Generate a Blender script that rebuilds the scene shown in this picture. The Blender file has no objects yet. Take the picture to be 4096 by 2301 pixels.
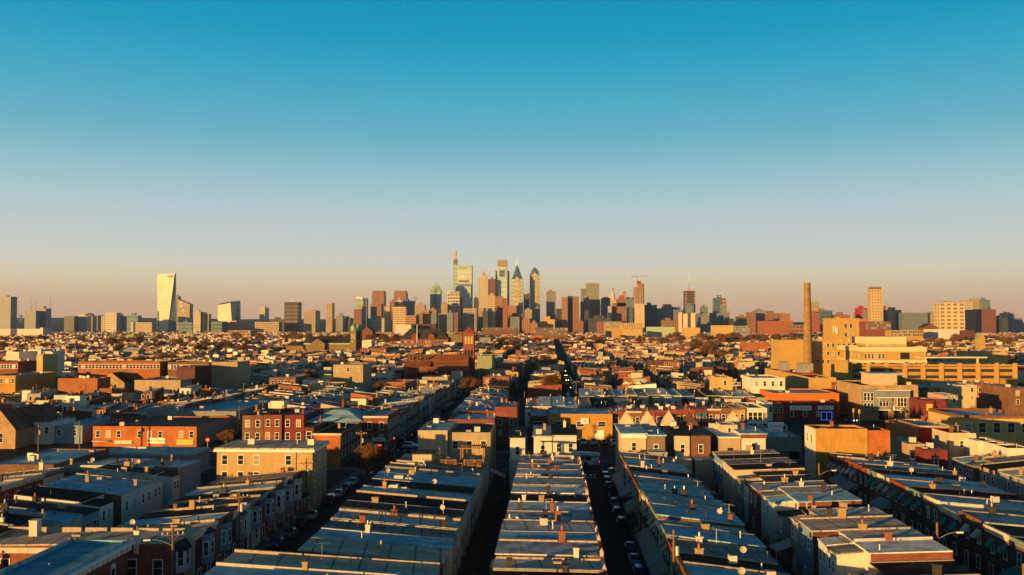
import bpy, math, random
import numpy as np
from mathutils import Vector

# ------------------------------------------------------------------ camera, sky, sun, exposure
S = bpy.context.scene
COL = S.collection
H, F = 36.0, 3700.0                      # drone height (m), focal length in photograph pixels
VPX, VPY = 2203.0, 1296.0                # vanishing point of the streets
CX, CY = 2048.0, 1150.5
pit = math.atan((VPY - CY) / F)
yaw = math.atan((VPX - CX) * math.cos(pit) / F)
cp, sp, cs, sn = math.cos(pit), math.sin(pit), math.cos(yaw), math.sin(yaw)
cam = bpy.data.cameras.new('camera')
cam.sensor_width = 36.0
cam.lens = 36.0 * F / 4096.0
cam.clip_start, cam.clip_end = 1.0, 40000.0
camo = bpy.data.objects.new('camera', cam)
COL.objects.link(camo)
camo.location = (0, 0, H)
camo.rotation_euler = (math.pi / 2 + pit, 0, yaw)
S.camera = camo

SUN_AZ, SUN_EL = math.radians(43), math.radians(3.3)      # azimuth: left of straight behind the camera
sdir = Vector((-math.sin(SUN_AZ) * math.cos(SUN_EL), -math.cos(SUN_AZ) * math.cos(SUN_EL), math.sin(SUN_EL)))
sl = bpy.data.lights.new('sun', 'SUN')
sl.energy, sl.angle, sl.color = 5.0, math.radians(0.5), (1.0, 0.54, 0.15)
so = bpy.data.objects.new('sun', sl)
COL.objects.link(so)
so.rotation_euler = (-sdir).to_track_quat('-Z', 'Y').to_euler()
so.location = (-300, -300, 300)

def s2l(c):
    return tuple((x / 12.92 if x <= 0.04045 else ((x + 0.055) / 1.055) ** 2.4) for x in [k / 255.0 for k in c])

wd = bpy.data.worlds.new('World')
S.world = wd
wd.use_nodes = True
nt = wd.node_tree
nt.nodes.clear()
out = nt.nodes.new('ShaderNodeOutputWorld')
bg = nt.nodes.new('ShaderNodeBackground')
sky = nt.nodes.new('ShaderNodeTexSky')
sky.sky_type = 'NISHITA'
sky.sun_disc = False
sky.sun_elevation = SUN_EL
sky.sun_rotation = math.pi + SUN_AZ
sky.dust_density = 1.5
tc = nt.nodes.new('ShaderNodeTexCoord')
sx = nt.nodes.new('ShaderNodeSeparateXYZ')
rp = nt.nodes.new('ShaderNodeValToRGB')
nt.links.new(tc.outputs['Generated'], sx.inputs[0])
nt.links.new(sx.outputs['Z'], rp.inputs[0])
SKY = [(0.0, (228, 182, 146)), (0.02, (232, 190, 152)), (0.032, (236, 206, 164)), (0.042, (236, 216, 176)), (0.054, (232, 220, 192)), (0.064, (222, 220, 204)),
       (0.083, (210, 216, 212)), (0.107, (196, 210, 212)), (0.13, (178, 206, 214)), (0.154, (156, 199, 211)), (0.178, (130, 189, 207)),
       (0.2, (103, 180, 203)), (0.235, (76, 173, 202)), (0.268, (44, 165, 199)), (0.3, (10, 155, 193)), (0.335, (0, 147, 189)), (0.44, (0, 98, 136)), (0.62, (1, 66, 96)), (1.0, (1, 48, 72))]
cr = rp.color_ramp
for i, (p, c) in enumerate(SKY):
    e = cr.elements[i] if i < 2 else cr.elements.new(p)
    e.position = p
for i, (p, c) in enumerate(SKY):
    cr.elements[i].position = p
    cr.elements[i].color = (*s2l(c), 1)
mg = nt.nodes.new('ShaderNodeVectorMath'); mg.operation = 'SCALE'
mg.inputs['Scale'].default_value = 0.06
nt.links.new(sky.outputs[0], mg.inputs[0])
mx = nt.nodes.new('ShaderNodeMix'); mx.data_type = 'RGBA'
mx.inputs[0].default_value = 0.95
nt.links.new(mg.outputs[0], mx.inputs[6])
nt.links.new(rp.outputs[0], mx.inputs[7])
nt.links.new(mx.outputs[2], bg.inputs[0])
bg.inputs[1].default_value = 0.505
nt.links.new(bg.outputs[0], out.inputs[0])

S.view_settings.view_transform = 'Standard'
S.view_settings.look = 'None'
S.view_settings.exposure = 1.02
S.view_settings.gamma = 1.0
S.render.engine = 'CYCLES'
S.cycles.use_denoising = True
S.cycles.max_bounces = 4
S.cycles.diffuse_bounces = 2
S.cycles.glossy_bounces = 2
S.cycles.volume_bounces = 0

# ------------------------------------------------------------------ helpers
R = random.Random(7)

def gx(px, Y, z=8.0):
    """X of the point at depth Y and height z that stands in photograph column px."""
    k = (px - CX) / F
    return (k * (cs * cp * Y + sp * (z - H)) - sn * Y) / (cs + k * sn * cp)

def gz(py, X, Y):
    m = (CY - py) / F
    return H + (m * (-sn * cp * X + cs * cp * Y) - sn * sp * X + cs * sp * Y) / (cp - m * sp)

def gy(px, py, z=0.0):
    """depth Y of the point at height z seen at photograph pixel (px, py)."""
    a, b = (px - CX) / F, (CY - py) / F
    dx = -sn * cp + a * cs + b * sn * sp
    dy = cs * cp + a * sn - b * cs * sp
    dz = sp + b * cp
    return dy * (z - H) / dz

def at(px, py, z=0.0):
    y = gy(px, py, z)
    return gx(px, y, z), y

class MB:
    def __init__(s):
        s.v, s.f, s.m = [], [], []
    def poly(s, pts, m=0):
        n = len(s.v)
        s.v += [tuple(p) for p in pts]
        s.f.append(tuple(range(n, n + len(pts))))
        s.m.append(m)
    def box(s, x0, x1, y0, y1, z0, z1, m=0, zt=None, mt=None, bottom=True):
        """zt: top heights at (x0,y0),(x1,y0),(x1,y1),(x0,y1)."""
        t = zt or (z1,) * 4
        n = len(s.v)
        s.v += [(x0, y0, z0), (x1, y0, z0), (x1, y1, z0), (x0, y1, z0),
                (x0, y0, t[0]), (x1, y0, t[1]), (x1, y1, t[2]), (x0, y1, t[3])]
        fs = [(0, 1, 5, 4), (1, 2, 6, 5), (2, 3, 7, 6), (3, 0, 4, 7), (4, 5, 6, 7)]
        ms = m if isinstance(m, tuple) else (m,) * 4
        s.m += list(ms) + [ms[0] if mt is None else mt]
        if bottom:
            fs.append((3, 2, 1, 0)); s.m.append(ms[0])
        s.f += [tuple(n + i for i in f) for f in fs]
        return s
    def hexa(s, b, t, m=0):
        """b, t: four bottom and four top points, counter-clockwise from above."""
        n = len(s.v)
        s.v += [tuple(p) for p in b] + [tuple(p) for p in t]
        s.f += [tuple(n + i for i in f) for f in [(0, 1, 5, 4), (1, 2, 6, 5), (2, 3, 7, 6), (3, 0, 4, 7), (4, 5, 6, 7), (3, 2, 1, 0)]]
        s.m += [m] * 6
        return s
    def prism(s, pts, z0, z1, m=0, mt=None, top=None):
        """vertical prism over a plan polygon (counter-clockwise)."""
        n, k = len(s.v), len(pts)
        tp = top or pts
        s.v += [(p[0], p[1], z0) for p in pts] + [(p[0], p[1], z1) for p in tp]
        for i in range(k):
            j = (i + 1) % k
            s.f.append((n + i, n + j, n + k + j, n + k + i)); s.m.append(m)
        s.f.append(tuple(n + k + i for i in range(k))); s.m.append(m if mt is None else mt)
        return s
    def cyl(s, x, y, z0, z1, r0, r1=None, n=12, m=0):
        r1 = r0 if r1 is None else r1
        c = [(math.cos(2 * math.pi * i / n), math.sin(2 * math.pi * i / n)) for i in range(n)]
        return s.prism([(x + r0 * a, y + r0 * b) for a, b in c], z0, z1, m, None, [(x + r1 * a, y + r1 * b) for a, b in c])
    def tube(s, p, q, r0, r1=None, n=5, m=0):
        r1 = r0 if r1 is None else r1
        p, q = Vector(p), Vector(q)
        d = (q - p).normalized()
        a = d.orthogonal().normalized(); b = d.cross(a)
        k = len(s.v)
        for o, r in ((p, r0), (q, r1)):
            for i in range(n):
                t = 2 * math.pi * i / n
                s.v.append(tuple(o + a * (r * math.cos(t)) + b * (r * math.sin(t))))
        for i in range(n):
            j = (i + 1) % n
            s.f.append((k + i, k + j, k + n + j, k + n + i)); s.m.append(m)
        s.f.append(tuple(k + n + i for i in range(n))); s.m.append(m)
        return s
    def pyr(s, x0, x1, y0, y1, z0, z1, m=0, top=0.0):
        cx, cy = (x0 + x1) / 2, (y0 + y1) / 2
        tx, ty = (x1 - x0) / 2 * top, (y1 - y0) / 2 * top
        return s.hexa([(x0, y0, z0), (x1, y0, z0), (x1, y1, z0), (x0, y1, z0)],
                      [(cx - tx, cy - ty, z1), (cx + tx, cy - ty, z1), (cx + tx, cy + ty, z1), (cx - tx, cy + ty, z1)], m)
    def gable(s, x0, x1, y0, y1, z0, z1, m=0, axis='y', mg=None, o=0.0):
        """ridge roof; axis is the ridge direction; mg material of the end triangles."""
        mg = m if mg is None else mg
        if axis == 'y':
            c = (x0 + x1) / 2
            a = [(x0, y0, z0), (x1, y0, z0), (c, y0, z1), (x0, y1, z0), (x1, y1, z0), (c, y1, z1)]
        else:
            c = (y0 + y1) / 2
            a = [(x1, y0, z0), (x1, y1, z0), (x1, c, z1), (x0, y0, z0), (x0, y1, z0), (x0, c, z1)]
        s.poly([a[0], a[1], a[2]], mg); s.poly([a[4], a[3], a[5]], mg)
        s.poly([a[1], a[4], a[5], a[2]], m); s.poly([a[3], a[0], a[2], a[5]], m)
        return s
    def mesh(s, name, mats):
        me = bpy.data.meshes.new(name)
        me.from_pydata(s.v, [], s.f)
        for m in mats:
            me.materials.append(m)
        me.polygons.foreach_set('material_index', s.m)
        me.update()
        return me
    def build(s, name, mats, parent=None, loc=None):
        if not isinstance(mats, (list, tuple)):
            mats = [mats]
        o = bpy.data.objects.new(name, s.mesh(name, mats))
        COL.objects.link(o)
        o.parent = parent
        if loc:
            o.location = loc
        return o

def put(name, me, parent=None, loc=(0, 0, 0), rot=0.0, scale=None):
    o = bpy.data.objects.new(name, me)
    COL.objects.link(o)
    o.parent = parent
    o.location = loc
    if rot:
        o.rotation_euler = (0, 0, rot)
    if scale:
        o.scale = scale
    return o

def tag(o, label=None, cat=None, group=None, kind=None):
    if label: o['label'] = label
    if cat: o['category'] = cat
    if group: o['group'] = group
    if kind: o['kind'] = kind
    return o

def thing(name, label, cat, loc=(0, 0, 0), rot=0.0, group=None):
    return tag(put(name, None, None, loc, rot), label, cat, group)

ORD = ['', 'first', 'second', 'third', 'fourth', 'fifth', 'sixth', 'seventh', 'eighth', 'ninth', 'tenth', 'eleventh', 'twelfth', 'thirteenth',
       'fourteenth', 'fifteenth', 'sixteenth', 'seventeenth', 'eighteenth', 'nineteenth', 'twentieth', 'twenty-first', 'twenty-second',
       'twenty-third', 'twenty-fourth', 'twenty-fifth', 'twenty-sixth', 'twenty-seventh', 'twenty-eighth', 'twenty-ninth', 'thirtieth']

# ------------------------------------------------------------------ materials
MATS = {}
def _new(name):
    m = bpy.data.materials.new(name)
    m.use_nodes = True
    t = m.node_tree
    return m, t, t.nodes['Principled BSDF']

def pos(t):
    g = t.nodes.new('ShaderNodeNewGeometry')
    return g

def math_(t, op, a, b=None, c=None):
    n = t.nodes.new('ShaderNodeMath'); n.operation = op
    for i, x in enumerate((a, b, c)):
        if x is None: continue
        if isinstance(x, (int, float)): n.inputs[i].default_value = x
        else: t.links.new(x, n.inputs[i])
    return n.outputs[0]

def mixc(t, f, a, b):
    n = t.nodes.new('ShaderNodeMix'); n.data_type = 'RGBA'
    for i, x in ((0, f), (6, a), (7, b)):
        if isinstance(x, (int, float)): n.inputs[i].default_value = x
        elif isinstance(x, tuple): n.inputs[i].default_value = (*x[:3], 1)
        else: t.links.new(x, n.inputs[i])
    return n.outputs[2]

def noise(t, scale, detail=3, vec=None, rough=0.6):
    n = t.nodes.new('ShaderNodeTexNoise')
    n.inputs['Scale'].default_value = scale
    n.inputs['Detail'].default_value = detail
    n.inputs['Roughness'].default_value = rough
    t.links.new(vec, n.inputs['Vector'])
    return n.outputs['Fac']

def ramp(t, x, a, b):
    n = t.nodes.new('ShaderNodeMapRange')
    n.inputs['From Min'].default_value, n.inputs['From Max'].default_value = a, b
    t.links.new(x, n.inputs['Value'])
    return n.outputs['Result']

def mul(c, k):
    return tuple(min(1.0, x * k) for x in c)

def plain(name, c, rough=0.8, metal=0.0, var=0.25, scale=0.6, emit=None, spec=None):
    key = ('p', name)
    if key in MATS: return MATS[key]
    m, t, b = _new(name)
    g = pos(t)
    n = noise(t, scale, 4, g.outputs['Position'])
    t.links.new(mixc(t, ramp(t, n, 0.3, 0.7), mul(c, 1 - var), mul(c, 1 + var)), b.inputs['Base Color'])
    b.inputs['Roughness'].default_value = rough
    b.inputs['Metallic'].default_value = metal
    b.inputs['Specular IOR Level'].default_value = spec if spec is not None else (0.08 if rough > 0.6 else 0.5)
    if emit:
        b.inputs['Emission Color'].default_value = (*c, 1)
        b.inputs['Emission Strength'].default_value = emit
    MATS[key] = m
    return m

def uvec(t, g):
    """(u, z) along the wall whichever way it faces, in world metres."""
    a = t.nodes.new('ShaderNodeSeparateXYZ'); t.links.new(g.outputs['Position'], a.inputs[0])
    b = t.nodes.new('ShaderNodeSeparateXYZ'); t.links.new(g.outputs['Normal'], b.inputs[0])
    side = math_(t, 'GREATER_THAN', math_(t, 'ABSOLUTE', b.outputs[0]), math_(t, 'ABSOLUTE', b.outputs[1]))
    u = math_(t, 'ADD', math_(t, 'MULTIPLY', a.outputs[1], side), math_(t, 'MULTIPLY', a.outputs[0], math_(t, 'SUBTRACT', 1.0, side)))
    return u, a.outputs[2], b.outputs[2]

def brick(name, c, dark=0.7, scale=1.0):
    key = ('b', name)
    if key in MATS: return MATS[key]
    m, t, b = _new(name)
    g = pos(t)
    u, z, nz = uvec(t, g)
    cv = t.nodes.new('ShaderNodeCombineXYZ'); t.links.new(u, cv.inputs[0]); t.links.new(z, cv.inputs[1])
    k = t.nodes.new('ShaderNodeTexBrick')
    t.links.new(cv.outputs[0], k.inputs['Vector'])
    k.inputs['Scale'].default_value = 1.0
    k.inputs['Brick Width'].default_value = 0.42
    k.inputs['Row Height'].default_value = 0.15
    k.inputs['Mortar Size'].default_value = 0.012
    k.inputs['Color1'].default_value = (*mul(c, 1.25), 1)
    k.inputs['Color2'].default_value = (*mul(c, dark), 1)
    k.inputs['Mortar'].default_value = (*mul(tuple(0.6 * x + 0.08 for x in c), 1), 1)
    n = noise(t, 0.35, 4, g.outputs['Position'])
    n2 = noise(t, 2.2, 3, g.outputs['Position'])
    c1 = mixc(t, ramp(t, n, 0.35, 0.75), k.outputs['Color'], mul(c, 0.62))
    t.links.new(mixc(t, math_(t, 'MULTIPLY', ramp(t, n2, 0.5, 0.8), 0.35), c1, tuple(min(1, x * 1.2 + 0.04) for x in c)), b.inputs['Base Color'])
    b.inputs['Roughness'].default_value = 0.9
    b.inputs['Specular IOR Level'].default_value = 0.2
    MATS[key] = m
    return m

def siding(name, c, pitch=0.22):
    key = ('s', name)
    if key in MATS: return MATS[key]
    m, t, b = _new(name)
    g = pos(t)
    u, z, nz = uvec(t, g)
    fr = math_(t, 'FRACT', math_(t, 'DIVIDE', z, pitch))
    line = math_(t, 'LESS_THAN', fr, 0.16)
    n = noise(t, 0.5, 4, g.outputs['Position'])
    base = mixc(t, ramp(t, n, 0.3, 0.75), c, mul(c, 0.8))
    t.links.new(mixc(t, math_(t, 'MULTIPLY', line, 0.35), base, mul(c, 0.45)), b.inputs['Base Color'])
    b.inputs['Roughness'].default_value = 0.7
    b.inputs['Specular IOR Level'].default_value = 0.12
    MATS[key] = m
    return m

def stucco(name, c, grime=0.7):
    key = ('t', name)
    if key in MATS: return MATS[key]
    m, t, b = _new(name)
    g = pos(t)
    u, z, nz = uvec(t, g)
    cv = t.nodes.new('ShaderNodeCombineXYZ')
    t.links.new(math_(t, 'MULTIPLY', u, 1.6), cv.inputs[0]); t.links.new(math_(t, 'MULTIPLY', z, 0.25), cv.inputs[1])
    n = noise(t, 1.0, 5, cv.outputs[0])
    n2 = noise(t, 0.25, 4, g.outputs['Position'])
    a = mixc(t, ramp(t, n, 0.45, 0.8), c, mul(c, grime))
    t.links.new(mixc(t, math_(t, 'MULTIPLY', ramp(t, n2, 0.45, 0.75), 0.5), a, mul(c, grime * 0.85)), b.inputs['Base Color'])
    b.inputs['Roughness'].default_value = 0.85
    b.inputs['Specular IOR Level'].default_value = 0.25
    MATS[key] = m
    return m

def roofing(name, c, seam=None, patch=0.6, rough=0.75):
    """coated flat roof: patchy coating, ponding stains, felt seams."""
    key = ('r', name)
    if key in MATS: return MATS[key]
    m, t, b = _new(name)
    g = pos(t)
    n = noise(t, 0.45, 5, g.outputs['Position'])
    n2 = noise(t, 3.0, 4, g.outputs['Position'])
    n3 = noise(t, 0.09, 3, g.outputs['Position'])
    a = mixc(t, ramp(t, n, 0.44, 0.58), c, mul(c, patch))
    sv = t.nodes.new('ShaderNodeVectorMath'); sv.operation = 'MULTIPLY'; sv.inputs[1].default_value = (0.3, 1.5, 0.4)
    t.links.new(g.outputs['Position'], sv.inputs[0])
    n4 = noise(t, 1.0, 5, sv.outputs[0], 0.7)
    a = mixc(t, math_(t, 'MULTIPLY', ramp(t, n4, 0.52, 0.62), 0.7), a, mul(c, patch * 0.7))
    n5 = noise(t, 0.33, 2, sv.outputs[0], 0.4)
    a = mixc(t, math_(t, 'MULTIPLY', ramp(t, n5, 0.56, 0.59), 0.5), a, tuple(min(0.8, x * 1.35 + 0.03) for x in c))
    a = mixc(t, math_(t, 'MULTIPLY', ramp(t, n2, 0.5, 0.72), 0.75), a, mul(c, patch * 0.5))
    a = mixc(t, math_(t, 'MULTIPLY', ramp(t, n3, 0.4, 0.7), 0.35), a, mul(c, 1.2))
    if seam:
        s = t.nodes.new('ShaderNodeSeparateXYZ'); t.links.new(g.outputs['Position'], s.inputs[0])
        fr = math_(t, 'FRACT', math_(t, 'DIVIDE', math_(t, 'ADD', s.outputs[0], math_(t, 'MULTIPLY', s.outputs[1], 0.12)), seam))
        a = mixc(t, math_(t, 'MULTIPLY', math_(t, 'LESS_THAN', fr, 0.09), 0.75), a, mul(c, 0.25))
    t.links.new(a, b.inputs['Base Color'])
    b.inputs['Roughness'].default_value = rough
    b.inputs['Specular IOR Level'].default_value = 0.04
    MATS[key] = m
    return m

def attr_mat(name, rough, big=0.35):
    m, t, b = _new(name)
    a = t.nodes.new('ShaderNodeAttribute'); a.attribute_name = 'tint'
    g = pos(t)
    n = noise(t, big, 4, g.outputs['Position'])
    n2 = noise(t, 2.5, 3, g.outputs['Position'])
    k = math_(t, 'ADD', 0.72, math_(t, 'ADD', math_(t, 'MULTIPLY', ramp(t, n, 0.3, 0.7), 0.35), math_(t, 'MULTIPLY', ramp(t, n2, 0.3, 0.7), 0.2)))
    v = t.nodes.new('ShaderNodeVectorMath'); v.operation = 'SCALE'
    t.links.new(a.outputs['Color'], v.inputs[0]); t.links.new(k, v.inputs['Scale'])
    t.links.new(v.outputs[0], b.inputs['Base Color'])
    b.inputs['Roughness'].default_value = rough
    b.inputs['Specular IOR Level'].default_value = 0.05
    return m

def facade(name, wall, glass, fh=4.0, bay=4.0, fv=0.5, fb=0.6, rough=0.3, metal=0.0, vary=0.5):
    """tower skin: window grid by floor height and bay width, world metres."""
    key = ('f', name)
    if key in MATS: return MATS[key]
    m, t, b = _new(name)
    g = pos(t)
    u, z, nz = uvec(t, g)
    a = math_(t, 'FRACT', math_(t, 'DIVIDE', u, bay))
    c = math_(t, 'FRACT', math_(t, 'DIVIDE', z, fh))
    w = math_(t, 'MULTIPLY', math_(t, 'LESS_THAN', a, fb), math_(t, 'LESS_THAN', c, fv))
    w = math_(t, 'MULTIPLY', w, math_(t, 'LESS_THAN', math_(t, 'ABSOLUTE', nz), 0.5))
    cv = t.nodes.new('ShaderNodeCombineXYZ')
    t.links.new(math_(t, 'FLOOR', math_(t, 'DIVIDE', u, bay)), cv.inputs[0]); t.links.new(math_(t, 'FLOOR', math_(t, 'DIVIDE', z, fh)), cv.inputs[1])
    wn = t.nodes.new('ShaderNodeTexWhiteNoise'); wn.noise_dimensions = '2D'; t.links.new(cv.outputs[0], wn.inputs['Vector'])
    gl = mixc(t, math_(t, 'MULTIPLY', wn.outputs['Value'], vary), glass, mul(tuple(0.5 * x + 0.1 for x in wall), 0.8))
    n = noise(t, 0.03, 4, g.outputs['Position'])
    wl = mixc(t, ramp(t, n, 0.3, 0.7), mul(wall, 0.85), mul(wall, 1.1))
    t.links.new(mixc(t, w, wl, gl), b.inputs['Base Color'])
    rg = t.nodes.new('ShaderNodeMix'); t.links.new(w, rg.inputs[0]); rg.inputs[2].default_value = max(rough, 0.55); rg.inputs[3].default_value = rough
    t.links.new(rg.outputs[0], b.inputs['Roughness'])
    b.inputs['Metallic'].default_value = metal
    MATS[key] = m
    return m

GLASS = plain('window_glass', (0.018, 0.022, 0.026), 0.12, var=0.4, scale=0.8)
WHITE = plain('white_trim', (0.68, 0.66, 0.62), 0.6, var=0.12)
BLACK = plain('black_trim', (0.02, 0.02, 0.022), 0.6, var=0.2)
METAL = plain('galvanised_metal', (0.34, 0.35, 0.36), 0.45, 0.5, var=0.2)
WOOD = plain('weathered_pole_wood', (0.16, 0.10, 0.06), 0.9, var=0.3, scale=3)
CONC = plain('worn_concrete', (0.26, 0.25, 0.235), 0.9, var=0.22, scale=0.9)
# ------------------------------------------------------------------ ground and streets
def ground_sheets():
    g = MB()
    g.poly([(-8900, -600, 0), (8900, -600, 0), (8900, 9700, 0), (-8900, 9700, 0)])
    tag(g.build('ground', [roofing('city_ground', (0.05, 0.045, 0.04), None, 0.5, 0.95)]), kind='structure')
    asp = plain('asphalt', (0.02, 0.021, 0.023), 0.85, var=0.3, scale=0.25)
    pave = plain('pavement_concrete', (0.11, 0.105, 0.1), 0.9, var=0.25, scale=1.1)
    mk = plain('road_paint', (0.55, 0.55, 0.52), 0.7, var=0.25, scale=2)
    r = MB()
    for x0, x1, y0, y1 in STREETS:
        r.poly([(x0, y0, .004), (x1, y0, .004), (x1, y1, .004), (x0, y1, .004)])
    tag(r.build('road', asp), kind='structure')
    r = MB()
    for x0, x1, y0, y1 in AVENUES:
        r.poly([(x0, y0, .008), (x1, y0, .008), (x1, y1, .008), (x0, y1, .008)])
    tag(r.build('avenue', asp), kind='structure')
    p = MB()
    for x0, x1, y0, y1 in PAVES:
        p.box(x0, x1, y0, y1, 0, .13)
    tag(p.build('pavement', pave), kind='structure')
    k = MB()
    def stripe(x0, x1, y0, y1): k.poly([(x0, y0, .012), (x1, y0, .012), (x1, y1, .012), (x0, y1, .012)])
    for i in range(7):                                   # crosswalk at the mouth of the car-lined street
        stripe(7.0 + i * 1.05, 7.5 + i * 1.05, 221.5, 224.0)
        stripe(-46.0 + i * 2.0, -45.2 + i * 2.0, 223.0, 225.5)
        stripe(-46.0 + i * 2.0, -45.2 + i * 2.0, 262.5, 265.0)
    stripe(6.8, 14.3, 218.6, 219.1)
    for x in (16.5, 19.5):
        k.poly([(x, 240, .012), (x + 1, 240, .012), (x + 3.4, 252, .012), (x + 2.4, 252, .012)])
    for i in range(40):
        stripe(-120 + i * 7.0, -117 + i * 7.0, 244.9, 245.1)
    for i in range(8):
        stripe(8.5 + i * 2.9, 8.62 + i * 2.9, 275, 280.5)
    tag(k.build('road_markings', mk), kind='structure')

STREETS = [(-45.5, -33.7, 60, 2600), (7.4, 13.7, 60, 2600), (50.2, 58.8, 60, 2600), (102, 110, 60, 2600), (-94, -86, 60, 1900), (-140, -131, 60, 1900), (153, 162, 200, 1900)]
AVENUES = [(-400, 420, 231, 259), (7.0, 34, 259, 283), (-400, 500, 424, 434)]
PAVES = [(-47.7, -45.5, 60, 228), (-33.7, -31.5, 60, 228), (5.8, 7.4, 60, 228), (13.7, 15.3, 60, 228), (48.2, 50.2, 60, 228), (58.8, 60.8, 60, 228),
         (-47.7, -45.5, 262, 420), (-33.7, -31.5, 262, 420), (-31.5, 5.8, 228, 231), (15.3, 48.2, 228, 231), (60.8, 99, 228, 231), (-120, -47.7, 228, 231),
         (-120, -47.7, 259, 262), (-31.5, 6.5, 259, 262), (34.5, 48, 259, 262)]
ground_sheets()

# ------------------------------------------------------------------ row houses
BR = {'red brick': brick('red_brick', (0.21, 0.062, 0.034)), 'dark brick': brick('dark_brick', (0.105, 0.042, 0.03)),
      'orange brick': brick('orange_brick', (0.33, 0.115, 0.04)), 'brown brick': brick('brown_brick', (0.17, 0.085, 0.045)),
      'tan brick': brick('tan_brick', (0.38, 0.25, 0.13)), 'painted maroon': stucco('maroon_paint', (0.16, 0.03, 0.03))}
SD = {'white siding': siding('white_siding', (0.55, 0.54, 0.51)), 'cream siding': siding('cream_siding', (0.5, 0.42, 0.29)),
      'grey siding': siding('grey_siding', (0.26, 0.27, 0.26)), 'tan stucco': stucco('tan_stucco', (0.36, 0.28, 0.17)),
      'white stucco': stucco('white_stucco', (0.6, 0.55, 0.47), 0.75), 'green siding': siding('green_siding', (0.25, 0.3, 0.18)),
      'grey stucco': stucco('grey_stucco', (0.24, 0.23, 0.21)), 'blue siding': siding('blue_siding_and_shade', (0.19, 0.27, 0.34)),  # the blue also serves as painted shade on a few walls
      'brown shingle': siding('brown_shingle', (0.2, 0.15, 0.1), 0.35), 'yellow stucco': stucco('yellow_stucco', (0.5, 0.34, 0.12))}
RF = {'white': roofing('white_coat', (0.64, 0.71, 0.74), None, 0.58), 'silver': roofing('silver_coat', (0.4, 0.46, 0.48), None, 0.5),
      'grey': roofing('grey_felt', (0.23, 0.23, 0.22), 2.6, 0.6), 'black': roofing('black_tar', (0.018, 0.019, 0.021), None, 0.6, 0.8),
      'pale blue': roofing('aged_blue_coat', (0.28, 0.5, 0.6), None, 0.62), 'stained': roofing('stained_coat', (0.48, 0.51, 0.52), None, 0.16),
      'seamed': roofing('seamed_coat', (0.48, 0.49, 0.47), 2.9, 0.65), 'dark': roofing('dark_felt', (0.05, 0.052, 0.055), 2.6, 0.6),
      'beige': roofing('beige_coat', (0.47, 0.41, 0.33), 3.2, 0.75)}
PAR = {'white': plain('parapet_white', (0.44, 0.4, 0.35), 0.8, var=0.2, scale=2), 'beige': plain('parapet_beige', (0.34, 0.28, 0.21), 0.85, var=0.3, scale=2),
       'grey': plain('parapet_grey', (0.24, 0.22, 0.2), 0.85, var=0.25, scale=2), 'black': plain('parapet_tar', (0.05, 0.045, 0.04), 0.7, var=0.3, scale=2)}
CHM = {'red': brick('chimney_red', (0.25, 0.085, 0.04)), 'tan': stucco('chimney_tan', (0.36, 0.25, 0.13), 0.5), 'white': stucco('chimney_white', (0.62, 0.55, 0.45), 0.6),
       'black': plain('chimney_tarred', (0.045, 0.04, 0.038), 0.8, var=0.4, scale=3), 'orange': stucco('chimney_orange', (0.3, 0.14, 0.05), 0.6)}
TERRA = plain('terracotta', (0.36, 0.12, 0.045), 0.8)
DISH = plain('dish_grey', (0.36, 0.35, 0.32), 0.5, var=0.1)
AWN = {'grey': siding('awning_grey', (0.3, 0.34, 0.33), 0.3), 'green': siding('awning_green', (0.04, 0.19, 0.17), 0.3), 'white': siding('awning_white', (0.5, 0.47, 0.4), 0.3),
       'tan': siding('awning_tan', (0.33, 0.29, 0.2), 0.3)}
DOORM = plain('door_paint', (0.07, 0.05, 0.045), 0.5)
ACM = plain('ac_enamel', (0.5, 0.47, 0.4), 0.55, var=0.12)

MC = {}
def cached(key, fn):
    if key not in MC:
        MC[key] = fn()
    return MC[key]

def win_frame(w, h, mat):
    def f():
        b = MB(); t = 0.11
        b.box(-w / 2 - t, -w / 2, -.07, .02, 0, h); b.box(w / 2, w / 2 + t, -.07, .02, 0, h)
        b.box(-w / 2 - t, w / 2 + t, -.09, .02, h, h + t + .03); b.box(-w / 2 - t - .05, w / 2 + t + .05, -.14, .02, -t, 0)
        b.box(-w / 2, w / 2, -.05, .02, h * .48, h * .48 + .07)
        return b.mesh('window', [mat])
    return cached(('wf', w, h, mat.name), f)
def win_pane(w, h, mat=None):
    return cached(('wp', w, h, (mat or GLASS).name), lambda: MB().box(-w / 2, w / 2, -.02, .03, 0, h).mesh('pane', [mat or GLASS]))
BLIND = plain('drawn_blind', (0.25, 0.22, 0.17), 0.4, var=0.15)
PANES = [GLASS, GLASS, GLASS, GLASS, BLIND]
def window(parent, loc, rot=0.0, w=0.9, h=1.65, mat=None, pane=None):
    o = put('window', win_frame(w, h, mat or WHITE), parent, loc, rot)
    put('pane', win_pane(w, h, pane or R.choice(PANES)), o)
    return o

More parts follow.
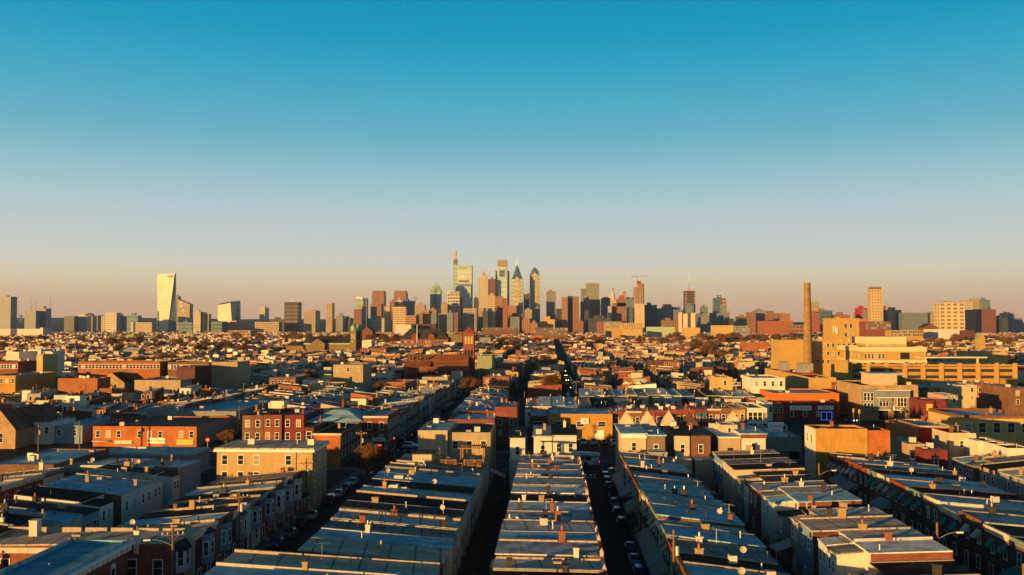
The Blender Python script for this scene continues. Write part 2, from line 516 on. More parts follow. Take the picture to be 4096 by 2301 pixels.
def chimney_mesh(k, w, d, h):
    def f():
        b = MB()
        b.box(-w / 2, w / 2, -d / 2, d / 2, -1.0, h); b.box(-w / 2 - .07, w / 2 + .07, -d / 2 - .07, d / 2 + .07, h, h + .16)
        return b.mesh('chimney', [CHM[k]])
    return cached(('ch', k, w, d, h), f)
def chimney(parent, loc, k, w=.55, d=.8, h=1.15, pots=1):
    o = put('chimney', chimney_mesh(k, w, d, h), parent, loc)
    if pots:
        p = cached(('pot', pots > 1), lambda: MB().cyl(0, 0, 0, .55, .15, .12, 8).mesh('pot', [TERRA if pots == 1 else METAL]))
        put('chimney_pot', p, o, (0, 0, h + .16))
    return o
PIPE = [MB().cyl(0, 0, -.3, .85, .09, .09, 8).cyl(0, 0, .85, 1.0, .15, .15, 8).mesh('vent_pipe', [METAL]), MB().cyl(0, 0, -.3, .75, .075, .075, 8).mesh('vent_pipe', [BLACK]),
        MB().cyl(0, 0, -.3, .7, .07, .07, 8).mesh('vent_pipe', [WHITE])]
def dish_mesh():
    b = MB(); n = 12
    ring = lambda r, y: [(r * math.cos(2 * math.pi * i / n), y, r * math.sin(2 * math.pi * i / n) + 1.0) for i in range(n)]
    a, c = ring(.42, -.1), ring(.2, .0)
    for i in range(n):
        j = (i + 1) % n
        b.poly([a[i], a[j], c[j], c[i]]); b.poly([a[j], a[i], (0, .06, 1.0)])
    b.poly(c)
    b.tube((0, .05, 1.0), (0, .25, -.2), .04); b.tube((0, -.02, .75), (0, -.5, .95), .025)
    return b.mesh('satellite_dish', [DISH])
DISHM = dish_mesh()
def aerial_mesh():
    b = MB(); b.tube((0, 0, -.2), (0, 0, 2.2), .035, .03)
    b.tube((-.9, 0, 2.1), (.9, .2, 2.1), .03)
    for i in range(5):
        x = -.8 + .4 * i; b.tube((x, -.5 + .06 * i, 2.1), (x, .5 - .06 * i, 2.12), .02)
    return b.mesh('aerial', [METAL])
AERIAL = aerial_mesh()
ACMESH = MB().box(-.5, .5, -.45, .45, .12, 1.05).cyl(0, 0, 1.05, 1.12, .38, .34, 14, 1).box(-.5, -.4, -.45, .45, 0, .12, 1).box(.4, .5, -.45, .45, 0, .12, 1).mesh('ac_unit', [ACM, BLACK])
HATCH = MB().box(-.55, .55, -.45, .45, -.3, .38).box(-.62, .62, -.52, .52, .38, .47, 1).mesh('roof_hatch', [PAR['beige'], PAR['grey']])
STEPS = cached('steps', lambda: MB().box(-.65, .65, -.95, 0, 0, .22).box(-.65, .65, -.65, 0, .22, .44).box(-.65, .65, -.35, 0, .44, .66).mesh('steps', [CONC]))
DOORS = cached('door', lambda: MB().box(-.5, .5, -.06, .02, .1, 2.2, 0).box(-.62, -.5, -.09, .02, .1, 2.34, 1).box(.5, .62, -.09, .02, .1, 2.34, 1).box(-.5, .5, -.09, .02, 2.2, 2.34, 1).mesh('door', [DOORM, WHITE]))

def awning_mesh(w, dp, h, mat):
    def f():
        b = MB(); a, c = -w / 2, w / 2
        b.hexa([(a, -dp, -h), (c, -dp, -h), (c, -dp + .06, -h), (a, -dp + .06, -h)], [(a, -.05, .04), (c, -.05, .04), (c, .02, .04), (a, .02, .04)])
        for x in (a, c - .04):
            b.hexa([(x, -dp, -h - .02), (x + .04, -dp, -h - .02), (x + .04, 0, -h - .02), (x, 0, -h - .02)],
                   [(x, -.04, 0), (x + .04, -.04, 0), (x + .04, 0, 0), (x, 0, 0)])
        b.box(a, c, -dp - .02, -dp + .03, -h - .16, -h)
        return b.mesh('awning', [mat])
    return cached(('aw', w, dp, h, mat.name), f)

def wall_mesh(w, D, zf, zr, mf, mp, mr):
    def f():
        return MB().box(.012, w - .012, 0, D, 0, 0, (0, 1, 2, 1), (zf, zf, zr, zr), 1, False).mesh('wall', [mf, mp, mr])
    return cached(('wall', w, D, zf, zr, mf.name, mp.name, mr.name), f)
def slab_mesh(w, D, zf, zr, m, o=.0, r=.15):
    def f():
        g = (zr - zf) / D
        b = MB()
        za, zb = zf + .015, zr + g * r + .015
        b.hexa([(.02, -o, za), (w - .02, -o, za), (w - .02, D + r, zb), (.02, D + r, zb)],
               [(.02, -o, za + .16), (w - .02, -o, za + .16), (w - .02, D + r, zb + .16), (.02, D + r, zb + .16)])
        return b.mesh('roof', [m])
    return cached(('slab', w, D, zf, zr, m.name, o, r), f)
def parapet_mesh(w, D, zf, zr, m, h, side, notch):
    def f():
        g = (zr - zf) / D
        x0, x1 = (.03, .38) if side == 0 else (w - .38, w - .03)
        b = MB()
        cuts = [0, D * .33, D * .34, D * .66, D * .67, D] if notch else [0, D]
        for i in range(0, len(cuts), 2):
            a, c = cuts[i], cuts[i + 1]
            za, zc = zf + g * a + .1, zf + g * c + .1
            b.hexa([(x0, a, za), (x1, a, za), (x1, c, zc), (x0, c, zc)], [(x0, a, za + h), (x1, a, za + h), (x1, c, zc + h), (x0, c, zc + h)])
        return b.mesh('parapet', [m])
    return cached(('par', w, D, zf, zr, m.name, h, side, notch), f)
def cornice_mesh(w, zf, m):
    def f():
        b = MB()
        b.box(.03, w - .03, -.16, -.002, zf - .75, zf - .25); b.box(.02, w - .02, -.42, -.002, zf - .25, zf + .28)
        for i in range(5):
            x = .3 + i * (w - .75) / 4
            b.box(x, x + .15, -.34, -.16, zf - .62, zf - .25)
        return b.mesh('cornice', [m])
    return cached(('cor', w, zf, m.name), f)
CORN = [plain('cornice_brown', (0.16, 0.08, 0.045), 0.7), plain('cornice_cream', (0.55, 0.47, 0.34), 0.7), plain('cornice_maroon', (0.2, 0.05, 0.035), 0.7), plain('cornice_green', (0.14, 0.2, 0.17), 0.7)]
FINIAL = cached('fin', lambda: MB().box(-.2, .2, -.2, .2, -.2, .2).pyr(-.24, .24, -.24, .24, .2, .8).mesh('finial', [plain('finial_paint', (0.42, 0.32, 0.26), 0.7)]))

def pick(d, seq):
    return R.choices([k for k, _ in seq], [n for _, n in seq])[0]

NHOUSE = [0]
def house(x, y, rot, w, D, zf, zr, front='red brick', rear='white siding', rc='white', label=None, group=None,
          vis_front=False, vis_rear=False, ext=0.0, bay=False, aw=None, porch=None, fin=False, first=True, clutter=1.0):
    """origin: front left foot; local +y runs from the front to the rear."""
    t = thing('row_house', label, 'row house', (x, y, 0), rot, group)
    NHOUSE[0] += 1
    mf = BR.get(front) or SD[front]
    mr = BR.get(rear) or SD[rear]
    mp = BR[R.choice(['red brick', 'brown brick', 'dark brick'])] if R.random() < .5 else mr
    if ext and R.random() < .4: ext = 0.0
    Dm = D - ext
    zm = zf + (zr - zf) * Dm / D
    put('wall', wall_mesh(w, Dm, zf, zm, mf, mp, mr), t)
    put('roof', slab_mesh(w, Dm, zf, zm, RF[rc]), t)
    pm = PAR[{'black': R.choice(['black', 'grey', 'beige']), 'dark': 'grey', 'beige': 'beige', 'grey': 'beige', 'seamed': 'beige'}.get(rc, R.choice(['white', 'beige', 'grey', 'grey']))]
    zat = lambda yy: zf + (zr - zf) * yy / D + .17
    ph = R.choice([.12, .2, .3, .42])
    put('parapet', parapet_mesh(w, Dm, zf, zm, pm, ph, 0 if abs(rot - math.pi / 2) > .1 else 1, rc in ('grey', 'seamed', 'beige')), t)
    if vis_front or fin:
        put('cornice', cornice_mesh(w, zf, R.choice(CORN)), t)
    if ext:
        we, ze = w * .62, zm - R.choice([.25, .5, 2.9] if ext > 4 else [.2, .35, .6])
        m2 = SD[R.choice(list(SD))] if R.random() < .4 else mr
        e = put('rear_extension', wall_mesh(round(we, 2), ext, ze, ze - .35, mr, m2, mr), t, (0 if R.random() < .5 else w - we, Dm, 0))
        put('roof', slab_mesh(round(we, 2), ext, ze, ze - .35, RF[rc if R.random() < .6 else 'grey']), e)
        if vis_rear:
            for q in ((.5,) if we < 2.9 else (.3, .7)):
                window(e, (we * q, ext, ze - 2.75), math.pi, .75, 1.45)
            window(e, (we * .5, ext, .9), math.pi, .8, 1.5)
    elif vis_rear:
        for q in (.28, .72):
            window(t, (w * q, D, zr - 2.8), math.pi, .8, 1.5)
        window(t, (w * .5, D, .9), math.pi, .9, 1.5)
    if bay:
        b = MB(); c = w / 2; a = 1.35
        pl = [(c - a, 0), (c - a * .6, -.95), (c + a * .6, -.95), (c + a, 0)]
        b.prism(pl, 3.2, zf - .55)
        bm = SD[R.choice(['white siding', 'cream siding', 'grey siding', 'blue siding', 'tan stucco'])]
        bo = b.build('bay_window', bm, t)
        MB().prism([(c - a - .15, -.003), (c - a * .6 - .1, -1.12), (c + a * .6 + .1, -1.12), (c + a + .15, -.003)], zf - .55, zf + .1, 0, None,
                   [(c - a * .9, -.003), (c - a * .5, -.45), (c + a * .5, -.45), (c + a * .9, -.003)]).build('bay_roof', RF['dark'], bo)
        window(bo, (c, -.95, 4.3), 0, .95, 1.8)
        an = math.atan2(.95, a * .4)
        window(bo, (c + a * .8, -.475, 4.3), an, .55, 1.8)
        window(bo, (c - a * .8, -.475, 4.3), -an, .55, 1.8)
    if vis_front:
        if not bay:
            for q in (.27, .73):
                wo = window(t, (w * q, 0, zf - 3.3), 0, .85, 1.7)
                if aw: put('window_awning', awning_mesh(1.35, .95, .95, AWN[aw]), t, (w * q, -.02, zf - 1.35))
        window(t, (w * .68, 0, 1.35), 0, 1.0, 1.6)
        put('door', DOORS, t, (w * .2, 0, .6)); put('steps', STEPS, t, (w * .2, 0, 0))
        if porch: put('porch_awning', awning_mesh(round(w - .35, 2), 2.1, 1.15, AWN[porch]), t, (w / 2, -.02, 4.15))
    if fin:
        put('finial', FINIAL, t, (.15, -.15, zf + .3))
    # roof clutter
    ck = R.choice(['red', 'tan', 'white', 'black', 'black', 'tan'])
    if R.random() < .7:
        yy = D * R.uniform(.2, .6)
        chimney(t, (.3 if abs(rot - math.pi / 2) > .1 else w - .3, yy, zat(yy)), ck, R.choice([.45, .55, .65]), R.choice([.6, .8, 1.0]), R.choice([.7, .95, 1.3]), R.choice([0, 0, 1, 2]))
    if R.random() < .35 * clutter:
        yy = Dm * R.uniform(.75, .95)
        chimney(t, (w - .4 if abs(rot - math.pi / 2) > .1 else .4, yy, zat(yy)), R.choice(['red', 'white', 'black', 'tan']), .45, .55, R.choice([.8, 1.1]), R.choice([0, 2]))
    for _ in range(R.choice([1, 1, 2, 2, 3])):
        yy = Dm * R.uniform(.12, .95)
        put('vent_pipe', R.choice((PIPE[0], PIPE[1], PIPE[1], PIPE[1], PIPE[2])), t, (R.uniform(.8, w - .8), yy, zat(yy)))
    if R.random() < .15 * clutter:
        yy = Dm * R.uniform(.1, .9)
        put('satellite_dish', DISHM, t, (R.uniform(.7, w - .7), yy, zat(yy)), -rot + R.uniform(-.5, .2))
    if R.random() < .1 * clutter:
        yy = Dm * R.uniform(.3, .9)
        put('aerial', AERIAL, t, (R.uniform(.7, w - .7), yy, zat(yy)), R.uniform(0, 3))
    if R.random() < .1 * clutter:
        yy = Dm * R.uniform(.5, .9)
        put('ac_unit', ACMESH, t, (w * .5, yy, zat(yy)), R.uniform(-.2, .2))
    if R.random() < .2:
        yy = Dm * R.uniform(.3, .8)
        put('roof_hatch', HATCH, t, (w * R.uniform(.4, .65), yy, zat(yy)))
    return t

ROOFW = [('white', 15), ('silver', 26), ('grey', 12), ('black', 19), ('pale blue', 20), ('stained', 8), ('seamed', 9), ('dark', 6), ('beige', 5)]
FRONTW = [('red brick', 38), ('dark brick', 16), ('brown brick', 14), ('orange brick', 12), ('tan brick', 5), ('painted maroon', 6), ('white stucco', 5), ('cream siding', 4)]
REARW = [('white siding', 24), ('cream siding', 15), ('grey siding', 13), ('tan stucco', 13), ('white stucco', 12), ('grey stucco', 8), ('green siding', 5), ('brown shingle', 4), ('blue siding', 4), ('red brick', 6)]
ROOFNAME = {'white': 'white', 'silver': 'silver grey', 'grey': 'grey felt', 'black': 'black tar', 'pale blue': 'pale blue', 'stained': 'black-stained white', 'seamed': 'seamed pale', 'dark': 'dark felt', 'beige': 'beige'}

W_NS = [5.4, 6.2, 6.8, 7.6]
def row_ns(xf, xr, y0, y1, where, roofs=None, fronts=None, drop=1.4, **kw):
    """row along the street: first house is the one nearest the avenue."""
    south = xr > xf                      # front faces -X
    y = y1
    i = 0
    D = abs(xr - xf)
    zrun, zk = 8.0, 0
    while y - y0 > 3.0:
        i += 1
        w = R.choice(W_NS)
        if zk <= 0: zrun, zk = R.choice([7.5, 7.8, 8.1, 8.6]), R.choice([1, 1, 2, 3, 4])
        zk -= 1
        zf = zrun
        rc = pick(0, ROOFW) if not roofs else roofs[(i - 1) % len(roofs)] if isinstance(roofs, tuple) else R.choice(roofs)
        fr = pick(0, FRONTW) if not fronts else R.choice(fronts)
        rr = pick(0, REARW)
        k = dict(kw)
        for q in ('aw', 'porch'):
            if q in k: k[q] = R.choice(k[q])
        lab = f"{ROOFNAME[rc]} roof row house, {ORD[min(i, 30)]} from the avenue in {where}"
        if south: house(xf, y, -math.pi / 2, w, D, zf, zf - drop, fr, rr, rc, lab, 'row houses', **k)
        else: house(xf, y - w, math.pi / 2, w, D, zf, zf - drop, fr, rr, rc, lab, 'row houses', **k)
        y -= w
    return i

def row_ew(x0, x1, yf, yr, where, roofs=None, fronts=None, rears=None, zf0=8.0, drop=1.2, **kw):
    """row across the view: fronts face us when yf < yr, else rears face us. Houses are counted from the left."""
    D = abs(yr - yf)
    x, i = x0, 0
    while x1 - x > 3.0:
        i += 1
        w = R.choice([4.4, 4.8, 5.2])
        zf = zf0 + R.choice([-.25, 0, 0, .3])
        rc = pick(0, ROOFW) if not roofs else R.choice(roofs)
        fr = pick(0, FRONTW) if not fronts else R.choice(fronts)
        rr = pick(0, REARW) if not rears else R.choice(rears)
        k = dict(kw)
        for q in ('aw', 'porch'):
            if q in k: k[q] = R.choice(k[q])
        lab = f"{ROOFNAME[rc]} roof row house, {ORD[min(i, 30)]} from the left in {where}"
        if yf < yr: house(x, yf, 0, w, D, zf, zf - drop, fr, rr, rc, lab, 'row houses', **k)
        else: house(x + w, yf, math.pi, w, D, zf, zf - drop, fr, rr, rc, lab, 'row houses', **k)
        x += w

row_ns(-47.7, -63, 127.5, 176, 'the bay-windowed row', roofs=('grey', 'dark', 'silver', 'black', 'dark', 'black', 'pale blue', 'beige'), vis_front=True, bay=True)
row_ns(-31.5, -13.4, 113, 200, 'the widest near row', roofs=('silver', 'grey', 'white', 'grey', 'stained', 'pale blue', 'black', 'pale blue', 'black', 'dark', 'seamed', 'grey', 'pale blue', 'beige', 'pale blue', 'pale blue'), vis_rear=True)
row_ns(-38.5, -13.4, 92, 112.6, 'the deepest bottom row', roofs=('beige', 'pale blue', 'pale blue'), vis_rear=True)
row_ns(5.8, -6.5, 90, 199, 'the row left of parked cars', roofs=('stained', 'silver', 'silver', 'white', 'pale blue', 'silver', 'white', 'black', 'white', 'stained', 'pale blue', 'seamed', 'pale blue', 'stained', 'seamed', 'black', 'silver'), fin=True, drop=-.15)
row_ns(15.3, 27.5, 88, 204, 'the row right of parked cars', roofs=('silver', 'white', 'white', 'black', 'silver', 'silver', 'pale blue', 'pale blue', 'seamed', 'seamed', 'pale blue', 'pale blue', 'pale blue', 'grey', 'black', 'pale blue'), vis_front=True, aw=[None, None, None, None, 'tan'], porch=[None, None, None, None, 'grey', 'tan'],
       fronts=['red brick', 'red brick', 'dark brick', 'brown brick', 'tan brick'])
row_ns(48.2, 35.1, 86, 204, 'the alley-backed row', roofs=('beige', 'black', 'grey', 'black', 'dark', 'dark', 'silver', 'seamed', 'pale blue', 'black', 'seamed', 'beige', 'seamed', 'white', 'black', 'beige'), drop=.5, ext=3.4, vis_rear=True)
row_ns(60.8, 79, 84, 206, 'the long dark brick row', roofs=('dark', 'silver', 'white', 'grey', 'black', 'white', 'white', 'black', 'silver', 'seamed', 'silver', 'black', 'black', 'black', 'white', 'beige'), vis_front=True, aw=[None, None, None, 'grey', 'grey', 'green', 'white'],
       porch=[None, None, None, 'grey', 'green', 'tan'], fronts=['red brick', 'dark brick', 'dark brick', 'painted maroon', 'orange brick', 'brown brick'])
row_ns(100, 87, 135, 206, 'the white-backed right row', ext=3.6, vis_rear=True)
row_ns(112, 126, 170, 214, 'the right edge row', vis_front=True)
row_ns(-86, -72, 122, 178, 'the row behind the bay-windowed one', roofs=('dark', 'beige', 'pale blue', 'pale blue', 'black', 'dark', 'pale blue', 'black'), ext=3.0, vis_rear=True)
row_ns(-96, -110, 150, 180, 'the left edge row', vis_front=True, fronts=['blue siding', 'white stucco', 'red brick'])
# ------------------------------------------------------------------ single buildings placed from the photograph
HERO = []                                    # plan rectangles kept clear of the far houses
def wgrid(t, x0, x1, y, ztop, nc, nr, w=1.0, h=1.6, rot=0.0, pitch=3.2, mat=None, zmin=.5, skip=()):
    """nc by nr windows along the wall from x0 to x1 (local), row by row down from ztop."""
    for r in range(nr):
        z = ztop - h - r * pitch
        if z < zmin: break
        for c in range(nc):
            if (r, c) in skip: continue
            q = x0 + (x1 - x0) * (c + .5) / nc
            if rot == 0: window(t, (q, y, z), 0, w, h, mat)
            else: window(t, (y, q, z), rot, w, h, mat)

def bld(name, label, px0, px1, pt, Y, dep, wall, roof, cat='building', win=(0, 0), ws=(1.0, 1.6), par=.45, side=(0, 0), group=None, frame=None,
        trim=None, top=.9, pitch=3.2, zb=0.0, clut=3, pcol=None, skip=()):
    zt = gz(pt, gx((px0 + px1) / 2, Y), Y)
    x0, x1 = gx(px0, Y, zt), gx(px1, Y, zt)
    t = thing(name, label, cat, ((x0 + x1) / 2, Y, 0), 0, group)
    w = x1 - x0
    a, b = -w / 2, w / 2
    z = zt - par
    MB().box(a, b, 0, dep, zb, z, 0, None, 0, False).build('wall', wall, t)
    if par:
        m = MB(); k = .32
        m.box(a, b, 0, k, z, zt); m.box(a, b, dep - k, dep, z, zt); m.box(a, a + k, k, dep - k, z, zt); m.box(b - k, b, k, dep - k, z, zt)
        m.build('parapet', pcol or wall, t)
        MB().box(a + k, b - k, k, dep - k, z - .1, z + .06).build('roof', roof, t)
    else:
        MB().box(a - .35, b + .35, -.35, dep + .3, z + .01, z + .26).build('roof', roof, t)
    if trim:
        MB().box(a - .25, b + .25, -.3, -.005, zt - .55, zt - .05).build('cornice', trim, t)
    if win[0]: wgrid(t, a, b, 0, z - top, win[0], win[1], ws[0], ws[1], 0, pitch, frame, skip=skip)
    if side[0]:
        left = (x0 + x1) / 2 > 0
        wgrid(t, 0, dep, a if left else b, z - top, side[0], side[1], ws[0], ws[1], -math.pi / 2 if left else math.pi / 2, pitch, frame)
    zr = z + .06 if par else z + .26
    for i in range(clut):
        x, y = R.uniform(a + 1, b - 1), R.uniform(1.2, max(1.5, dep - 1.5))
        c = R.random()
        if c < .3: put('ac_unit', ACMESH, t, (x, y, zr), R.uniform(-.2, .2), (1.3, 1.3, 1.2))
        elif c < .5: put('roof_hatch', HATCH, t, (x, y, zr))
        elif c < .7: chimney(t, (x, y, zr), R.choice(['red', 'tan', 'white']), .6, .8, 1.3, R.choice([0, 1]))
        else: put('vent_pipe', R.choice(PIPE), t, (x, y, zr))
    HERO.append((min(x0, x1) - 2, max(x0, x1) + 2, Y - 13, Y + dep + 2))
    return t, a, b, zt

LETTER = {}
def text(parent, s, loc, size, mat, rot=(math.pi / 2, 0, 0), name='lettering', ext=.03, align='CENTER', sx=1.0):
    c = bpy.data.curves.new(name, 'FONT')
    c.body, c.size, c.extrude = s, size, ext
    c.align_x, c.align_y = align, 'CENTER'
    o = bpy.data.objects.new(name, c)
    me = bpy.data.meshes.new_from_object(o)
    bpy.data.objects.remove(o)
    me.name = name
    me.materials.clear(); me.materials.append(mat)
    o = put(name, me, parent, loc)
    o.rotation_euler = rot
    o.scale = (sx, 1, 1)
    return o

RED = plain('sign_red', (0.5, 0.02, 0.02), 0.5, var=.08)
GREEN = plain('sign_green', (0.03, 0.25, 0.1), 0.5, var=.08)
YEL = plain('sign_yellow', (0.6, 0.42, 0.03), 0.5, var=.08)
SIGNW = plain('sign_white', (0.72, 0.7, 0.62), 0.5, var=.08)
REDLAMP = plain('red_lamp', (1.0, 0.03, 0.02), 0.4, var=0, emit=3)
WARMLAMP = plain('warm_lamp', (1.0, 0.72, 0.35), 0.4, var=0, emit=7)
BLUELAMP = plain('blue_lamp', (0.12, 0.2, 1.0), 0.4, var=0, emit=.5)

def sign(t, x0, x1, y, z0, z1, bg, s, fg, size, name='shop_sign', sx=1.0):
    o = MB().box(x0, x1, y - .15, y - .01, z0, z1).build(name, bg, t)
    if s: text(o, s, ((x0 + x1) / 2, y - .16, (z0 + z1) / 2), size, fg, sx=sx)
    return o

ORB, RDB, BRB, DKB, TNB = BR['orange brick'], BR['red brick'], BR['brown brick'], BR['dark brick'], BR['tan brick']
TST, WST, GST, YST = SD['tan stucco'], SD['white stucco'], SD['grey stucco'], SD['yellow stucco']
VORB = brick('vivid_orange_brick', (0.42, 0.13, 0.03))
VRED = stucco('vivid_red_paint', (0.36, 0.03, 0.02), .8)
VOR = stucco('vivid_orange_paint', (0.52, 0.14, 0.02), .85)
MUST = stucco('mustard_render', (0.42, 0.23, 0.055), .65)

# --- near left: the pale three-storey corner house, the brick corner house, the blue-roofed building
t, a, b, z = bld('corner_house', 'pale three-storey stucco corner house with a white cornice and small gabled bay', 868, 1250, 1797, 177, 11.5, stucco('pale_stucco', (0.4, 0.28, 0.13), .82), RF['beige'],
                 'house', (6, 3), (1.0, 1.75), 0, (3, 3), top=1.2, clut=6, skip=((0, 3), (0, 5), (1, 3), (1, 5), (2, 0), (2, 1), (2, 2)), frame=WHITE)
MB().box(a - .5, b + .5, -.5, -.01, z - .5, z - .02).box(b + .01, b + .5, -.01, 12, z - .5, z - .02).build('cornice', WHITE, t)
bw = MB().prism([(2.6, 0), (3.1, -1.0), (5.0, -1.0), (5.5, 0)], 4.2, 6.6).build('bay_window', WST, t)
MB().hexa([(2.1, -1.3, 6.6), (6.0, -1.3, 6.6), (6.0, 0, 6.6), (2.1, 0, 6.6)], [(3.9, -1.3, 7.8), (4.1, -1.3, 7.8), (4.1, 0, 7.8), (3.9, 0, 7.8)]).build('gable_roof', RF['beige'], bw)
window(bw, (4.05, -1.0, 4.7), 0, .8, 1.4)
MB().box(b - 7.2, b + .6, -.9, -.01, 3.4, 3.75).build('canopy', RF['silver'], t)
window(t, (b - 6, 0, 1.0), 0, 1.2, 1.9); put('door', DOORS, t, (b - 2.6, 0, .3)); window(t, (b - .9, 0, 1.0), 0, .9, 1.7)
MB().tube((6.1, -.08, 0), (6.1, -.08, z - .5), .08).build('drainpipe', METAL, t)

zz = gz(2132, gx(300, 126.5), 126.5)
x0, x1 = gx(21, 126.5, 8), -49.2
t = thing('corner_house', 'red brick corner house with a white board fascia and tarred beige roof', 'house', ((x0 + x1) / 2, 119.5, 0))
w = x1 - x0; a, b = -w / 2, w / 2
zt = [zz - .3, zz + .3, zz + .3, zz - .3]
MB().box(a, b, 0, 7.4, 0, 0, (0, 1, 0, 1), tuple(zt), 0, False).build('wall', [RDB, DKB], t)
MB().hexa([(a - .1, 0, zt[0] + .01), (b + .2, 0, zt[1] + .01), (b + .2, 7.4, zt[2] + .01), (a - .1, 7.4, zt[3] + .01)],
          [(a - .1, 0, zt[0] + .2), (b + .2, 0, zt[1] + .2), (b + .2, 7.4, zt[2] + .2), (a - .1, 7.4, zt[3] + .2)]).build('roof', RF['beige'], t)
MB().box(a, a + 2.0, -.35, -.01, 0, zt[0] - .01).build('siding_strip', SD['white siding'], t)
MB().box(a - .1, a + w * .53, -.28, -.005, zt[0] - .75, zt[0] - .02).build('fascia', PAR['white'], t)
m = MB()
for i in range(7):
    m.box(a + .4 + i * (w - 1) / 7, a + .2 + (i + .9) * (w - 1) / 7, 7.0, 7.4, zz - .2, zz + .75)
m.build('parapet', PAR['beige'], t)
for q, dz in ((.16, -4.0), (.42, -4.0), (.8, -3.9), (.93, -3.9)):
    window(t, (a + w * q, 0, zz + dz), 0, 1.15, 2.1)
    window(t, (a + w * q, 0, .8), 0, 1.1, 1.8)
MB().box(a + w * .65 - .9, a + w * .65 + .9, -.1, .02, zz - 2.3, zz - 1.9).build('arched_lintel', WHITE, t)
chimney(t, (a + w * .5, .2, zz - .3), 'tan', .9, .8, 1.1, 0); chimney(t, (a + w * .82, .3, zz), 'white', .7, .7, 1.8, 1); chimney(t, (a + w * .2, 5.2, zz), 'white', 1.1, 1.2, 2.0, 0)
put('roof_hatch', HATCH, t, (a + w * .44, 4.4, zz)); put('vent_pipe', PIPE[1], t, (a + w * .27, 1.5, zz))
chimney(t, (a + 3.2, -1.3, 5.3), 'red', .5, .5, .5, 1)
MB().box(a + 2.2, a + 4.2, -2.6, -.01, 0, 4.6).build('lean_to', RDB, t)
bo = MB().prism([(b - .003, 1.2), (b + .95, 2.0), (b + .95, 4.8), (b - .003, 5.6)], 3.3, zz - 1.0).build('bay_window', SD['white siding'], t)
MB().prism([(b, .9), (b + 1.2, 1.8), (b + 1.2, 5.0), (b, 5.9)], zz - 1.0, zz + .1, 0, None, [(b, 1.2), (b + .3, 2.2), (b + .3, 4.6), (b, 5.5)]).build('bay_roof', RF['dark'], bo)
window(bo, (b + .95, 2.7, 4.2), math.pi / 2, .8, 1.9); window(bo, (b + .95, 4.1, 4.2), math.pi / 2, .8, 1.9)
window(bo, (b + .47, 1.6, 4.2), .7, .7, 1.9)

x0, x1 = -60.5, -53.2
t = thing('corner_building', 'red brick corner building with aged blue roof and ornate white bracketed cornice', 'building', ((x0 + x1) / 2, 84, 0))
a, b, z = x0 - (x0 + x1) / 2, x1 - (x0 + x1) / 2, 8.5
MB().box(a, b, 0, 31.5, 0, z, 0, None, 0, False).build('wall', RDB, t)
MB().box(a + .35, b - .35, 0.3, 31.2, z, z + .08).build('roof', roofing('deep_blue_coat', (0.10, 0.30, 0.40), None, .75), t)
MB().box(a, a + .35, 0, 31.5, z, z + .5).box(a + .35, b, 31.15, 31.5, z, z + .35).box(b - .4, b, 0, 31.15, z, z + .3).build('parapet', roofing('blue_parapet', (0.2, 0.38, 0.46)), t)
co = MB().box(b + .01, b + .35, 0, 31.7, z - .9, z - .2).box(b + .01, b + .75, 0, 31.9, z - .2, z + .12).build('cornice', WHITE, t)
m = MB()
for i in range(25):
    y = 1 + i * 1.22
    m.box(b + .36, b + .6, y, y + .28, z - .85, z - .21)
    m.box(b + .36, b + .42, y + .35, y + .75, z - .75, z - .35, 1); m.box(b + .36, b + .42, y + .45, y + .65, z - .9, z - .75, 1)
m.build('bracket', [WHITE, BLACK], co)
for i in range(6):
    wo = window(t, (b, 3 + i * 4.9, 4.6), math.pi / 2, 1.0, 1.7)
    MB().prism([(-.6, -.12), (.6, -.12), (.6, .02), (-.6, .02)], 1.8, 2.3, 0, None, [(-.25, -.12), (.25, -.12), (.25, .02), (-.25, .02)]).build('arch', WHITE, wo)
    window(t, (b, 3 + i * 4.9, .9), math.pi / 2, 1.1, 1.8)
put('vent_pipe', PIPE[1], t, (b - 1.2, 13, z)); put('vent_pipe', PIPE[2], t, (a + 3.5, 20, z - .4))

# --- left middle: small brick row, warehouse, grey stucco building
row_ew(gx(239, 182), gx(760, 182), 182, 194, 'the low brick row facing us', fronts=['red brick', 'brown brick'], roofs=['pale blue', 'silver', 'white'], zf0=7.3, drop=.3, vis_front=True, aw=[None, None, 'grey'])
bld('warehouse', 'brown brick warehouse with wide blue-white roof and boarded windows at the left edge', -60, 214, 1858, 186, 24, BRB, RF['pale blue'], 'warehouse', par=.3, clut=7)
t, a, b, z = bld('stucco_building', 'grey stucco side building with bright white sloping roof behind the low brick row', 385, 770, 1812, 216, 11, GST, RF['white'], win=(5, 1), par=.5, pcol=PAR['white'], ws=(1.4, 1.2), top=2.2, skip=((0, 1), (0, 3), (0, 4)))

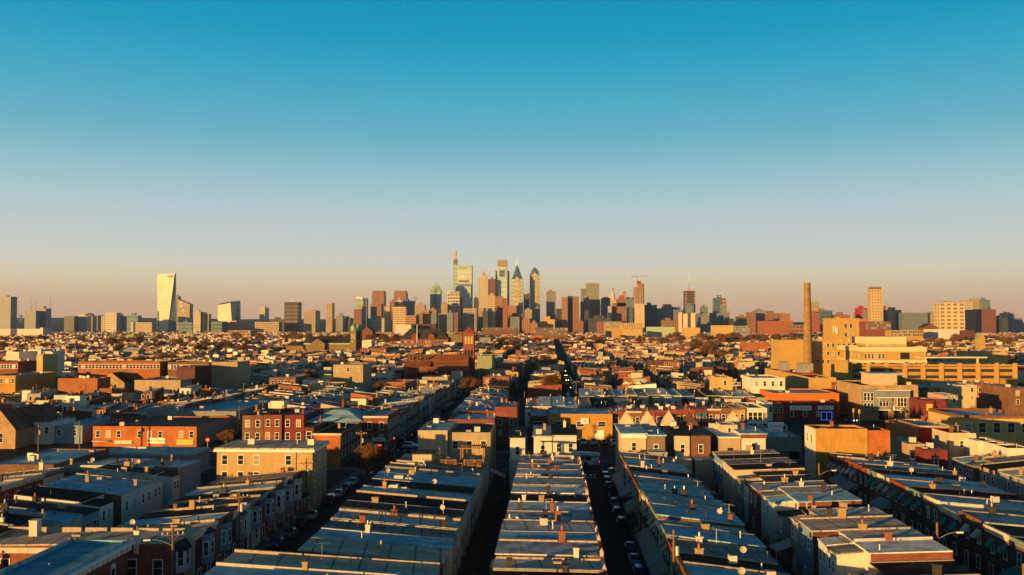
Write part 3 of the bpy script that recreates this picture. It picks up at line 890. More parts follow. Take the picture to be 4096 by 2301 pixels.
# --- the avenue's near side: tall backs with rear rooms
AVH = []
def avenue_house(label, px0, px1, pt, wall, rc, low, wn=1, Y=206, dep=20, frame=None, cor=None, wide=False):
    t, a, b, z = bld('avenue_house', label, px0, px1, pt, Y, dep, wall, RF[rc], 'house', (0, 0), par=0, clut=2)
    if wn == 3:
        MB().box(-.6, .6, -.05, .02, z - 4.6, z - 2.2).build('balcony_door', GLASS, t)
        m = MB()
        for i in range(9): m.box(-1.5 + i * .375 - .02, -1.5 + i * .375 + .02, -.55, -.5, z - 4.8, z - 3.7)
        m.box(-1.55, 1.55, -.56, -.49, z - 3.7, z - 3.6); m.box(-1.6, 1.6, -.6, 0, z - 4.9, z - 4.8)
        m.build('balcony_rail', BLACK, t)
    else:
        wgrid(t, a, b, 0, z - 1.9, wn, 1, .85, 1.75, 0, 3.2, frame)
    if cor: MB().box(a - .2, b + .2, -.35, -.01, z - .8, z - .05).build('cornice', cor, t)
    if low:
        h = z - low
        MB().box(a + .1, b - .1, -4.5, -.01, 0, h, 0, None, 0, False).build('rear_extension', R.choice([wall, GST]), t)
        MB().box(a, b, -4.7, -.02, h + .01, h + .22).build('extension_roof', RF['silver'], t)
    HERO[-1] = (a - 60, b + 60, 195, 230)
    AVH.append(t)
    return t
avenue_house('narrow white siding house with one tall framed window beside the dark gap', 2040, 2100, 1752, SD['white siding'], 'dark', 4.5)
avenue_house('white house with a narrow brown door high in its back wall', 2135, 2207, 1748, WST, 'silver', 0)
avenue_house('white siding house with black roof and two dark back windows left of the bus', 2211, 2306, 1741, SD['white siding'], 'black', 0, 2)
avenue_house('cream corner house with bracketed eave right of the bus', 2487, 2584, 1737, SD['cream siding'], 'pale blue', 0, 1, cor=WHITE)
avenue_house('shadowed brown stucco house beside the cream corner house', 2588, 2660, 1744, SD['brown shingle'], 'pale blue', 3.2)
avenue_house('narrow cream house with black roof and white-framed window', 2702, 2758, 1744, SD['cream siding'], 'black', 4.6)
avenue_house('rough brown stone-faced house with dark roof and one framed window', 2764, 2842, 1745, BRB, 'dark', 4.6)
avenue_house('tan house with a black-railed balcony door and white roof deck', 2880, 2962, 1752, TST, 'white', 0, 3)
avenue_house('white siding house with red-brown cornice and one square window', 2966, 3062, 1738, SD['white siding'], 'pale blue', 0, 1, cor=CORN[2])
bld('corner_house', 'tan stained rear wall house with wide blue roof beyond the roof deck', 1672, 1790, 1722, 205, 20, stucco('stained_cream', (0.45, 0.36, 0.22), .55), RF['pale blue'], 'house', par=.3, clut=3)
bld('corner_house', 'grey-tan house with three white-framed windows beyond the roof deck', 1794, 1962, 1730, 206, 19, TST, RF['dark'], 'house', (3, 1), (1.1, 1.7), .3, top=1.6, clut=2)
t, a, b, z = bld('corner_building', 'long mustard brick wall building with dark roof at the dark brick row end', 3262, 3470, 1715, 208, 8, MUST, RF['dark'], par=.5, clut=3)
MB().box(a - .25, a - .01, .1, 7.9, 0, z - .1).build('side_wall', WST, t)
for zz in (z - 3.4, z - 7.2):
    for y in (2.2, 5.6): window(t, (a - .25, y, zz), -math.pi / 2, 1.0, 1.9)
bld('corner_building', 'orange brick end building joined to the long mustard wall', 3472, 3560, 1722, 208.2, 8, VORB, RF['dark'], par=.5, clut=1)
t, a, b, z = bld('roof_room', 'cream roof-terrace room with a small upper door among the avenue houses', 2885, 2950, 1700, 214, 7, SD['cream siding'], RF['white'], 'house', (1, 1), (.6, 2.0), .2, top=.5, clut=0, zb=10)

# roof deck with pergola on the widest near row
Y0 = 184
xa, xb = gx(1706, Y0, 9), gx(1935, Y0, 9)
t = thing('roof_deck', 'timber roof deck with railing and slatted pergola among white roofs', 'roof deck', ((xa + xb) / 2, Y0, 6.9))
a, b = (xa - xb) / 2, (xb - xa) / 2
DECK = plain('deck_timber', (0.3, 0.15, 0.05), .8, var=.3, scale=2)
MB().box(a, b, 0, 7, .8, 1.05).build('deck_floor', DECK, t)
m = MB()
n = 46
for i in range(n + 1):
    x = a + (b - a) * i / n; m.box(x - .035, x + .035, -.05, .02, 1.05, 2.1)
m.box(a, b, -.08, .05, 2.1, 2.2)
for i in range(7):
    x = a + (b - a) * i / 6; m.box(x - .08, x + .08, -.1, .06, 0, 2.3)
m.build('railing', DECK, t)
m = MB()
for x in (b - 4.6, b - .2):
    for y in (.4, 4.6): m.box(x - .1, x + .1, y - .1, y + .1, 1.05, 4.3)
for y in (.3, 4.5): m.box(b - 5.2, b + .3, y, y + .15, 4.3, 4.5)
for i in range(14):
    x = b - 5.1 + i * .4; m.box(x, x + .12, -.1, 5.1, 4.5, 4.62)
m.build('pergola', DECK, t)
xa, xb = gx(1650, 187, 9), gx(1712, 187, 9)
bld('stair_room', 'small cream roof access room beside the timber roof deck', 1650, 1726, 1818, 187, 5, SD['cream siding'], RF['dark'], 'roof room', par=0, clut=0, zb=6.8)
HERO.append((-35, -10, 180, 200))

# --- across the avenue, left to right
t, a, b, z = bld('shop_building', 'long orange brick shop building with a row of white-framed windows and shop signs', 372, 787, 1706, 268, 30, VORB, RF['dark'], 'shops', (10, 1), (1.1, 1.8), .4, top=1.0, clut=4, skip=((0, 3), (0, 7)))
w = b - a
sign(t, a + w * .21, a + w * .38, 0, .9, 1.75, SIGNW, 'CAROUSEL CAROUSEL', BLACK, .6)
sign(t, a + w * .53, a + w * .70, 0, 1.0, 2.6, SIGNW, 'June K Karate', RED, .95)
sign(t, a + w * .81, a + w * .97, 0, .7, 2.2, YEL, 'AUTO GLASS', GREEN, .9)
MB().box(a + .2, a + w * .16, -1.0, -.01, 1.5, 1.8).build('canopy', RF['silver'], t)
MB().box(b - .3, b + .004, .4, 29, .1, 5.6).build('side_wall', GST, t)
bld('flat_building', 'wide pale blue flat-roofed building with roof fans behind the orange shops', 640, 945, 1645, 304, 46, GST, RF['pale blue'], par=.3, clut=9)
bld('row_shop', 'white two-storey shop with twin bay windows and a long canopy', 66, 205, 1690, 272, 14, WST, RF['silver'], 'shop', (4, 1), (1.1, 1.9), .5, top=.9, clut=2)
bld('blue_shade_house', 'blue shadowed siding house beside the bay-windowed shop', 207, 330, 1702, 274, 30, SD['blue siding'], RF['pale blue'], 'house', (2, 1), (1.0, 1.8), .4, clut=2)  # blue wall colour paints in the shadow on this house
t, a, b, z = bld('chapel', 'tan stone chapel with brown gabled roof at the left edge', -60, 62, 1720, 262, 26, TNB, RF['dark'], 'church', (1, 1), (1.6, 2.6), .1, clut=0)
MB().gable(a - .3, b + .3, -.2, 26.2, z - .1, z + 5.6, 0, 'y', 1).build('gable_roof', [roofing('brown_shingles', (0.14, 0.085, 0.05)), TNB], t)
bld('apartment_building', 'dark brown brick end of the three-storey brick block, dull front', 970, 1052, 1662, 259, 22, BRB, RF['grey'], 'building', (2, 3), (1.1, 1.8), .5, pitch=3.6, clut=2)
bld('apartment_building', 'red brick middle of the three-storey block with a blue-lit window', 1054, 1127, 1660, 258.6, 22, RDB, RF['black'], 'building', (2, 3), (1.0, 1.8), .5, pitch=3.6, clut=1)
bld('apartment_building', 'maroon brick right end of the three-storey block with drain stains', 1129, 1216, 1661, 259.3, 22, BR['painted maroon'], RF['silver'], 'building', (2, 3), (1.1, 1.8), .5, pitch=3.6, clut=2)
t, a, b, z = bld('corner_building', 'orange brick corner building with corbelled top and shade-painted windowed side', 1255, 1362, 1733, 233, 26, VORB, RF['black'], 'building', (0, 0), (1.0, 1.8), .5, (7, 2), pcol=CORN[0], trim=CORN[1], clut=3)
MB().box(b + .004, b + .02, .2, 25.8, 0, z - .6).build('side_wall', DKB, t)  # darker brick sheet paints in the shade of the side wall
bld('corner_house', 'dark house with white shuttered window between the brick block and the corner', 1218, 1254, 1710, 246, 16, DKB, RF['silver'], 'house', (1, 1), (1.2, 1.8), .3, clut=1)
t, a, b, z = bld('corner_shop', 'red brick corner shop with dentilled eave and tan ground floor', 1456, 1550, 1664, 260, 22, RDB, RF['silver'], 'shop', (2, 2), (1.1, 2.0), .4, (6, 3), trim=CORN[1], top=1.4, pitch=3.5, clut=2)
MB().box(a, b, -.25, -.01, 0, 3.6).build('shopfront', TST, t)
MB().box(a + .5, a + 1.8, -.3, -.24, 0, 2.6).build('shop_door', GLASS, t); MB().box(b - 3.4, b - .8, -.3, -.24, .6, 2.8).build('shop_window', GLASS, t)
sign(t, -.8, 2.8, -.26, 3.1, 4.1, SIGNW, "El Michel's", RED, .6)
MB().box(.6, 1.7, -.38, -.31, 1.7, 2.1).build('neon_sign', REDLAMP, t)
t, a, b, z = bld('blue_roof_building', 'low brown building with broad pale blue hipped roof beside the red brick shop', 1217, 1452, 1690, 262, 22, BRB, RF['pale blue'], 'building', (0, 0), par=0, clut=2)
MB().pyr(a - .4, b + .4, -.4, 22.4, z + .02, z + 2.8, 0, .25).build('hipped_roof', RF['pale blue'], t)

# right of the tree-lined street
t, a, b, z = bld('low_shop', 'low brick shop with wide white walled roof at the avenue corner', 1792, 1978, 1678, 266, 26, RDB, RF['white'], 'shop', (0, 0), par=.9, clut=6)
bld('brick_building', 'tall red brick building with white rear wing beside the low brick shop', 1979, 2068, 1628, 276, 20, RDB, RF['silver'], 'building', (2, 2), (1.0, 1.7), .4, top=3.2, clut=3)
bld('shop_building', 'low brown brick shop with wide white-framed window', 2119, 2190, 1664, 292, 20, BRB, RF['silver'], 'shop', (1, 1), (3.4, 1.6), .3, top=1.6, clut=1)
t, a, b, z = bld('shop_building', 'long tan two-storey shop building with green lit upper windows', 2192, 2450, 1656, 290, 22, MUST, RF['pale blue'], 'shops', (3, 1), (2.2, 1.5), .4, top=2.0, clut=4)
MB().box(a + 6.5, b - 9, -.4, -.01, 3.3, 3.6).box(a + 7, b - 9.5, -.08, -.01, .2, 3.2, 1).build('shopfront', [METAL, GLASS], t)
MB().box(b - 5.6, b - 2.6, -.08, -.01, .1, 3.0).build('roller_door', SIGNW, t)
sign(t, a + 10.2, a + 12.6, -.3, 5.0, 6.7, SIGNW, 'GK', BLACK, 1.0)
SH = [('red brick', 'red'), ('brown brick', 'speckled brown'), ('red brick', 'red'), ('painted maroon', 'maroon'), ('red brick', 'bright red'), ('red brick', 'deep red'), ('painted maroon', 'maroon awninged'), ('red brick', 'red'), ('brown brick', 'brown'), ('tan brick', 'tan')]
px = 2452
for i, (m_, n_) in enumerate(SH):
    p1 = px + (58, 54, 56, 54, 54, 52, 52, 50, 50, 50)[i]
    t, a, b, z = bld('shop_house', f'{n_} brick two-storey shop house, {ORD[i + 1]} from the left in the avenue row', px, p1 - 1, 1646 - i * 1.6, 292 + (i % 2) * .15, 18, BR[m_], RF[R.choice(['white', 'silver', 'pale blue', 'white'])], 'shop house', (2, 2), (1.0, 1.7), .5, group='shop houses across the avenue', trim=CORN[i % 3] if i % 2 else None, top=1.5, pitch=3.6, clut=3)
    if i == 6:
        for q in (-.22, .22): put('window_awning', awning_mesh(1.35, .95, .95, AWN['green']), t, ((b - a) * q, -.02, z - 1.2))
    px = p1
t, a, b, z = bld('shop_building', 'cream glazed corner shop with large pale windows and a market sign', 2992, 3068, 1632, 291, 20, WST, RF['silver'], 'shop', (4, 2), (1.2, 2.4), .5, pitch=3.4, clut=2)
sign(t, a + .6, b - .6, -.02, 2.7, 3.6, plain('sign_pink', (0.5, 0.12, 0.2), .6), 'MARKET', SIGNW, .8)

# pyramid gables on the fronts of the avenue houses
GAB = plain('gable_shingle', (0.5, 0.42, 0.3), .8)
for k, p, m_ in ((3, 2508, GAB), (4, 2592, GAB), (5, 2678, GAB), (6, 2762, DKB), (7, 2936, GAB)):
    t = AVH[k]
    o = MB().pyr(-2.1, 2.1, 0, 3.4, 0, 3.6).build('front_gable', m_, t, (gx(p, 224, 13) - t.location.x, 18, 11.6))
    MB().box(-.1, .1, 1.6, 1.8, 3.4, 4.2).build('finial', TERRA, o)

# right: diner, red building, cream boxes, corner buildings
t, a, b, z = bld('diner', 'low grey-tan diner with white roof and rooftop air units', 3064, 3206, 1748, 246, 26, GST, RF['white'], 'diner', (0, 0), par=.6, clut=14)
MB().box(a + 2.6, b - .3, -1.2, -.01, 2.9, 3.2).box(a + 6, b - .6, -.06, -.01, .8, 2.7, 1).build('canopy', [METAL, GLASS], t)
t, a, b, z = bld('orange_building', 'bright orange painted upper building with four small windows', 3092, 3356, 1573, 362, 26, VOR, RF['pale blue'], 'building', (6, 1), (1.2, 2.2), .5, clut=3, top=2.6, skip=((0, 5),))
t, a, b, z = bld('restaurant', 'dark brick restaurant front below the bright orange building', 3088, 3352, 1612, 350, 11.5, BR['painted maroon'], RF['dark'], 'restaurant', (5, 1), (1.1, 1.9), .5, top=2.6, clut=2)
MB().box(b - 6.2, b - 2.4, -.1, -.02, .4, 3.2).build('shop_window', GLASS, t)
MB().box(b - 6.3, b - 2.3, -.2, -.1, 3.2, 3.3).box(b - 6.3, b - 2.3, -.2, -.1, .3, .4).box(b - 6.3, b - 6.2, -.2, -.1, .4, 3.2).box(b - 2.4, b - 2.3, -.2, -.1, .4, 3.2).box(b - 4.3, b - 4.2, -.2, -.1, .4, 3.2).build('neon_frame', BLUELAMP, t)
sign(t, a + 6.5, a + 14.5, 0, 3.9, 5.6, SIGNW, 'Pizza & Grill', RED, 1.3)
sign(t, b - 7.5, b - 1.6, 0, 4.2, 5.6, SIGNW, 'GRILL', RED, 1.2)
for i, (p0, p1, m_, l_) in enumerate(((3058, 3090, WST, 'cream'), (3091, 3136, RDB, 'red brick'))):
    bld('row_shop', f'narrow {l_} shop house beside the restaurant', p0, p1, 1612 + i * 2, 348, 14, m_, RF['white'], 'shop', (2, 2), (1.0, 1.9), .5, pitch=3.6, clut=1)
# the coffee-cup sign of the diner
X = gx(3103, 262, 6)
t = thing('cup_sign', 'white diner sign shaped like a coffee cup on a post', 'sign', (X, 262, 0))
MB().cyl(0, 0, 0, 6.2, .18).build('post', METAL, t)
o = MB().hexa([(-1.6, -.35, 5.4), (1.6, -.35, 5.4), (1.6, .35, 5.4), (-1.6, .35, 5.4)], [(-2.3, -.35, 8.6), (2.3, -.35, 8.6), (2.3, .35, 8.6), (-2.3, .35, 8.6)]).build('cup', SIGNW, t)
text(o, 'MELROSE', (0, -.38, 7.5), .85, RED); text(o, 'DINER', (0, -.38, 6.4), .85, RED)
m = MB()
for i in range(8):
    a0, a1 = -1.2 + i * .3, -1.2 + (i + 1) * .3
    m.tube((2.1 + 1.0 * math.cos(a0), 0, 7.1 + .95 * math.sin(a0)), (2.1 + 1.0 * math.cos(a1), 0, 7.1 + .95 * math.sin(a1)), .16)
m.build('cup_handle', SIGNW, o)

t, a, b, z = bld('modern_building', 'modern four-storey corner building of grey panels and tan brick with bay fronts', 3446, 3672, 1541, 352, 30, TNB, RF['dark'], 'building', (0, 0), par=.5, clut=3)
w = b - a
PAN = plain('grey_panels', (0.17, 0.19, 0.2), .5, var=.15, scale=.5)
p = MB().box(a + w * .0, a + w * .22, -1.4, -.01, 3.8, z - 1.4).box(a + w * .22, a + w * .82, -2.2, -.01, 4.0, z - 1.8).build('panel_bay', PAN, t)
m = MB()
for zz in (4.0, z - 4.6, z - 1.9): m.box(a + w * .21, a + w * .83, -2.35, -2.2, zz, zz + .22)
m.build('white_band', SIGNW, p)
for q in (.30, .36, .41, .56, .62, .67, .73):
    window(p, (a + w * q, -2.2, z - 7.6), 0, 1.0, 3.0); 
for q in (.04, .1, .16): window(p, (a + w * q, -1.4, z - 5.6), 0, .9, 2.8); window(p, (a + w * q, -1.4, 4.4), 0, .9, 2.2)
MB().box(a + w * .28, a + w * .48, -3.4, -2.2, 7.4, 8.6).build('balcony', PAN, p)
MB().box(a + w * .3, a + w * .46, -.12, -.01, .2, 3.7).build('shop_window', GLASS, t); MB().box(a + w * .56, a + w * .76, -.12, -.01, .2, 3.7).build('shop_window', GLASS, t)
MB().box(a + w * .25, a + w * .72, 5, 16, z - .3, z + 3.9).build('penthouse', SD['cream siding'], t)
MB().box(a + w * .22, a + w * .86, 4.4, 16.4, z + 3.91, z + 4.2).build('penthouse_roof', RF['silver'], t)
bld('brick_building', 'red brick building with pale gable between restaurant and modern corner', 3334, 3440, 1530, 392, 30, RDB, RF['silver'], 'building', (4, 3), (1.0, 1.8), .4, clut=2)

bld('red_building', 'bright red painted flat building with beige seamed roof and drainpipe', 3676, 3812, 1703, 226, 16, VRED, RF['beige'], 'building', (0, 0), par=.5, clut=3, pcol=PAR['beige'])
bld('red_building', 'orange brick side of the red painted building with one small window', 3632, 3675, 1706, 225.6, 15, ORB, RF['beige'], 'building', (1, 1), (.7, 1.5), .5, top=2, clut=0)
CB = SD['white stucco']
for i, (p0, p1, pt_, Y_, m_, l_) in enumerate(((3796, 3896, 1732, 216, SD['cream siding'], 'tallest cream rooftop box house with a small square window'),
                                             (3908, 3990, 1764, 210, WST, 'plain cream box house with a black roof edge'),
                                             (3972, 4052, 1776, 205, SD['white siding'], 'white siding box house behind the plain cream one'),
                                             (4028, 4130, 1793, 199, WST, 'white box house with a small window and narrow door at right edge'),
                                             (3632, 3700, 1776, 209, TST, 'tan brick low house with two white-framed windows by the alley'),
                                             (3696, 3790, 1800, 204, BR['painted maroon'], 'dark red low house with a black roof'))):
    bld('box_house', l_, p0, p1, pt_, Y_, 12, m_, RF[R.choice(['black', 'silver', 'dark'])], 'house', (1 if i != 4 else 2, 1), (.8, 1.4), .25, top=1.6, clut=2)
bld('cream_building', 'cream building with red-brown parapet and tall windows at the right', 3842, 4130, 1662, 262, 22, SD['yellow stucco'], RF['white'], 'building', (5, 1), (1.8, 2.6), .9, top=1.2, pcol=CORN[0], clut=4)
t, a, b, z = bld('pizza_shop', 'small dark red pizza shop with a rooftop sign', 3700, 3785, 1602, 322, 14, BR['painted maroon'], RF['dark'], 'shop', (0, 0), par=.4, clut=1)
o = MB().box(-2.6, 4.4, 2.0, 2.1, z + .3, z + .5).build('roof_sign', METAL, t)
text(o, 'PIZZA', (.9, 1.95, z + 1.3), 1.9, plain('neon_red', (0.9, 0.05, 0.06), .5, var=0, emit=.5))
MB().box(a + .3, a + 2.3, -.5, -.3, z - 3.4, z - 1.2).build('yellow_sign', YEL, t)
bld('brick_house', 'cream house standing alone behind the pizza shop', 3766, 3832, 1580, 334, 12, SD['cream siding'], RF['white'], 'house', (2, 2), (.9, 1.5), .3, clut=1)
for i, (p0, p1, m_, l_) in enumerate(((3826, 3908, SD['cream siding'], 'cream siding'), (3909, 3948, ORB, 'orange brick'), (3949, 3986, BRB, 'brown brick'), (3987, 4026, WST, 'white bay-fronted'), (4050, 4130, BRB, 'tall brown brick'))):
    bld('row_house', f'{l_} house in the short row above the pizza shop', p0, p1, 1540 + (0 if i < 4 else 12), 384 - (i == 4) * 30, 26, m_, RF[['silver', 'white', 'pale blue', 'silver', 'silver'][i]], 'row house', (2, 2), (1.1, 1.6), .3, clut=2)
for i, p0 in enumerate((3662, 3714, 3768)):
    bld('row_house', f'dark shadowed house with blue-grey roof, {ORD[i + 1]} right of the modern corner building', p0, p0 + 50, 1552 - i * 2, 400, 24, SD['grey siding'] if i else DKB, RF[['dark', 'silver', 'black'][i]], 'row house', (2, 2), (1.0, 1.5), .3, clut=2)
# ------------------------------------------------------------------ nearest rows beyond the avenue, still house by house
row_ns(-47.7, -62, 292, 420, 'street row past it', vis_front=True)
row_ns(-98, -85, 318, 420, 'the second row past it', vis_rear=True)
row_ns(-124, -137, 312, 420, 'the third row past it', vis_front=True)
row_ns(-31.5, -19, 296, 414, 'the facing row past it', vis_rear=True)
row_ew(-9, 34, 352, 324, 'the first rear row', rears=['cream siding', 'white siding', 'green siding', 'tan stucco', 'white stucco'], vis_rear=True, ext=3.2)
row_ew(12, 92, 402, 374, 'the second rear row', rears=['cream siding', 'white siding', 'tan stucco', 'green siding', 'painted maroon'], vis_rear=True, ext=3.0)
HERO += [(-64, -46, 288, 424), (-100, -84, 310, 424), (-138, -122, 305, 424), (-33, 95, 286, 424), (-160, 100, 60, 292), (100, 260, 60, 330), (60, 260, 286, 424)]

# ------------------------------------------------------------------ mid-distance landmarks
def gabled(name, label, px0, px1, pe, pr, Y, dep, wall, roofm, cat='building', axis='x', win=(0, 0), ws=(1.2, 2.4), **kw):
    t, a, b, z = bld(name, label, px0, px1, pe, Y, dep, wall, roofm, cat, win, ws, 0.05, clut=0, **kw)
    zr = gz(pr, gx((px0 + px1) / 2, Y), Y + dep / 2)
    MB().gable(a - .3, b + .3, -.4, dep + .4, z - .02, zr, 0, axis, 1).build('gable_roof', [roofm, wall], t)
    return t, a, b, z
SLATE = roofing('slate_roof', (0.05, 0.05, 0.05), None, .7)
BROWNR = roofing('brown_tile_roof', (0.24, 0.095, 0.035), None, .75)
COPPER = plain('copper_green', (0.18, 0.36, 0.2), .6, var=.3, scale=.4)
STONE = stucco('brown_stone', (0.2, 0.14, 0.07), .6)

# brown brick church with its bell tower
t, a, b, z = bld('brick_church', 'brown brick church with long tiled roof and tall square bell tower', 1617, 1872, 1468, 515, 26, RDB, BROWNR, 'church', (0, 0), par=.05, clut=0)
w = b - a
zr, zc = gz(1419, -65, 527), gz(1441, -65, 521)
MB().box(a + .5, b - .6, 7, 19, 3, zc - .6).build('clerestory', RDB, t)
ro = MB().hexa([(a + .3, 6.4, zc - .5), (b - .4, 6.4, zc - .5), (b - .4, 19.6, zc - .5), (a + .3, 19.6, zc - .5)], [(a + .3, 12.8, zr), (b - .4, 12.8, zr), (b - .4, 13.2, zr), (a + .3, 13.2, zr)]).build('nave_roof', BROWNR, t)
MB().hexa([(a - .4, -.6, z), (a + w * .4, -.6, z), (a + w * .4, 7, z), (a - .4, 7, z)], [(a - .4, 6.8, z + 3.0), (a + w * .4, 6.8, z + 3.0), (a + w * .4, 7, z + 3.0), (a - .4, 7, z + 3.0)]).build('aisle_roof', BROWNR, t)
MB().hexa([(a + w * .36, -3, z - 2.2), (b, -3, z - 2.2), (b, 11, z - 2.2), (a + w * .36, 11, z - 2.2)], [(a + w * .38, 10.4, zc + .6), (b - .4, 10.4, zc + .6), (b - .4, 10.9, zc + .6), (a + w * .38, 10.9, zc + .6)]).build('transept_roof', BROWNR, t)
for q in (.08, .2, .32):
    window(t, (a + w * q, 7, z + 3.4), 0, 1.5, 3.0, plain('stone_trim', (.4, .3, .18), .8))
zt_ = gz(1330, -47, 530)
tx0, tx1 = gx(1854, 528, 20) - (gx(1617, 515, 8) + gx(1872, 515, 8)) / 2, gx(1897, 528, 20) - (gx(1617, 515, 8) + gx(1872, 515, 8)) / 2
to = MB().box(tx0, tx1, 12, 18.5, 0, zt_, 0, None, 0, False).build('bell_tower', RDB, t)
MB().pyr(tx0 - .4, tx1 + .4, 11.6, 18.9, zt_ + .01, gz(1308, -47, 532)).build('tower_roof', plain('red_tile', (.28, .05, .03), .8), to)
for k, (zz, n, h) in enumerate(((zt_ - 6.5, 3, 4.2), (zt_ - 13.5, 3, 3.4), (zt_ - 20, 3, 3.2))):
    for i in range(n):
        x = tx0 + (tx1 - tx0) * (i + .75) / (n + .5)
        MB().box(x - .55, x + .55, 11.9, 12.1, zz, zz + h).build('belfry_opening', GLASS if k else plain('belfry_pale', (.45, .36, .2), .8), to)
m = MB()
for zz in (zt_ - 1.2, zt_ - 7.4, zt_ - 14.6): m.box(tx0 - .25, tx1 + .25, 11.75, 12.0, zz, zz + .35)
m.build('string_course', BROWNR, to)

# stone church with twin green domes
t, a, b, z = gabled('domed_church', 'dark stone church with black roof and twin green-domed towers', 1215, 1402, 1372, 1346, 960, 30, STONE, SLATE, 'church', win=(9, 1), ws=(2.0, 4.5), top=6)
MB().box(a, b, -.4, -.01, z - 1.6, z - .2).build('green_eave', COPPER, t)
MB().box(a - 18, a - .02, -2, 16, 0, z - 3).build('side_wing', STONE, t)
MB().pyr(a - 18.6, a + .4, -2.6, 16.6, z - 2.99, z + 1.2, 0, .35).build('wing_roof', SLATE, t)
gb = MB().box(a + 8, a + 23, -4, -.02, 0, z - 1).build('transept', STONE, t)
MB().gable(a + 7.4, a + 23.6, -4.6, 2, z - .99, z + 4.6, 0, 'y', 1).build('transept_gable', [COPPER, STONE], gb)
for i, (p0, p1, yy) in enumerate(((1402, 1424, -6), (1421, 1444, 4))):
    c0 = (gx(1215, 960, 10) + gx(1402, 960, 10)) / 2
    x0, x1 = gx(p0, 960 + yy, 30) - c0, gx(p1, 960 + yy, 30) - c0
    zt_ = gz(1322, -200, 960 + yy)
    o = MB().box(x0, x1, yy, yy + (x1 - x0), 0, zt_, 0, None, 0, False).build('tower', STONE, t)
    c, r = ((x0 + x1) / 2, yy + (x1 - x0) / 2), (x1 - x0) / 2
    MB().cyl(c[0], c[1], zt_ - 12, zt_ - 11, r * 1.25, n=16).cyl(c[0], c[1], zt_, zt_ + 3.2, r * 1.12, r * 1.12, 16).build('green_cornice', COPPER, o)
    dm = MB()
    for k in range(5):
        a0, a1 = k * math.pi / 10, (k + 1) * math.pi / 10
        dm.cyl(c[0], c[1], zt_ + 3.2 + r * 1.25 * math.sin(a0), zt_ + 3.2 + r * 1.25 * math.sin(a1), r * math.cos(a0), max(.05, r * math.cos(a1)), 16, k % 2)
    d = dm.build('dome', [COPPER, plain('dome_brown', (.2, .09, .04), .7)], o)
    MB().tube((c[0], c[1], zt_ + 3), (c[0], c[1], zt_ + r * 1.25 + 7), .25).tube((c[0] - .9, c[1], zt_ + r * 1.25 + 5.8), (c[0] + .9, c[1], zt_ + r * 1.25 + 5.8), .2).build('cross', COPPER, d)
    for q in (.3, .7):
        MB().box(x0 + (x1 - x0) * q - .7, x0 + (x1 - x0) * q + .7, yy - .15, yy + .1, zt_ - 9.5, zt_ - 3.5).build('belfry_opening', plain('belfry_green', (.3, .36, .12), .8) if i == 0 else GLASS, o)

# school with black mansard roof
t, a, b, z = bld('school', 'brown brick school with black mansard roof and two front dormers', 1602, 1792, 1357, 1170, 34, RDB, SLATE, 'school', (14, 3), (2.0, 3.2), 0, pitch=5.2, clut=0, top=2)
w = b - a
MB().hexa([(a - 1, -1, z + .27), (b + 1, -1, z + .27), (b + 1, 35, z + .27), (a - 1, 35, z + .27)], [(a + 10, 12, z + 13), (b - 10, 12, z + 13), (b - 10, 24, z + 13), (a + 10, 24, z + 13)]).build('mansard_roof', SLATE, t)
for q in (.3, .65):
    d = MB().box(a + w * q - 4, a + w * q + 4, -1.2, 6, z - .5, z + 4).build('dormer', RDB, t)
    MB().gable(a + w * q - 4.6, a + w * q + 4.6, -1.6, 8, z + 4.01, z + 7.6, 0, 'y', 1).build('dormer_roof', [BROWNR, RDB], d)
MB().box(b + .02, b + 26, 4, 30, 0, z + 6).build('rear_wing', STONE, t)
X = gx(1668, 1120, 20)
t = thing('flagpole', 'tall pale pole in front of the black-roofed school', 'pole', (X, 1120, 0))
MB().tube((0, 0, 0), (0, 0, gz(1298, X, 1120)), .5, .3, 8).build('pole', SIGNW, t)

# hospital, chimney, garage
HOSP, HWH = stucco('hospital_tan', (.4, .26, .085), .85), stucco('hospital_band', (.62, .5, .28), .9)
t, a, b, z = bld('hospital', 'cream and tan hospital block with white bands and a columned rooftop storey', 3447, 3704, 1388, 530, 40, HOSP, RF['silver'], 'hospital', (0, 0), par=.8, clut=2, pcol=HWH)
# the block turns its corner to us: west front set back in a wedge
w = b - a
HB = MB()
for zz, h in ((z - 2.6, 2.6), (z - 9.0, 1.5), (z - 14.2, 1.2)): HB.box(a - .3, b + .3, -.4, -.01, zz, zz + h)
HB.build('white_band', HWH, t)
HB = MB()
for zz, h in ((z - 2.6, 2.6), (z - 9.0, 1.5), (z - 14.2, 1.2)): HB.box(a - .4, a - .01, .02, 44, zz, zz + h)
HB.build('white_band', HWH, t)
for zz in (z - 6.6, z - 12.4):
    for i in range(6): window(t, (a + 2 + i * w * .055, 0, zz), 0, 1.1, 2.6)
    for i in range(5): window(t, (a, 5 + i * 6.5, zz), -math.pi / 2, 1.1, 2.6)
MB().box(a + w * .6, a + w * .74, -.1, -.01, z - 6.9, z - 3.2).build('glazed_bay', GLASS, t)
MB().box(a + w * .6, a + w * .73, -.1, -.01, z - 13.5, z - 10).build('lower_glazed_bay', GLASS, t)
zp = gz(1347, gx(3450, 542), 542)
MB().box(a + w * .17, a + w * .74, 10, 30, z + .02, zp - 4).build('penthouse', HOSP, t)
MB().box(a + w * .14, a + w * .77, 7, 33, zp - 3.99, zp).build('penthouse_fascia', HWH, t)
for i in range(22):
    x = a + w * .145 + i * w * .62 / 21
    MB().box(x - .25, x + .25, 7.2, 7.7, z + .02, zp - 4).build('column', HWH, t)
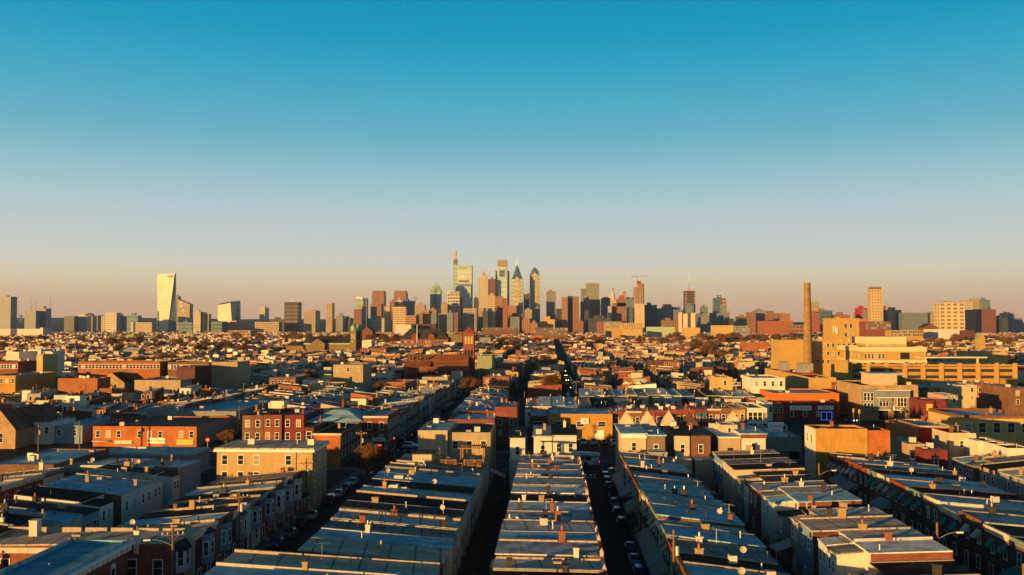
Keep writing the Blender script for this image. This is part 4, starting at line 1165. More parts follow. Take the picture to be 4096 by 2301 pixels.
t, a, b, z = bld('tower_block', 'tan concrete tower block hung with antennas behind the hospital', 3328, 3436, 1273, 600, 20, HOSP, RF['dark'], 'building', (5, 4), (1.6, 2.6), .6, pitch=5.6, top=3, clut=3, skip=[(r, c) for r in range(4) for c in (0, 1, 4)])
for i, (q, dz) in enumerate(((.05, 5), (.12, 5), (.17, 6), (.33, 14), (.48, 15), (.62, 13), (.7, 14), (.8, 13), (.1, 22))):
    MB().box(a + (b - a) * q - .3, a + (b - a) * q + .3, -.7, -.2, z - dz - 4.2, z - dz).box(a + (b - a) * q - .06, a + (b - a) * q + .06, -.2, .02, z - dz - 2.4, z - dz - 2).build('antenna', SIGNW, t)
bld('hospital_wing', 'plain tan brick wing left of the tall chimney', 3119, 3238, 1362, 566, 22, HOSP, RF['silver'], 'hospital', (0, 0), par=.5, clut=2)
bld('hospital_wing', 'tan brick link with window columns behind the tall chimney', 3239, 3448, 1365, 578, 22, HOSP, RF['dark'], 'hospital', (10, 3), (1.4, 2.2), .5, pitch=5, clut=2)
X = gx(3231, 520, 30)
t = thing('chimney_stack', 'tall tan brick chimney stack beside the hospital', 'chimney', (X, 520, 0))
zt_ = gz(1135, X, 520)
MB().cyl(0, 0, 0, zt_, 2.8, 1.7, 24).build('shaft', brick('stack_brick', (.27, .16, .045)), t)
MB().cyl(0, 0, zt_ + .01, zt_ + .5, 1.9, 1.9, 24).build('rim', PAR['grey'], t)
m = MB()
for i in range(14): m.cyl(0, 0, zt_ * (.2 + i * .056), zt_ * (.2 + i * .056) + .18, 2.83 - 1.1 * (.2 + i * .056), None, 24)
m.build('iron_band', PAR['grey'], t)
t, a, b, z = bld('plant_building', 'long low grey plant building with rooftop machines below the chimney', 3246, 3345, 1511, 395, 85, HOSP, RF['grey'], 'building', (0, 0), par=.5, clut=6)
for q0, q1, d0 in ((-.02, .42, 52), (.35, .95, 32)):
    MB().box(a + (b - a) * max(q0, .04), a + (b - a) * q1, d0, d0 + 6, z + .31, z + 4.6).build('machine_housing', GST, t)
MB().box(a + .5, b - .5, 26, 64, z - .3, z + .3).build('machine_deck', plain('rust_red', (.3, .06, .03), .7), t)
t, a, b, z = bld('parking_garage', 'long tan concrete parking garage with open decks and rooftop cars', 3392, 4066, 1467, 490, 30, MUST, RF['beige'], 'garage', (0, 0), par=0, clut=0)
GAR = (gx(3392, 490, 9), gx(4066, 490, 9), 490, z)
w = b - a
MB().box(a, b, -.35, -.02, z - 1.2, z + 1.25).build('parapet', MUST, t)
for i in range(10):
    x = a + 1.0 + i * (w - 2) / 9
    MB().box(x - 1.1, x + 1.1, -.7, -.36, 0, z + 1.9).build('pier', HOSP, t)
for i in range(9):
    x0, x1 = a + 2.3 + i * (w - 2) / 9, a - .3 + (i + 1) * (w - 2) / 9
    for zz in (z - 2.7, z - 6.0):
        MB().box(x0, x1, -.12, -.01, zz, zz + 1.5).build('deck_shade_panel', BLACK, t)  # black panel stands in for the darkness inside the open deck
MB().box(a + 40, a + 74, 6, 14, z + 4.2, z + 4.9).box(a + 43, a + 43.8, 9, 9.8, z, z + 4.2).box(a + 70, a + 70.8, 9, 9.8, z, z + 4.2).build('deck_canopy', HWH, t)
bld('stair_tower', 'square tan concrete stair tower at the garage left end', 3343, 3392, 1441, 478, 8, HOSP, RF['beige'], 'building', (0, 0), par=.4, clut=0)
bld('tan_store', 'tan flat building with orange-lit front right of the garage', 3920, 4030, 1410, 640, 36, YST, RF['silver'], 'building', par=.4)
HERO.append((100, 275, 405, 625))

# other single buildings among the rows
MID = [
 ('mural_hall', 'tan gable-fronted hall with a round orange flower mural', 396, 498, 1532, 1484, 430, 34, TNB, SLATE, 'y'),
 ('gable_house', 'cream house with twin gables among the left rows', 494, 552, 1404, 1390, 800, 14, TST, RF['silver'], 'x'),
 ('green_spire_church', 'small church with green pyramid spire right of the hospital', 3916, 3940, 1352, 1336, 1060, 10, HOSP, COPPER, 'y'),
 ('stone_church', 'distant dark stone church with black gable beside twin domes', 1445, 1490, 1326, 1308, 1700, 30, RDB, SLATE, 'y'),
 ('brick_gable_church', 'orange brick church with a big front gable on the right', 3696, 3752, 1310, 1295, 1800, 30, RDB, SLATE, 'y'),
]
for n_, l_, p0, p1, pe, pr, Y_, d_, w_, r_, ax in MID:
    t, a, b, z = gabled(n_, l_, p0, p1, pe, pr, Y_, d_, w_, r_, 'church' if 'church' in n_ else 'building', ax)
    if n_ == 'mural_hall':
        m = MB(); r = 3.0
        m.poly([(a + 3.9 + r * math.cos(i * .3307), -.45, z - 3.2 + r * math.sin(i * .3307)) for i in range(19)])
        m.poly([(a + 3.9 + 1.2 * math.cos(i * .3307), -.47, z - 2.9 + 1.2 * math.sin(i * .3307)) for i in range(19)], 1)
        m.build('mural', [plain('mural_orange', (.6, .12, .02), .7), plain('mural_yellow', (.65, .3, .06), .7)], t)
BOX = [  # label, px0, px1, top, Y, depth, wall, roof, windows
 ('long beige windowless hall beside the flower mural', 538, 722, 1521, 400, 26, TST, 'silver', (0, 0)),
 ('orange brick wall building with white base left of the mural', 232, 390, 1514, 395, 12, ORB, 'silver', (0, 0)),
 ('mustard shop building at the far left with dark side', -50, 62, 1503, 400, 34, MUST, 'pale blue', (5, 1)),
 ('wide beige hall with diagonal shadow', 800, 942, 1481, 455, 22, WST, 'silver', (0, 0)),
 ('upper beige tower block above the shadowed hall', 846, 950, 1448, 505, 18, TST, 'silver', (0, 0)),
 ('brown brick loft with four dark openings over a pale base', 1077, 1183, 1510, 425, 26, BRB, 'white', (4, 1)),
 ('yellow-tan box building with blue roof beside the brick loft', 1232, 1336, 1543, 408, 26, YST, 'pale blue', (2, 1)),
 ('small tan annex between the loft and the yellow box', 1184, 1230, 1548, 412, 20, TST, 'silver', (0, 0)),
 ('blue-shadowed rendered house left of the three-storey block', 1090, 1150, 1606, 330, 26, SD['blue siding'], 'silver', (2, 1)),  # the wall's blue is shadow put into its colour
 ('tan three-window building with mottled tree shadows', 1333, 1452, 1459, 520, 22, TST, 'silver', (3, 1)),
 ('bright red flat box building', 1410, 1464, 1479, 680, 10, VRED, 'dark', (0, 0)),
 ('orange brick windowless building among bare trees', 1546, 1640, 1528, 436, 18, ORB, 'silver', (0, 0)),
 ('pale blank-walled hall below the brown church', 1688, 1791, 1508, 470, 14, TST, 'silver', (0, 0)),
 ('narrow orange three-storey house with cream rear wing', 1932, 2036, 1508, 452, 18, ORB, 'white', (3, 2)),
 ('green and white striped building right of the bell tower', 1908, 1968, 1423, 690, 30, SD['green siding'], 'silver', (0, 0)),
 ('yellow rendered end house on the long straight street', 2221, 2257, 1449, 800, 16, YST, 'silver', (2, 1)),
 ('brick terrace with dark front left of the yellow end house', 2150, 2220, 1450, 800, 16, DKB, 'grey', (3, 1)),
 ('dark red brick building with white cornice in the right rows', 2606, 2652, 1442, 690, 26, DKB, 'dark', (0, 0)),
 ('red brick three-window house with pale cornice', 2653, 2720, 1444, 690, 20, RDB, 'silver', (4, 1)),
 ('plain tan box behind the right rows', 2747, 2806, 1451, 740, 20, TST, 'silver', (0, 0)),
 ('brown corner house with tan rear wall', 2533, 2568, 1404, 980, 16, BRB, 'dark', (1, 1)),
 ('orange brick building with yellow side wall', 2668, 2738, 1410, 960, 22, YST, 'silver', (1, 1)),
 ('modern red-brick and panel block at mid right', 2983, 3072, 1370, 1150, 30, ORB, 'white', (0, 0)),
 ('bright orange-red flat building near the long street', 2122, 2170, 1344, 1620, 30, VOR, 'silver', (0, 0)),
 ('large brown brick mill with regular tall windows', 2137, 2272, 1311, 1850, 40, BRB, 'dark', (18, 3)),
 ('long cream two-storey building at the white right rows', 3010, 3140, 1512, 385, 24, WST, 'white', (4, 1)),
 ('tan building with stepped white wall on the white right rows', 2870, 2930, 1510, 400, 20, YST, 'white', (1, 1)),
 ('white cube house at the left among low rows', 24, 76, 1408, 560, 18, WST, 'silver', (0, 0)),
 ('second white cube house at the left', 112, 164, 1398, 590, 18, WST, 'white', (0, 0)),
 ('tan-fronted white house with lit doorway at left', 146, 172, 1418, 545, 14, YST, 'silver', (1, 1)),
 ('white blank side wall house at left', 172, 204, 1406, 560, 14, WST, 'silver', (0, 0)),
 ('red brick terrace with paired windows at far left', -40, 72, 1447, 500, 16, RDB, 'silver', (10, 1)),
 ('long orange brick terrace with doorways at left', 313, 640, 1447, 510, 16, ORB, 'grey', (24, 1)),
 ('brown brick terrace with white cornice left of the beige tower', 672, 836, 1449, 512, 16, BRB, 'white', (14, 1)),
 ('dark red brick block behind the shadowed hall', 706, 780, 1468, 480, 20, DKB, 'dark', (0, 0)),
 ('dark brick building at the foot of the domed church', 1440, 1545, 1394, 1050, 24, RDB, 'silver', (8, 1)),
 ('white angular building right of the twin domes', 1448, 1486, 1361, 1220, 22, WST, 'silver', (0, 0)),
 ('pale building with tower on the right of the school', 1774, 1818, 1370, 1320, 26, WST, 'silver', (0, 0)),
 ('blue-shadowed cream block behind the bell tower', 1918, 1962, 1350, 1500, 24, SD['blue siding'], 'silver', (0, 0)),  # cream block given a blue wall as painted shade
 ('ornate yellow school building left of the domed church', 912, 1004, 1322, 1850, 40, MUST, 'dark', (16, 2)),
 ('long white-banded terminal at the far left', -20, 42, 1316, 2100, 40, WST, 'dark', (0, 0)),
 ('long cream warehouse with tall end tower at the left', 68, 164, 1316, 2080, 50, WST, 'dark', (0, 0)),
 ('slim cream lift tower of the left warehouse', 160, 172, 1311, 2078, 20, WST, 'silver', (0, 0)),
 ('bright green roofed small hall among the left rows', 508, 536, 1337, 1750, 20, plain('lime_green', (.2, .32, .05), .8), 'silver', (0, 0)),
 ('long orange-lit flat store with white roof right of the garage', 3520, 3700, 1394, 1000, 40, TST, 'silver', (0, 0)),
 ('cream banded low school on the far right', 3730, 3838, 1318, 1700, 40, WST, 'dark', (0, 0)),
 ('ornate tan school with parapets at right', 3565, 3692, 1322, 1650, 30, HOSP, 'silver', (18, 2)),
 ('dark glass block beside the banded school', 3854, 3897, 1322, 1690, 30, DKB, 'dark', (0, 0)),
 ('red brick factory with big white windows behind the tower block', 3463, 3564, 1286, 1780, 40, RDB, 'silver', (14, 3)),
 ('teal and cream mural-walled warehouse', 2592, 2700, 1308, 2050, 40, plain('pale_teal', (.33, .42, .3), .8), 'white', (0, 0)),
 ('cream ribbed flat warehouse right of the teal one', 2740, 2800, 1311, 1980, 40, YST, 'silver', (0, 0)),
 ('cream five-storey apartment house with blank end', 2856, 2934, 1302, 1900, 40, YST, 'silver', (0, 0)),
 ('grey-green panel apartment house beside the cream one', 2935, 2998, 1304, 1890, 40, SD['grey siding'], 'silver', (8, 3)),
 ('yellow sunlit factory with big windows', 2487, 2570, 1292, 2200, 40, YST, 'dark', (9, 3)),
 ('tan factory wing left of the yellow factory', 2418, 2486, 1287, 2230, 40, TST, 'dark', (9, 3)),
 ('low tan storage building with dark band', 2425, 2492, 1316, 1950, 30, HOSP, 'dark', (0, 0)),
 ('dark wide warehouse at the skyline foot left of centre', 1645, 1744, 1296, 2500, 50, DKB, 'white', (0, 0)),
 ('pale flat store beside the dark warehouse', 1582, 1644, 1300, 2450, 50, WST, 'silver', (0, 0)),
 ('long brown flat building under the centre skyline', 1926, 2070, 1311, 2350, 40, BRB, 'dark', (26, 1)),
]
for l_, p0, p1, pt_, Y_, d_, w_, r_, wn in BOX:
    big = Y_ > 1400
    if 480 <= Y_ <= 1400: Y_ *= .86
    bld('building', l_, p0, p1, pt_, Y_, d_, w_, RF[r_], 'building', wn, (2.6, 3.0) if big else (1.1, 1.9), .5, pitch=5 if big else 3.4, clut=3 if not big else 0)
# red and white gable pair
for i, p in enumerate((2503, 2552)):
    X = gx(p, 436, 10)
    t = thing('gabled_house', ('left' if i == 0 else 'right') + ' house of the pair with red and white pointed gables', 'house', (X, 436, 0))
    m = MB(); z0, z1 = 6.2, gz(1525, X, 436)
    zm = z0 + (z1 - z0) * .55
    MB().box(-3.6, 3.6, .5, 12, 0, z0, 0, None, 0, False).build('wall', ORB, t)
    MB().box(-3.6, 3.6, .5, 12.2, z0 + .01, z0 + .2).build('roof', RF['silver'], t)
    m.hexa([(-3.8, 0, 0), (3.8, 0, 0), (3.8, .49, 0), (-3.8, .49, 0)], [(-3.8, 0, z0), (3.8, 0, z0), (3.8, .49, z0), (-3.8, .49, z0)], 0)
    m.hexa([(-3.8, 0, z0), (3.8, 0, z0), (3.8, .49, z0), (-3.8, .49, z0)], [(-1.7, 0, zm), (1.7, 0, zm), (1.7, .49, zm), (-1.7, .49, zm)], 0)
    m.hexa([(-1.7, 0, zm), (1.7, 0, zm), (1.7, .49, zm), (-1.7, .49, zm)], [(-.05, 0, z1), (.05, 0, z1), (.05, .49, z1), (-.05, .49, z1)], 1)
    m.build('gable_wall', [ORB, WST], t)

# ------------------------------------------------------------------ the sea of far row houses: one mass
class Mass:
    def __init__(s): s.b = []; s.t = []; s.c = []; s.r = []; s.k = []
    def add(s, x0, x1, y0, y1, z0, zt, c, r, k=0):
        """zt: four top heights; c wall tint, r roof tint, k 0 house / 1 dark glass."""
        s.b.append((x0, x1, y0, y1, z0)); s.t.append(zt); s.c.append(c); s.r.append(r); s.k.append(k)
    def build(s, name):
        b, t = np.array(s.b), np.array(s.t)
        n = len(b)
        v = np.zeros((n, 8, 3))
        for i, (ix, iy) in enumerate(((0, 2), (1, 2), (1, 3), (0, 3))):
            v[:, i, 0] = v[:, i + 4, 0] = b[:, ix]; v[:, i, 1] = v[:, i + 4, 1] = b[:, iy]
            v[:, i, 2] = b[:, 4]; v[:, i + 4, 2] = t[:, i]
        q = np.array([(0, 1, 5, 4), (1, 2, 6, 5), (2, 3, 7, 6), (3, 0, 4, 7), (4, 5, 6, 7)])
        fidx = (q[None] + 8 * np.arange(n)[:, None, None]).reshape(-1, 4)
        me = bpy.data.meshes.new(name)
        me.vertices.add(n * 8); me.vertices.foreach_set('co', v.reshape(-1))
        me.loops.add(n * 20); me.loops.foreach_set('vertex_index', fidx.reshape(-1).astype(np.int32))
        me.polygons.add(n * 5); me.polygons.foreach_set('loop_start', np.arange(0, n * 20, 4, dtype=np.int32))
        mi = np.zeros((n, 5), np.int32); mi[:, 4] = 1
        k = np.array(s.k); mi[k == 1] = 2
        me.polygons.foreach_set('material_index', mi.reshape(-1))
        col = np.ones((n, 5, 4), np.float32)
        col[:, :4, :3] = np.array(s.c)[:, None, :]; col[:, 4, :3] = np.array(s.r)
        at_ = me.attributes.new('tint', 'FLOAT_COLOR', 'FACE')
        at_.data.foreach_set('color', col.reshape(-1))
        me.materials.append(attr_mat('far_wall', .85)); me.materials.append(attr_mat('far_roof', .75, .5)); me.materials.append(GLASS)
        me.update(calc_edges=True)
        me.shade_flat()
        o = bpy.data.objects.new(name, me); COL.objects.link(o)
        print('mass', name, n)
        return o
G = random.Random(21)
WALLC = [((.21, .062, .034), 16), ((.12, .045, .03), 10), ((.33, .115, .04), 14), ((.17, .085, .045), 10), ((.5, .42, .3), 13), ((.45, .32, .17), 17), ((.42, .25, .08), 13), ((.58, .54, .47), 6), ((.33, .33, .3), 5), ((.25, .32, .36), 2), ((.27, .28, .2), 1)]
ROOFC = [((.47, .48, .47), 22), ((.32, .33, .33), 26), ((.22, .22, .21), 18), ((.03, .03, .033), 20), ((.2, .32, .37), 12), ((.36, .3, .22), 8)]
wc = lambda: G.choices([a for a, _ in WALLC], [b for _, b in WALLC])[0]
rc_ = lambda: G.choices([a for a, _ in ROOFC], [b for _, b in ROOFC])[0]
def jit(c, k=.22):
    f = G.uniform(1 - k, 1 + k)
    return tuple(x * f * G.uniform(.96, 1.04) for x in c)
FAR = Mass()
def blocked(x, y):
    for a, b, c, d in HERO:
        if a < x < b and c < y < d: return True
    return False
def inview(x, y, m=25):
    return -.60 * y - m < x < .52 * y + m
def far_house(x, y, w, D, face):
    """footprint from (x,y); face: 'W','E' street rows, 'S' front to us, 'N' rear to us."""
    X1, Y1 = (x + D, y + w) if face in 'WE' else (x + w, y + D)
    if blocked((x + X1) / 2, (y + Y1) / 2) or not inview(x, y): return
    far = y > 1000
    z = 7.4 + G.choice([-.5, 0, 0, .4, .8]) + (2.6 if G.random() < .08 else 0)
    dr = G.uniform(.6, 1.4)
    zt = {'W': (z, z - dr, z - dr, z), 'E': (z - dr, z, z, z - dr), 'S': (z, z, z - dr, z - dr), 'N': (z - dr, z - dr, z, z)}[face]
    c, r = jit(wc()), jit(rc_())
    e = G.uniform(2.4, 4) if G.random() < .75 else 0
    if face == 'W': FAR.add(x, X1 - e, y, Y1, 0, zt, c, r)
    elif face == 'E': FAR.add(x + e, X1, y, Y1, 0, zt, c, r)
    elif face == 'S': FAR.add(x, X1, y, Y1 - e, 0, zt, c, r)
    else: FAR.add(x, X1, y + e, Y1, 0, zt, c, r)
    if e:
        f, h = G.uniform(.55, .7), z - dr - G.choice([.2, .4, .7, 2.6])
        c2 = jit(c) if G.random() < .4 else jit(wc())
        s0 = 0 if G.random() < .5 else 1 - f
        h4 = (h,) * 4
        if face == 'W': FAR.add(X1 - e, X1, y + w * s0, y + w * (s0 + f), 0, h4, c2, jit(rc_()))
        elif face == 'E': FAR.add(x, x + e, y + w * s0, y + w * (s0 + f), 0, h4, c2, jit(rc_()))
        elif face == 'S': FAR.add(x + w * s0, x + w * (s0 + f), Y1 - e, Y1, 0, h4, c2, jit(rc_()))
        else: FAR.add(x + w * s0, x + w * (s0 + f), y, y + e, 0, h4, c2, jit(rc_()))
    if y < 1300:                                             # party wall strip catching the light
        pc = jit(G.choice([(.6, .53, .42), (.45, .36, .26), (.3, .26, .22), (.08, .07, .06)]))
        if face in 'WE': FAR.add(x + .1, X1 - e * .5 - .1, Y1 - .36, Y1 - .02, z - 3.5, tuple(q + .4 for q in zt), pc, pc)
        else: FAR.add(X1 - .36, X1 - .02, y + .1, Y1 - .1, z - 3.5, tuple(q + .35 for q in zt), pc, pc)
    if y < 2000 and G.random() < (.9 if y < 1200 else .5):
        cx, cy = G.uniform(x + .5, X1 - .5), G.uniform(y + .4, Y1 - .4)
        FAR.add(cx - .32, cx + .32, cy - .4, cy + .4, z - 2, (z + G.uniform(.6, 1.4),) * 4, jit(G.choice([(.2, .07, .035), (.3, .2, .11), (.05, .045, .04), (.26, .12, .05)])), (.08, .06, .05))
    if G.random() < (.045 if x > -250 else .13):
        cx, cy = (x + X1) / 2, (y + Y1) / 2
        q = G.uniform(1.6, 2.8)
        cc = G.choice([(.62, .58, .5), (.55, .46, .3), (.4, .38, .34)])
        FAR.add(cx - q, cx + q, cy - q * .9, cy + q * .9, z - 2, (z + G.uniform(1.8, 3),) * 4, jit(cc), jit(rc_()))
    if y < 1150:
        wy = y if face in 'SN' or True else y
        if face == 'S' or face == 'N':
            yw = y - .05
            for q in (.28, .72):
                xx = x + w * q
                FAR.add(xx - .58, xx + .58, yw, yw + .15, z - 3.6, (z - 1.7,) * 4, (.5, .48, .42), (.5, .48, .42))
                FAR.add(xx - .42, xx + .42, yw - .03, yw, z - 3.45, (z - 1.85,) * 4, (.02, .02, .02), (.02, .02, .02), 1)
        elif G.random() < .35:
            xx = G.uniform(x + 1, X1 - 1); FAR.add(xx - .45, xx + .45, y - .05, y + .1, z - 3.6, (z - 2.0,) * 4, (.02, .02, .02), (.02, .02, .02), 1)
        if face in 'WE' and y < 900:
            xs = x - .06 if face == 'W' else X1
            for q in (.28, .72):
                FAR.add(xs, xs + .06, y + w * q - .5, y + w * q + .5, z - 3.6, (z - 1.7,) * 4, (.45, .43, .38), (.3, .3, .3), 0)
SX = [10.5 + 44.5 * k for k in range(-40, 36)]
SX = [(-39.6 if abs(x + 34) < 1 else 54.5 if abs(x - 55) < 1 else x) for x in SX]
yb = 292
blocks = []
while yb < 2900:
    blocks.append((yb, yb + 128)); yb += 128 + 14
PARK = []
for (y0, y1) in blocks:
    for k in range(len(SX) - 1):
        xa, xb = SX[k] + 5.5, SX[k + 1] - 5.5
        if not (inview(xa, y1, 30) or inview(xb, y1, 30)): continue
        far = y0 > 1500
        u = G.random()
        nearcol = abs((xa + xb) / 2 - 10) < 120 and y0 < 700
        if u < .03 and y0 > 700:
            PARK.append((xa, xb, y0, y1)); continue
        if u < (.28 if nearcol else .5):
            y = y0
            while y < y1 - 14:
                face = 'S' if (y - y0) % 38 < 2 else 'N'
                x = xa
                while x < xb - 3:
                    w = G.choice([4.6, 5.0, 5.4]); far_house(x, y, min(w, xb - x), 11.5, 'S'); x += w
                y += 18.5
                x = xa
                if y + 12 < y1:
                    while x < xb - 3:
                        w = G.choice([4.6, 5.0, 5.4]); far_house(x, y, min(w, xb - x), 11.5, 'N'); x += w
                y += 19.5
        else:
            W = (xb - xa - 7.5) / 2
            for face, x in (('W', xa), ('E', xb - W)):
                y = y0
                while y < y1 - 3:
                    w = G.choice([5.0, 5.4, 6.0]); far_house(x, y, w, W, face); y += w
        if G.random() < .035 and y0 > 500:                       # a bigger hall among the houses
            pass
o = FAR.build('far_row_houses')
tag(o, 'dense mass of low flat-roofed row houses reaching to the skyline', 'houses', kind='stuff')

# low wooded hills on the horizon
hl = MB(); n = 160
top, bot = [], []
hr = random.Random(3)
for ridge, (Yh, zb, amp) in enumerate(((6800, 58, 11), (8200, 84, 14))):
    ph = [hr.uniform(0, 6.28) for _ in range(6)]
    prev = None
    for i in range(n + 1):
        x = -6500 + 13000 * i / n
        e = 1.0 if x < -200 else .62
        h = e * (zb + amp * (.5 * math.sin(x / 900 + ph[0]) + .3 * math.sin(x / 400 + ph[1]) + .12 * math.sin(x / 130 + ph[2]) + .08 * math.sin(x / 60 + ph[3])))
        cur = [(x, Yh - 900, -2), (x, Yh - 250, h * .7), (x, Yh, h), (x, Yh + 700, h * .4), (x, Yh + 1200, -2)]
        if prev:
            for j in range(4): hl.poly([prev[j], cur[j], cur[j + 1], prev[j + 1]])
        prev = cur
tag(hl.build('hills', plain('winter_woods', (0.04, 0.04, 0.035), .95, var=.5, scale=.02)), kind='structure')
# ------------------------------------------------------------------ the skyline
def Fc(n, wall, glass, fh=7.0, bay=7.0, fv=.5, fb=.6, **k): return facade(n, wall, glass, fh, bay, fv, fb, **k)
DG = (.02, .03, .035)
FA = {
 'tan': Fc('tan_tower', (.4, .31, .19), (.06, .06, .06)), 'orange': Fc('orange_tower', (.36, .18, .08), (.05, .05, .05)),
 'brown': Fc('brown_tower', (.26, .13, .06), (.04, .045, .05), 9, 9, .4, .7), 'brick': Fc('brick_tower', (.28, .12, .06), (.07, .06, .06)),
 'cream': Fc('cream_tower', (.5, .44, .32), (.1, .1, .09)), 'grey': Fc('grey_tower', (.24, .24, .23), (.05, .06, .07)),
 'dark': Fc('dark_tower', (.05, .055, .06), (.02, .025, .03)), 'slab': Fc('balcony_slab', (.55, .42, .22), (.16, .12, .07), 6, 14, .45, .9),
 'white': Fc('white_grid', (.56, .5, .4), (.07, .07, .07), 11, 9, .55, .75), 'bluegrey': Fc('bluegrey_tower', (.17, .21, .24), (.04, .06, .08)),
 'redbrick': Fc('redbrick_tower', (.33, .09, .045), (.07, .06, .06)), 'stripe': Fc('vertical_stripe', (.62, .52, .36), (.05, .04, .03), 400, 22, 1, .42),
 'maroon': Fc('maroon_tower', (.2, .07, .05), (.05, .04, .04)),
 'gold': Fc('painted_sun_glass', (.74, .68, .5), (.62, .56, .4), 14, 40, .12, 1, rough=.4, metal=.0, vary=.2),  # low sun's gold put into the base colour of the glass
 'greenglass': Fc('green_glass', (.27, .4, .34), (.18, .3, .27), 16, 12, .5, .7, rough=.3, metal=.1, vary=.3),
 'pale': Fc('pale_glass', (.42, .52, .47), (.3, .4, .38), 18, 60, .16, 1, rough=.35, metal=.05, vary=.2),
 'blueglass': Fc('blue_glass', (.10, .17, .2), (.06, .13, .17), 14, 14, .6, .8, rough=.25, metal=.3),
 'black': Fc('black_steel', (.035, .033, .03), (.22, .12, .06), 14, 24, .45, .85), 'blackplain': plain('black_plain', (.03, .03, .032), .6),
 'steel': plain('lantern_steel', (.4, .36, .27), .5), 'pyr': plain('pyramid_stone', (.4, .27, .18), .7), 'conc': plain('raw_concrete', (.5, .4, .26), .85),
 'blueroof': plain('blue_spire_glass', (.07, .15, .19), .3, .4), 'lattice': Fc('lattice_pale', (.6, .48, .26), (.2, .15, .06), 11, 18, .55, .6),
 'chev': Fc('chevron_glass', (.4, .46, .38), (.2, .3, .3), 14, 60, .3, 1, rough=.3, metal=.1), 'stone2': Fc('central_strip', (.46, .4, .25), (.34, .28, .16), 20, 60, .2, 1, rough=.35, metal=.2),
}
def tower(name, label, p0, p1, pt_, Y, dep, m, cat='tower', crown=None, group=None):
    """a tower whose south front spans photograph columns p0..p1 at depth Y; local x runs from the front's left edge."""
    xm = gx((p0 + p1) / 2, Y, 60)
    z = gz(pt_, xm, Y)
    x0, x1 = gx(p0, Y, 60), gx(p1, Y, 60)
    t = thing(name, label, cat, (x0, Y, 0), 0, group)
    w = x1 - x0
    mm = FA[m] if isinstance(m, str) else m
    MB().box(0, w, 0, dep, 0, z, 0, None, 0, False).build('tower_body', mm, t)
    return t, w, z
def part(t, name, m, x0, x1, y0, y1, z0, z1):
    return MB().box(x0, x1, y0, y1, z0, z1).build(name, FA[m] if isinstance(m, str) else m, t)
def mast(t, x, y, z0, z1, r=.9, m=None):
    return MB().tube((x, y, z0), (x, y, z1), r, r * .35, 6).build('antenna', m or METAL, t)
pz = lambda t, py: gz(py, t.location.x + 20, t.location.y)
px_ = lambda t, p: gx(p, t.location.y, 60) - t.location.x

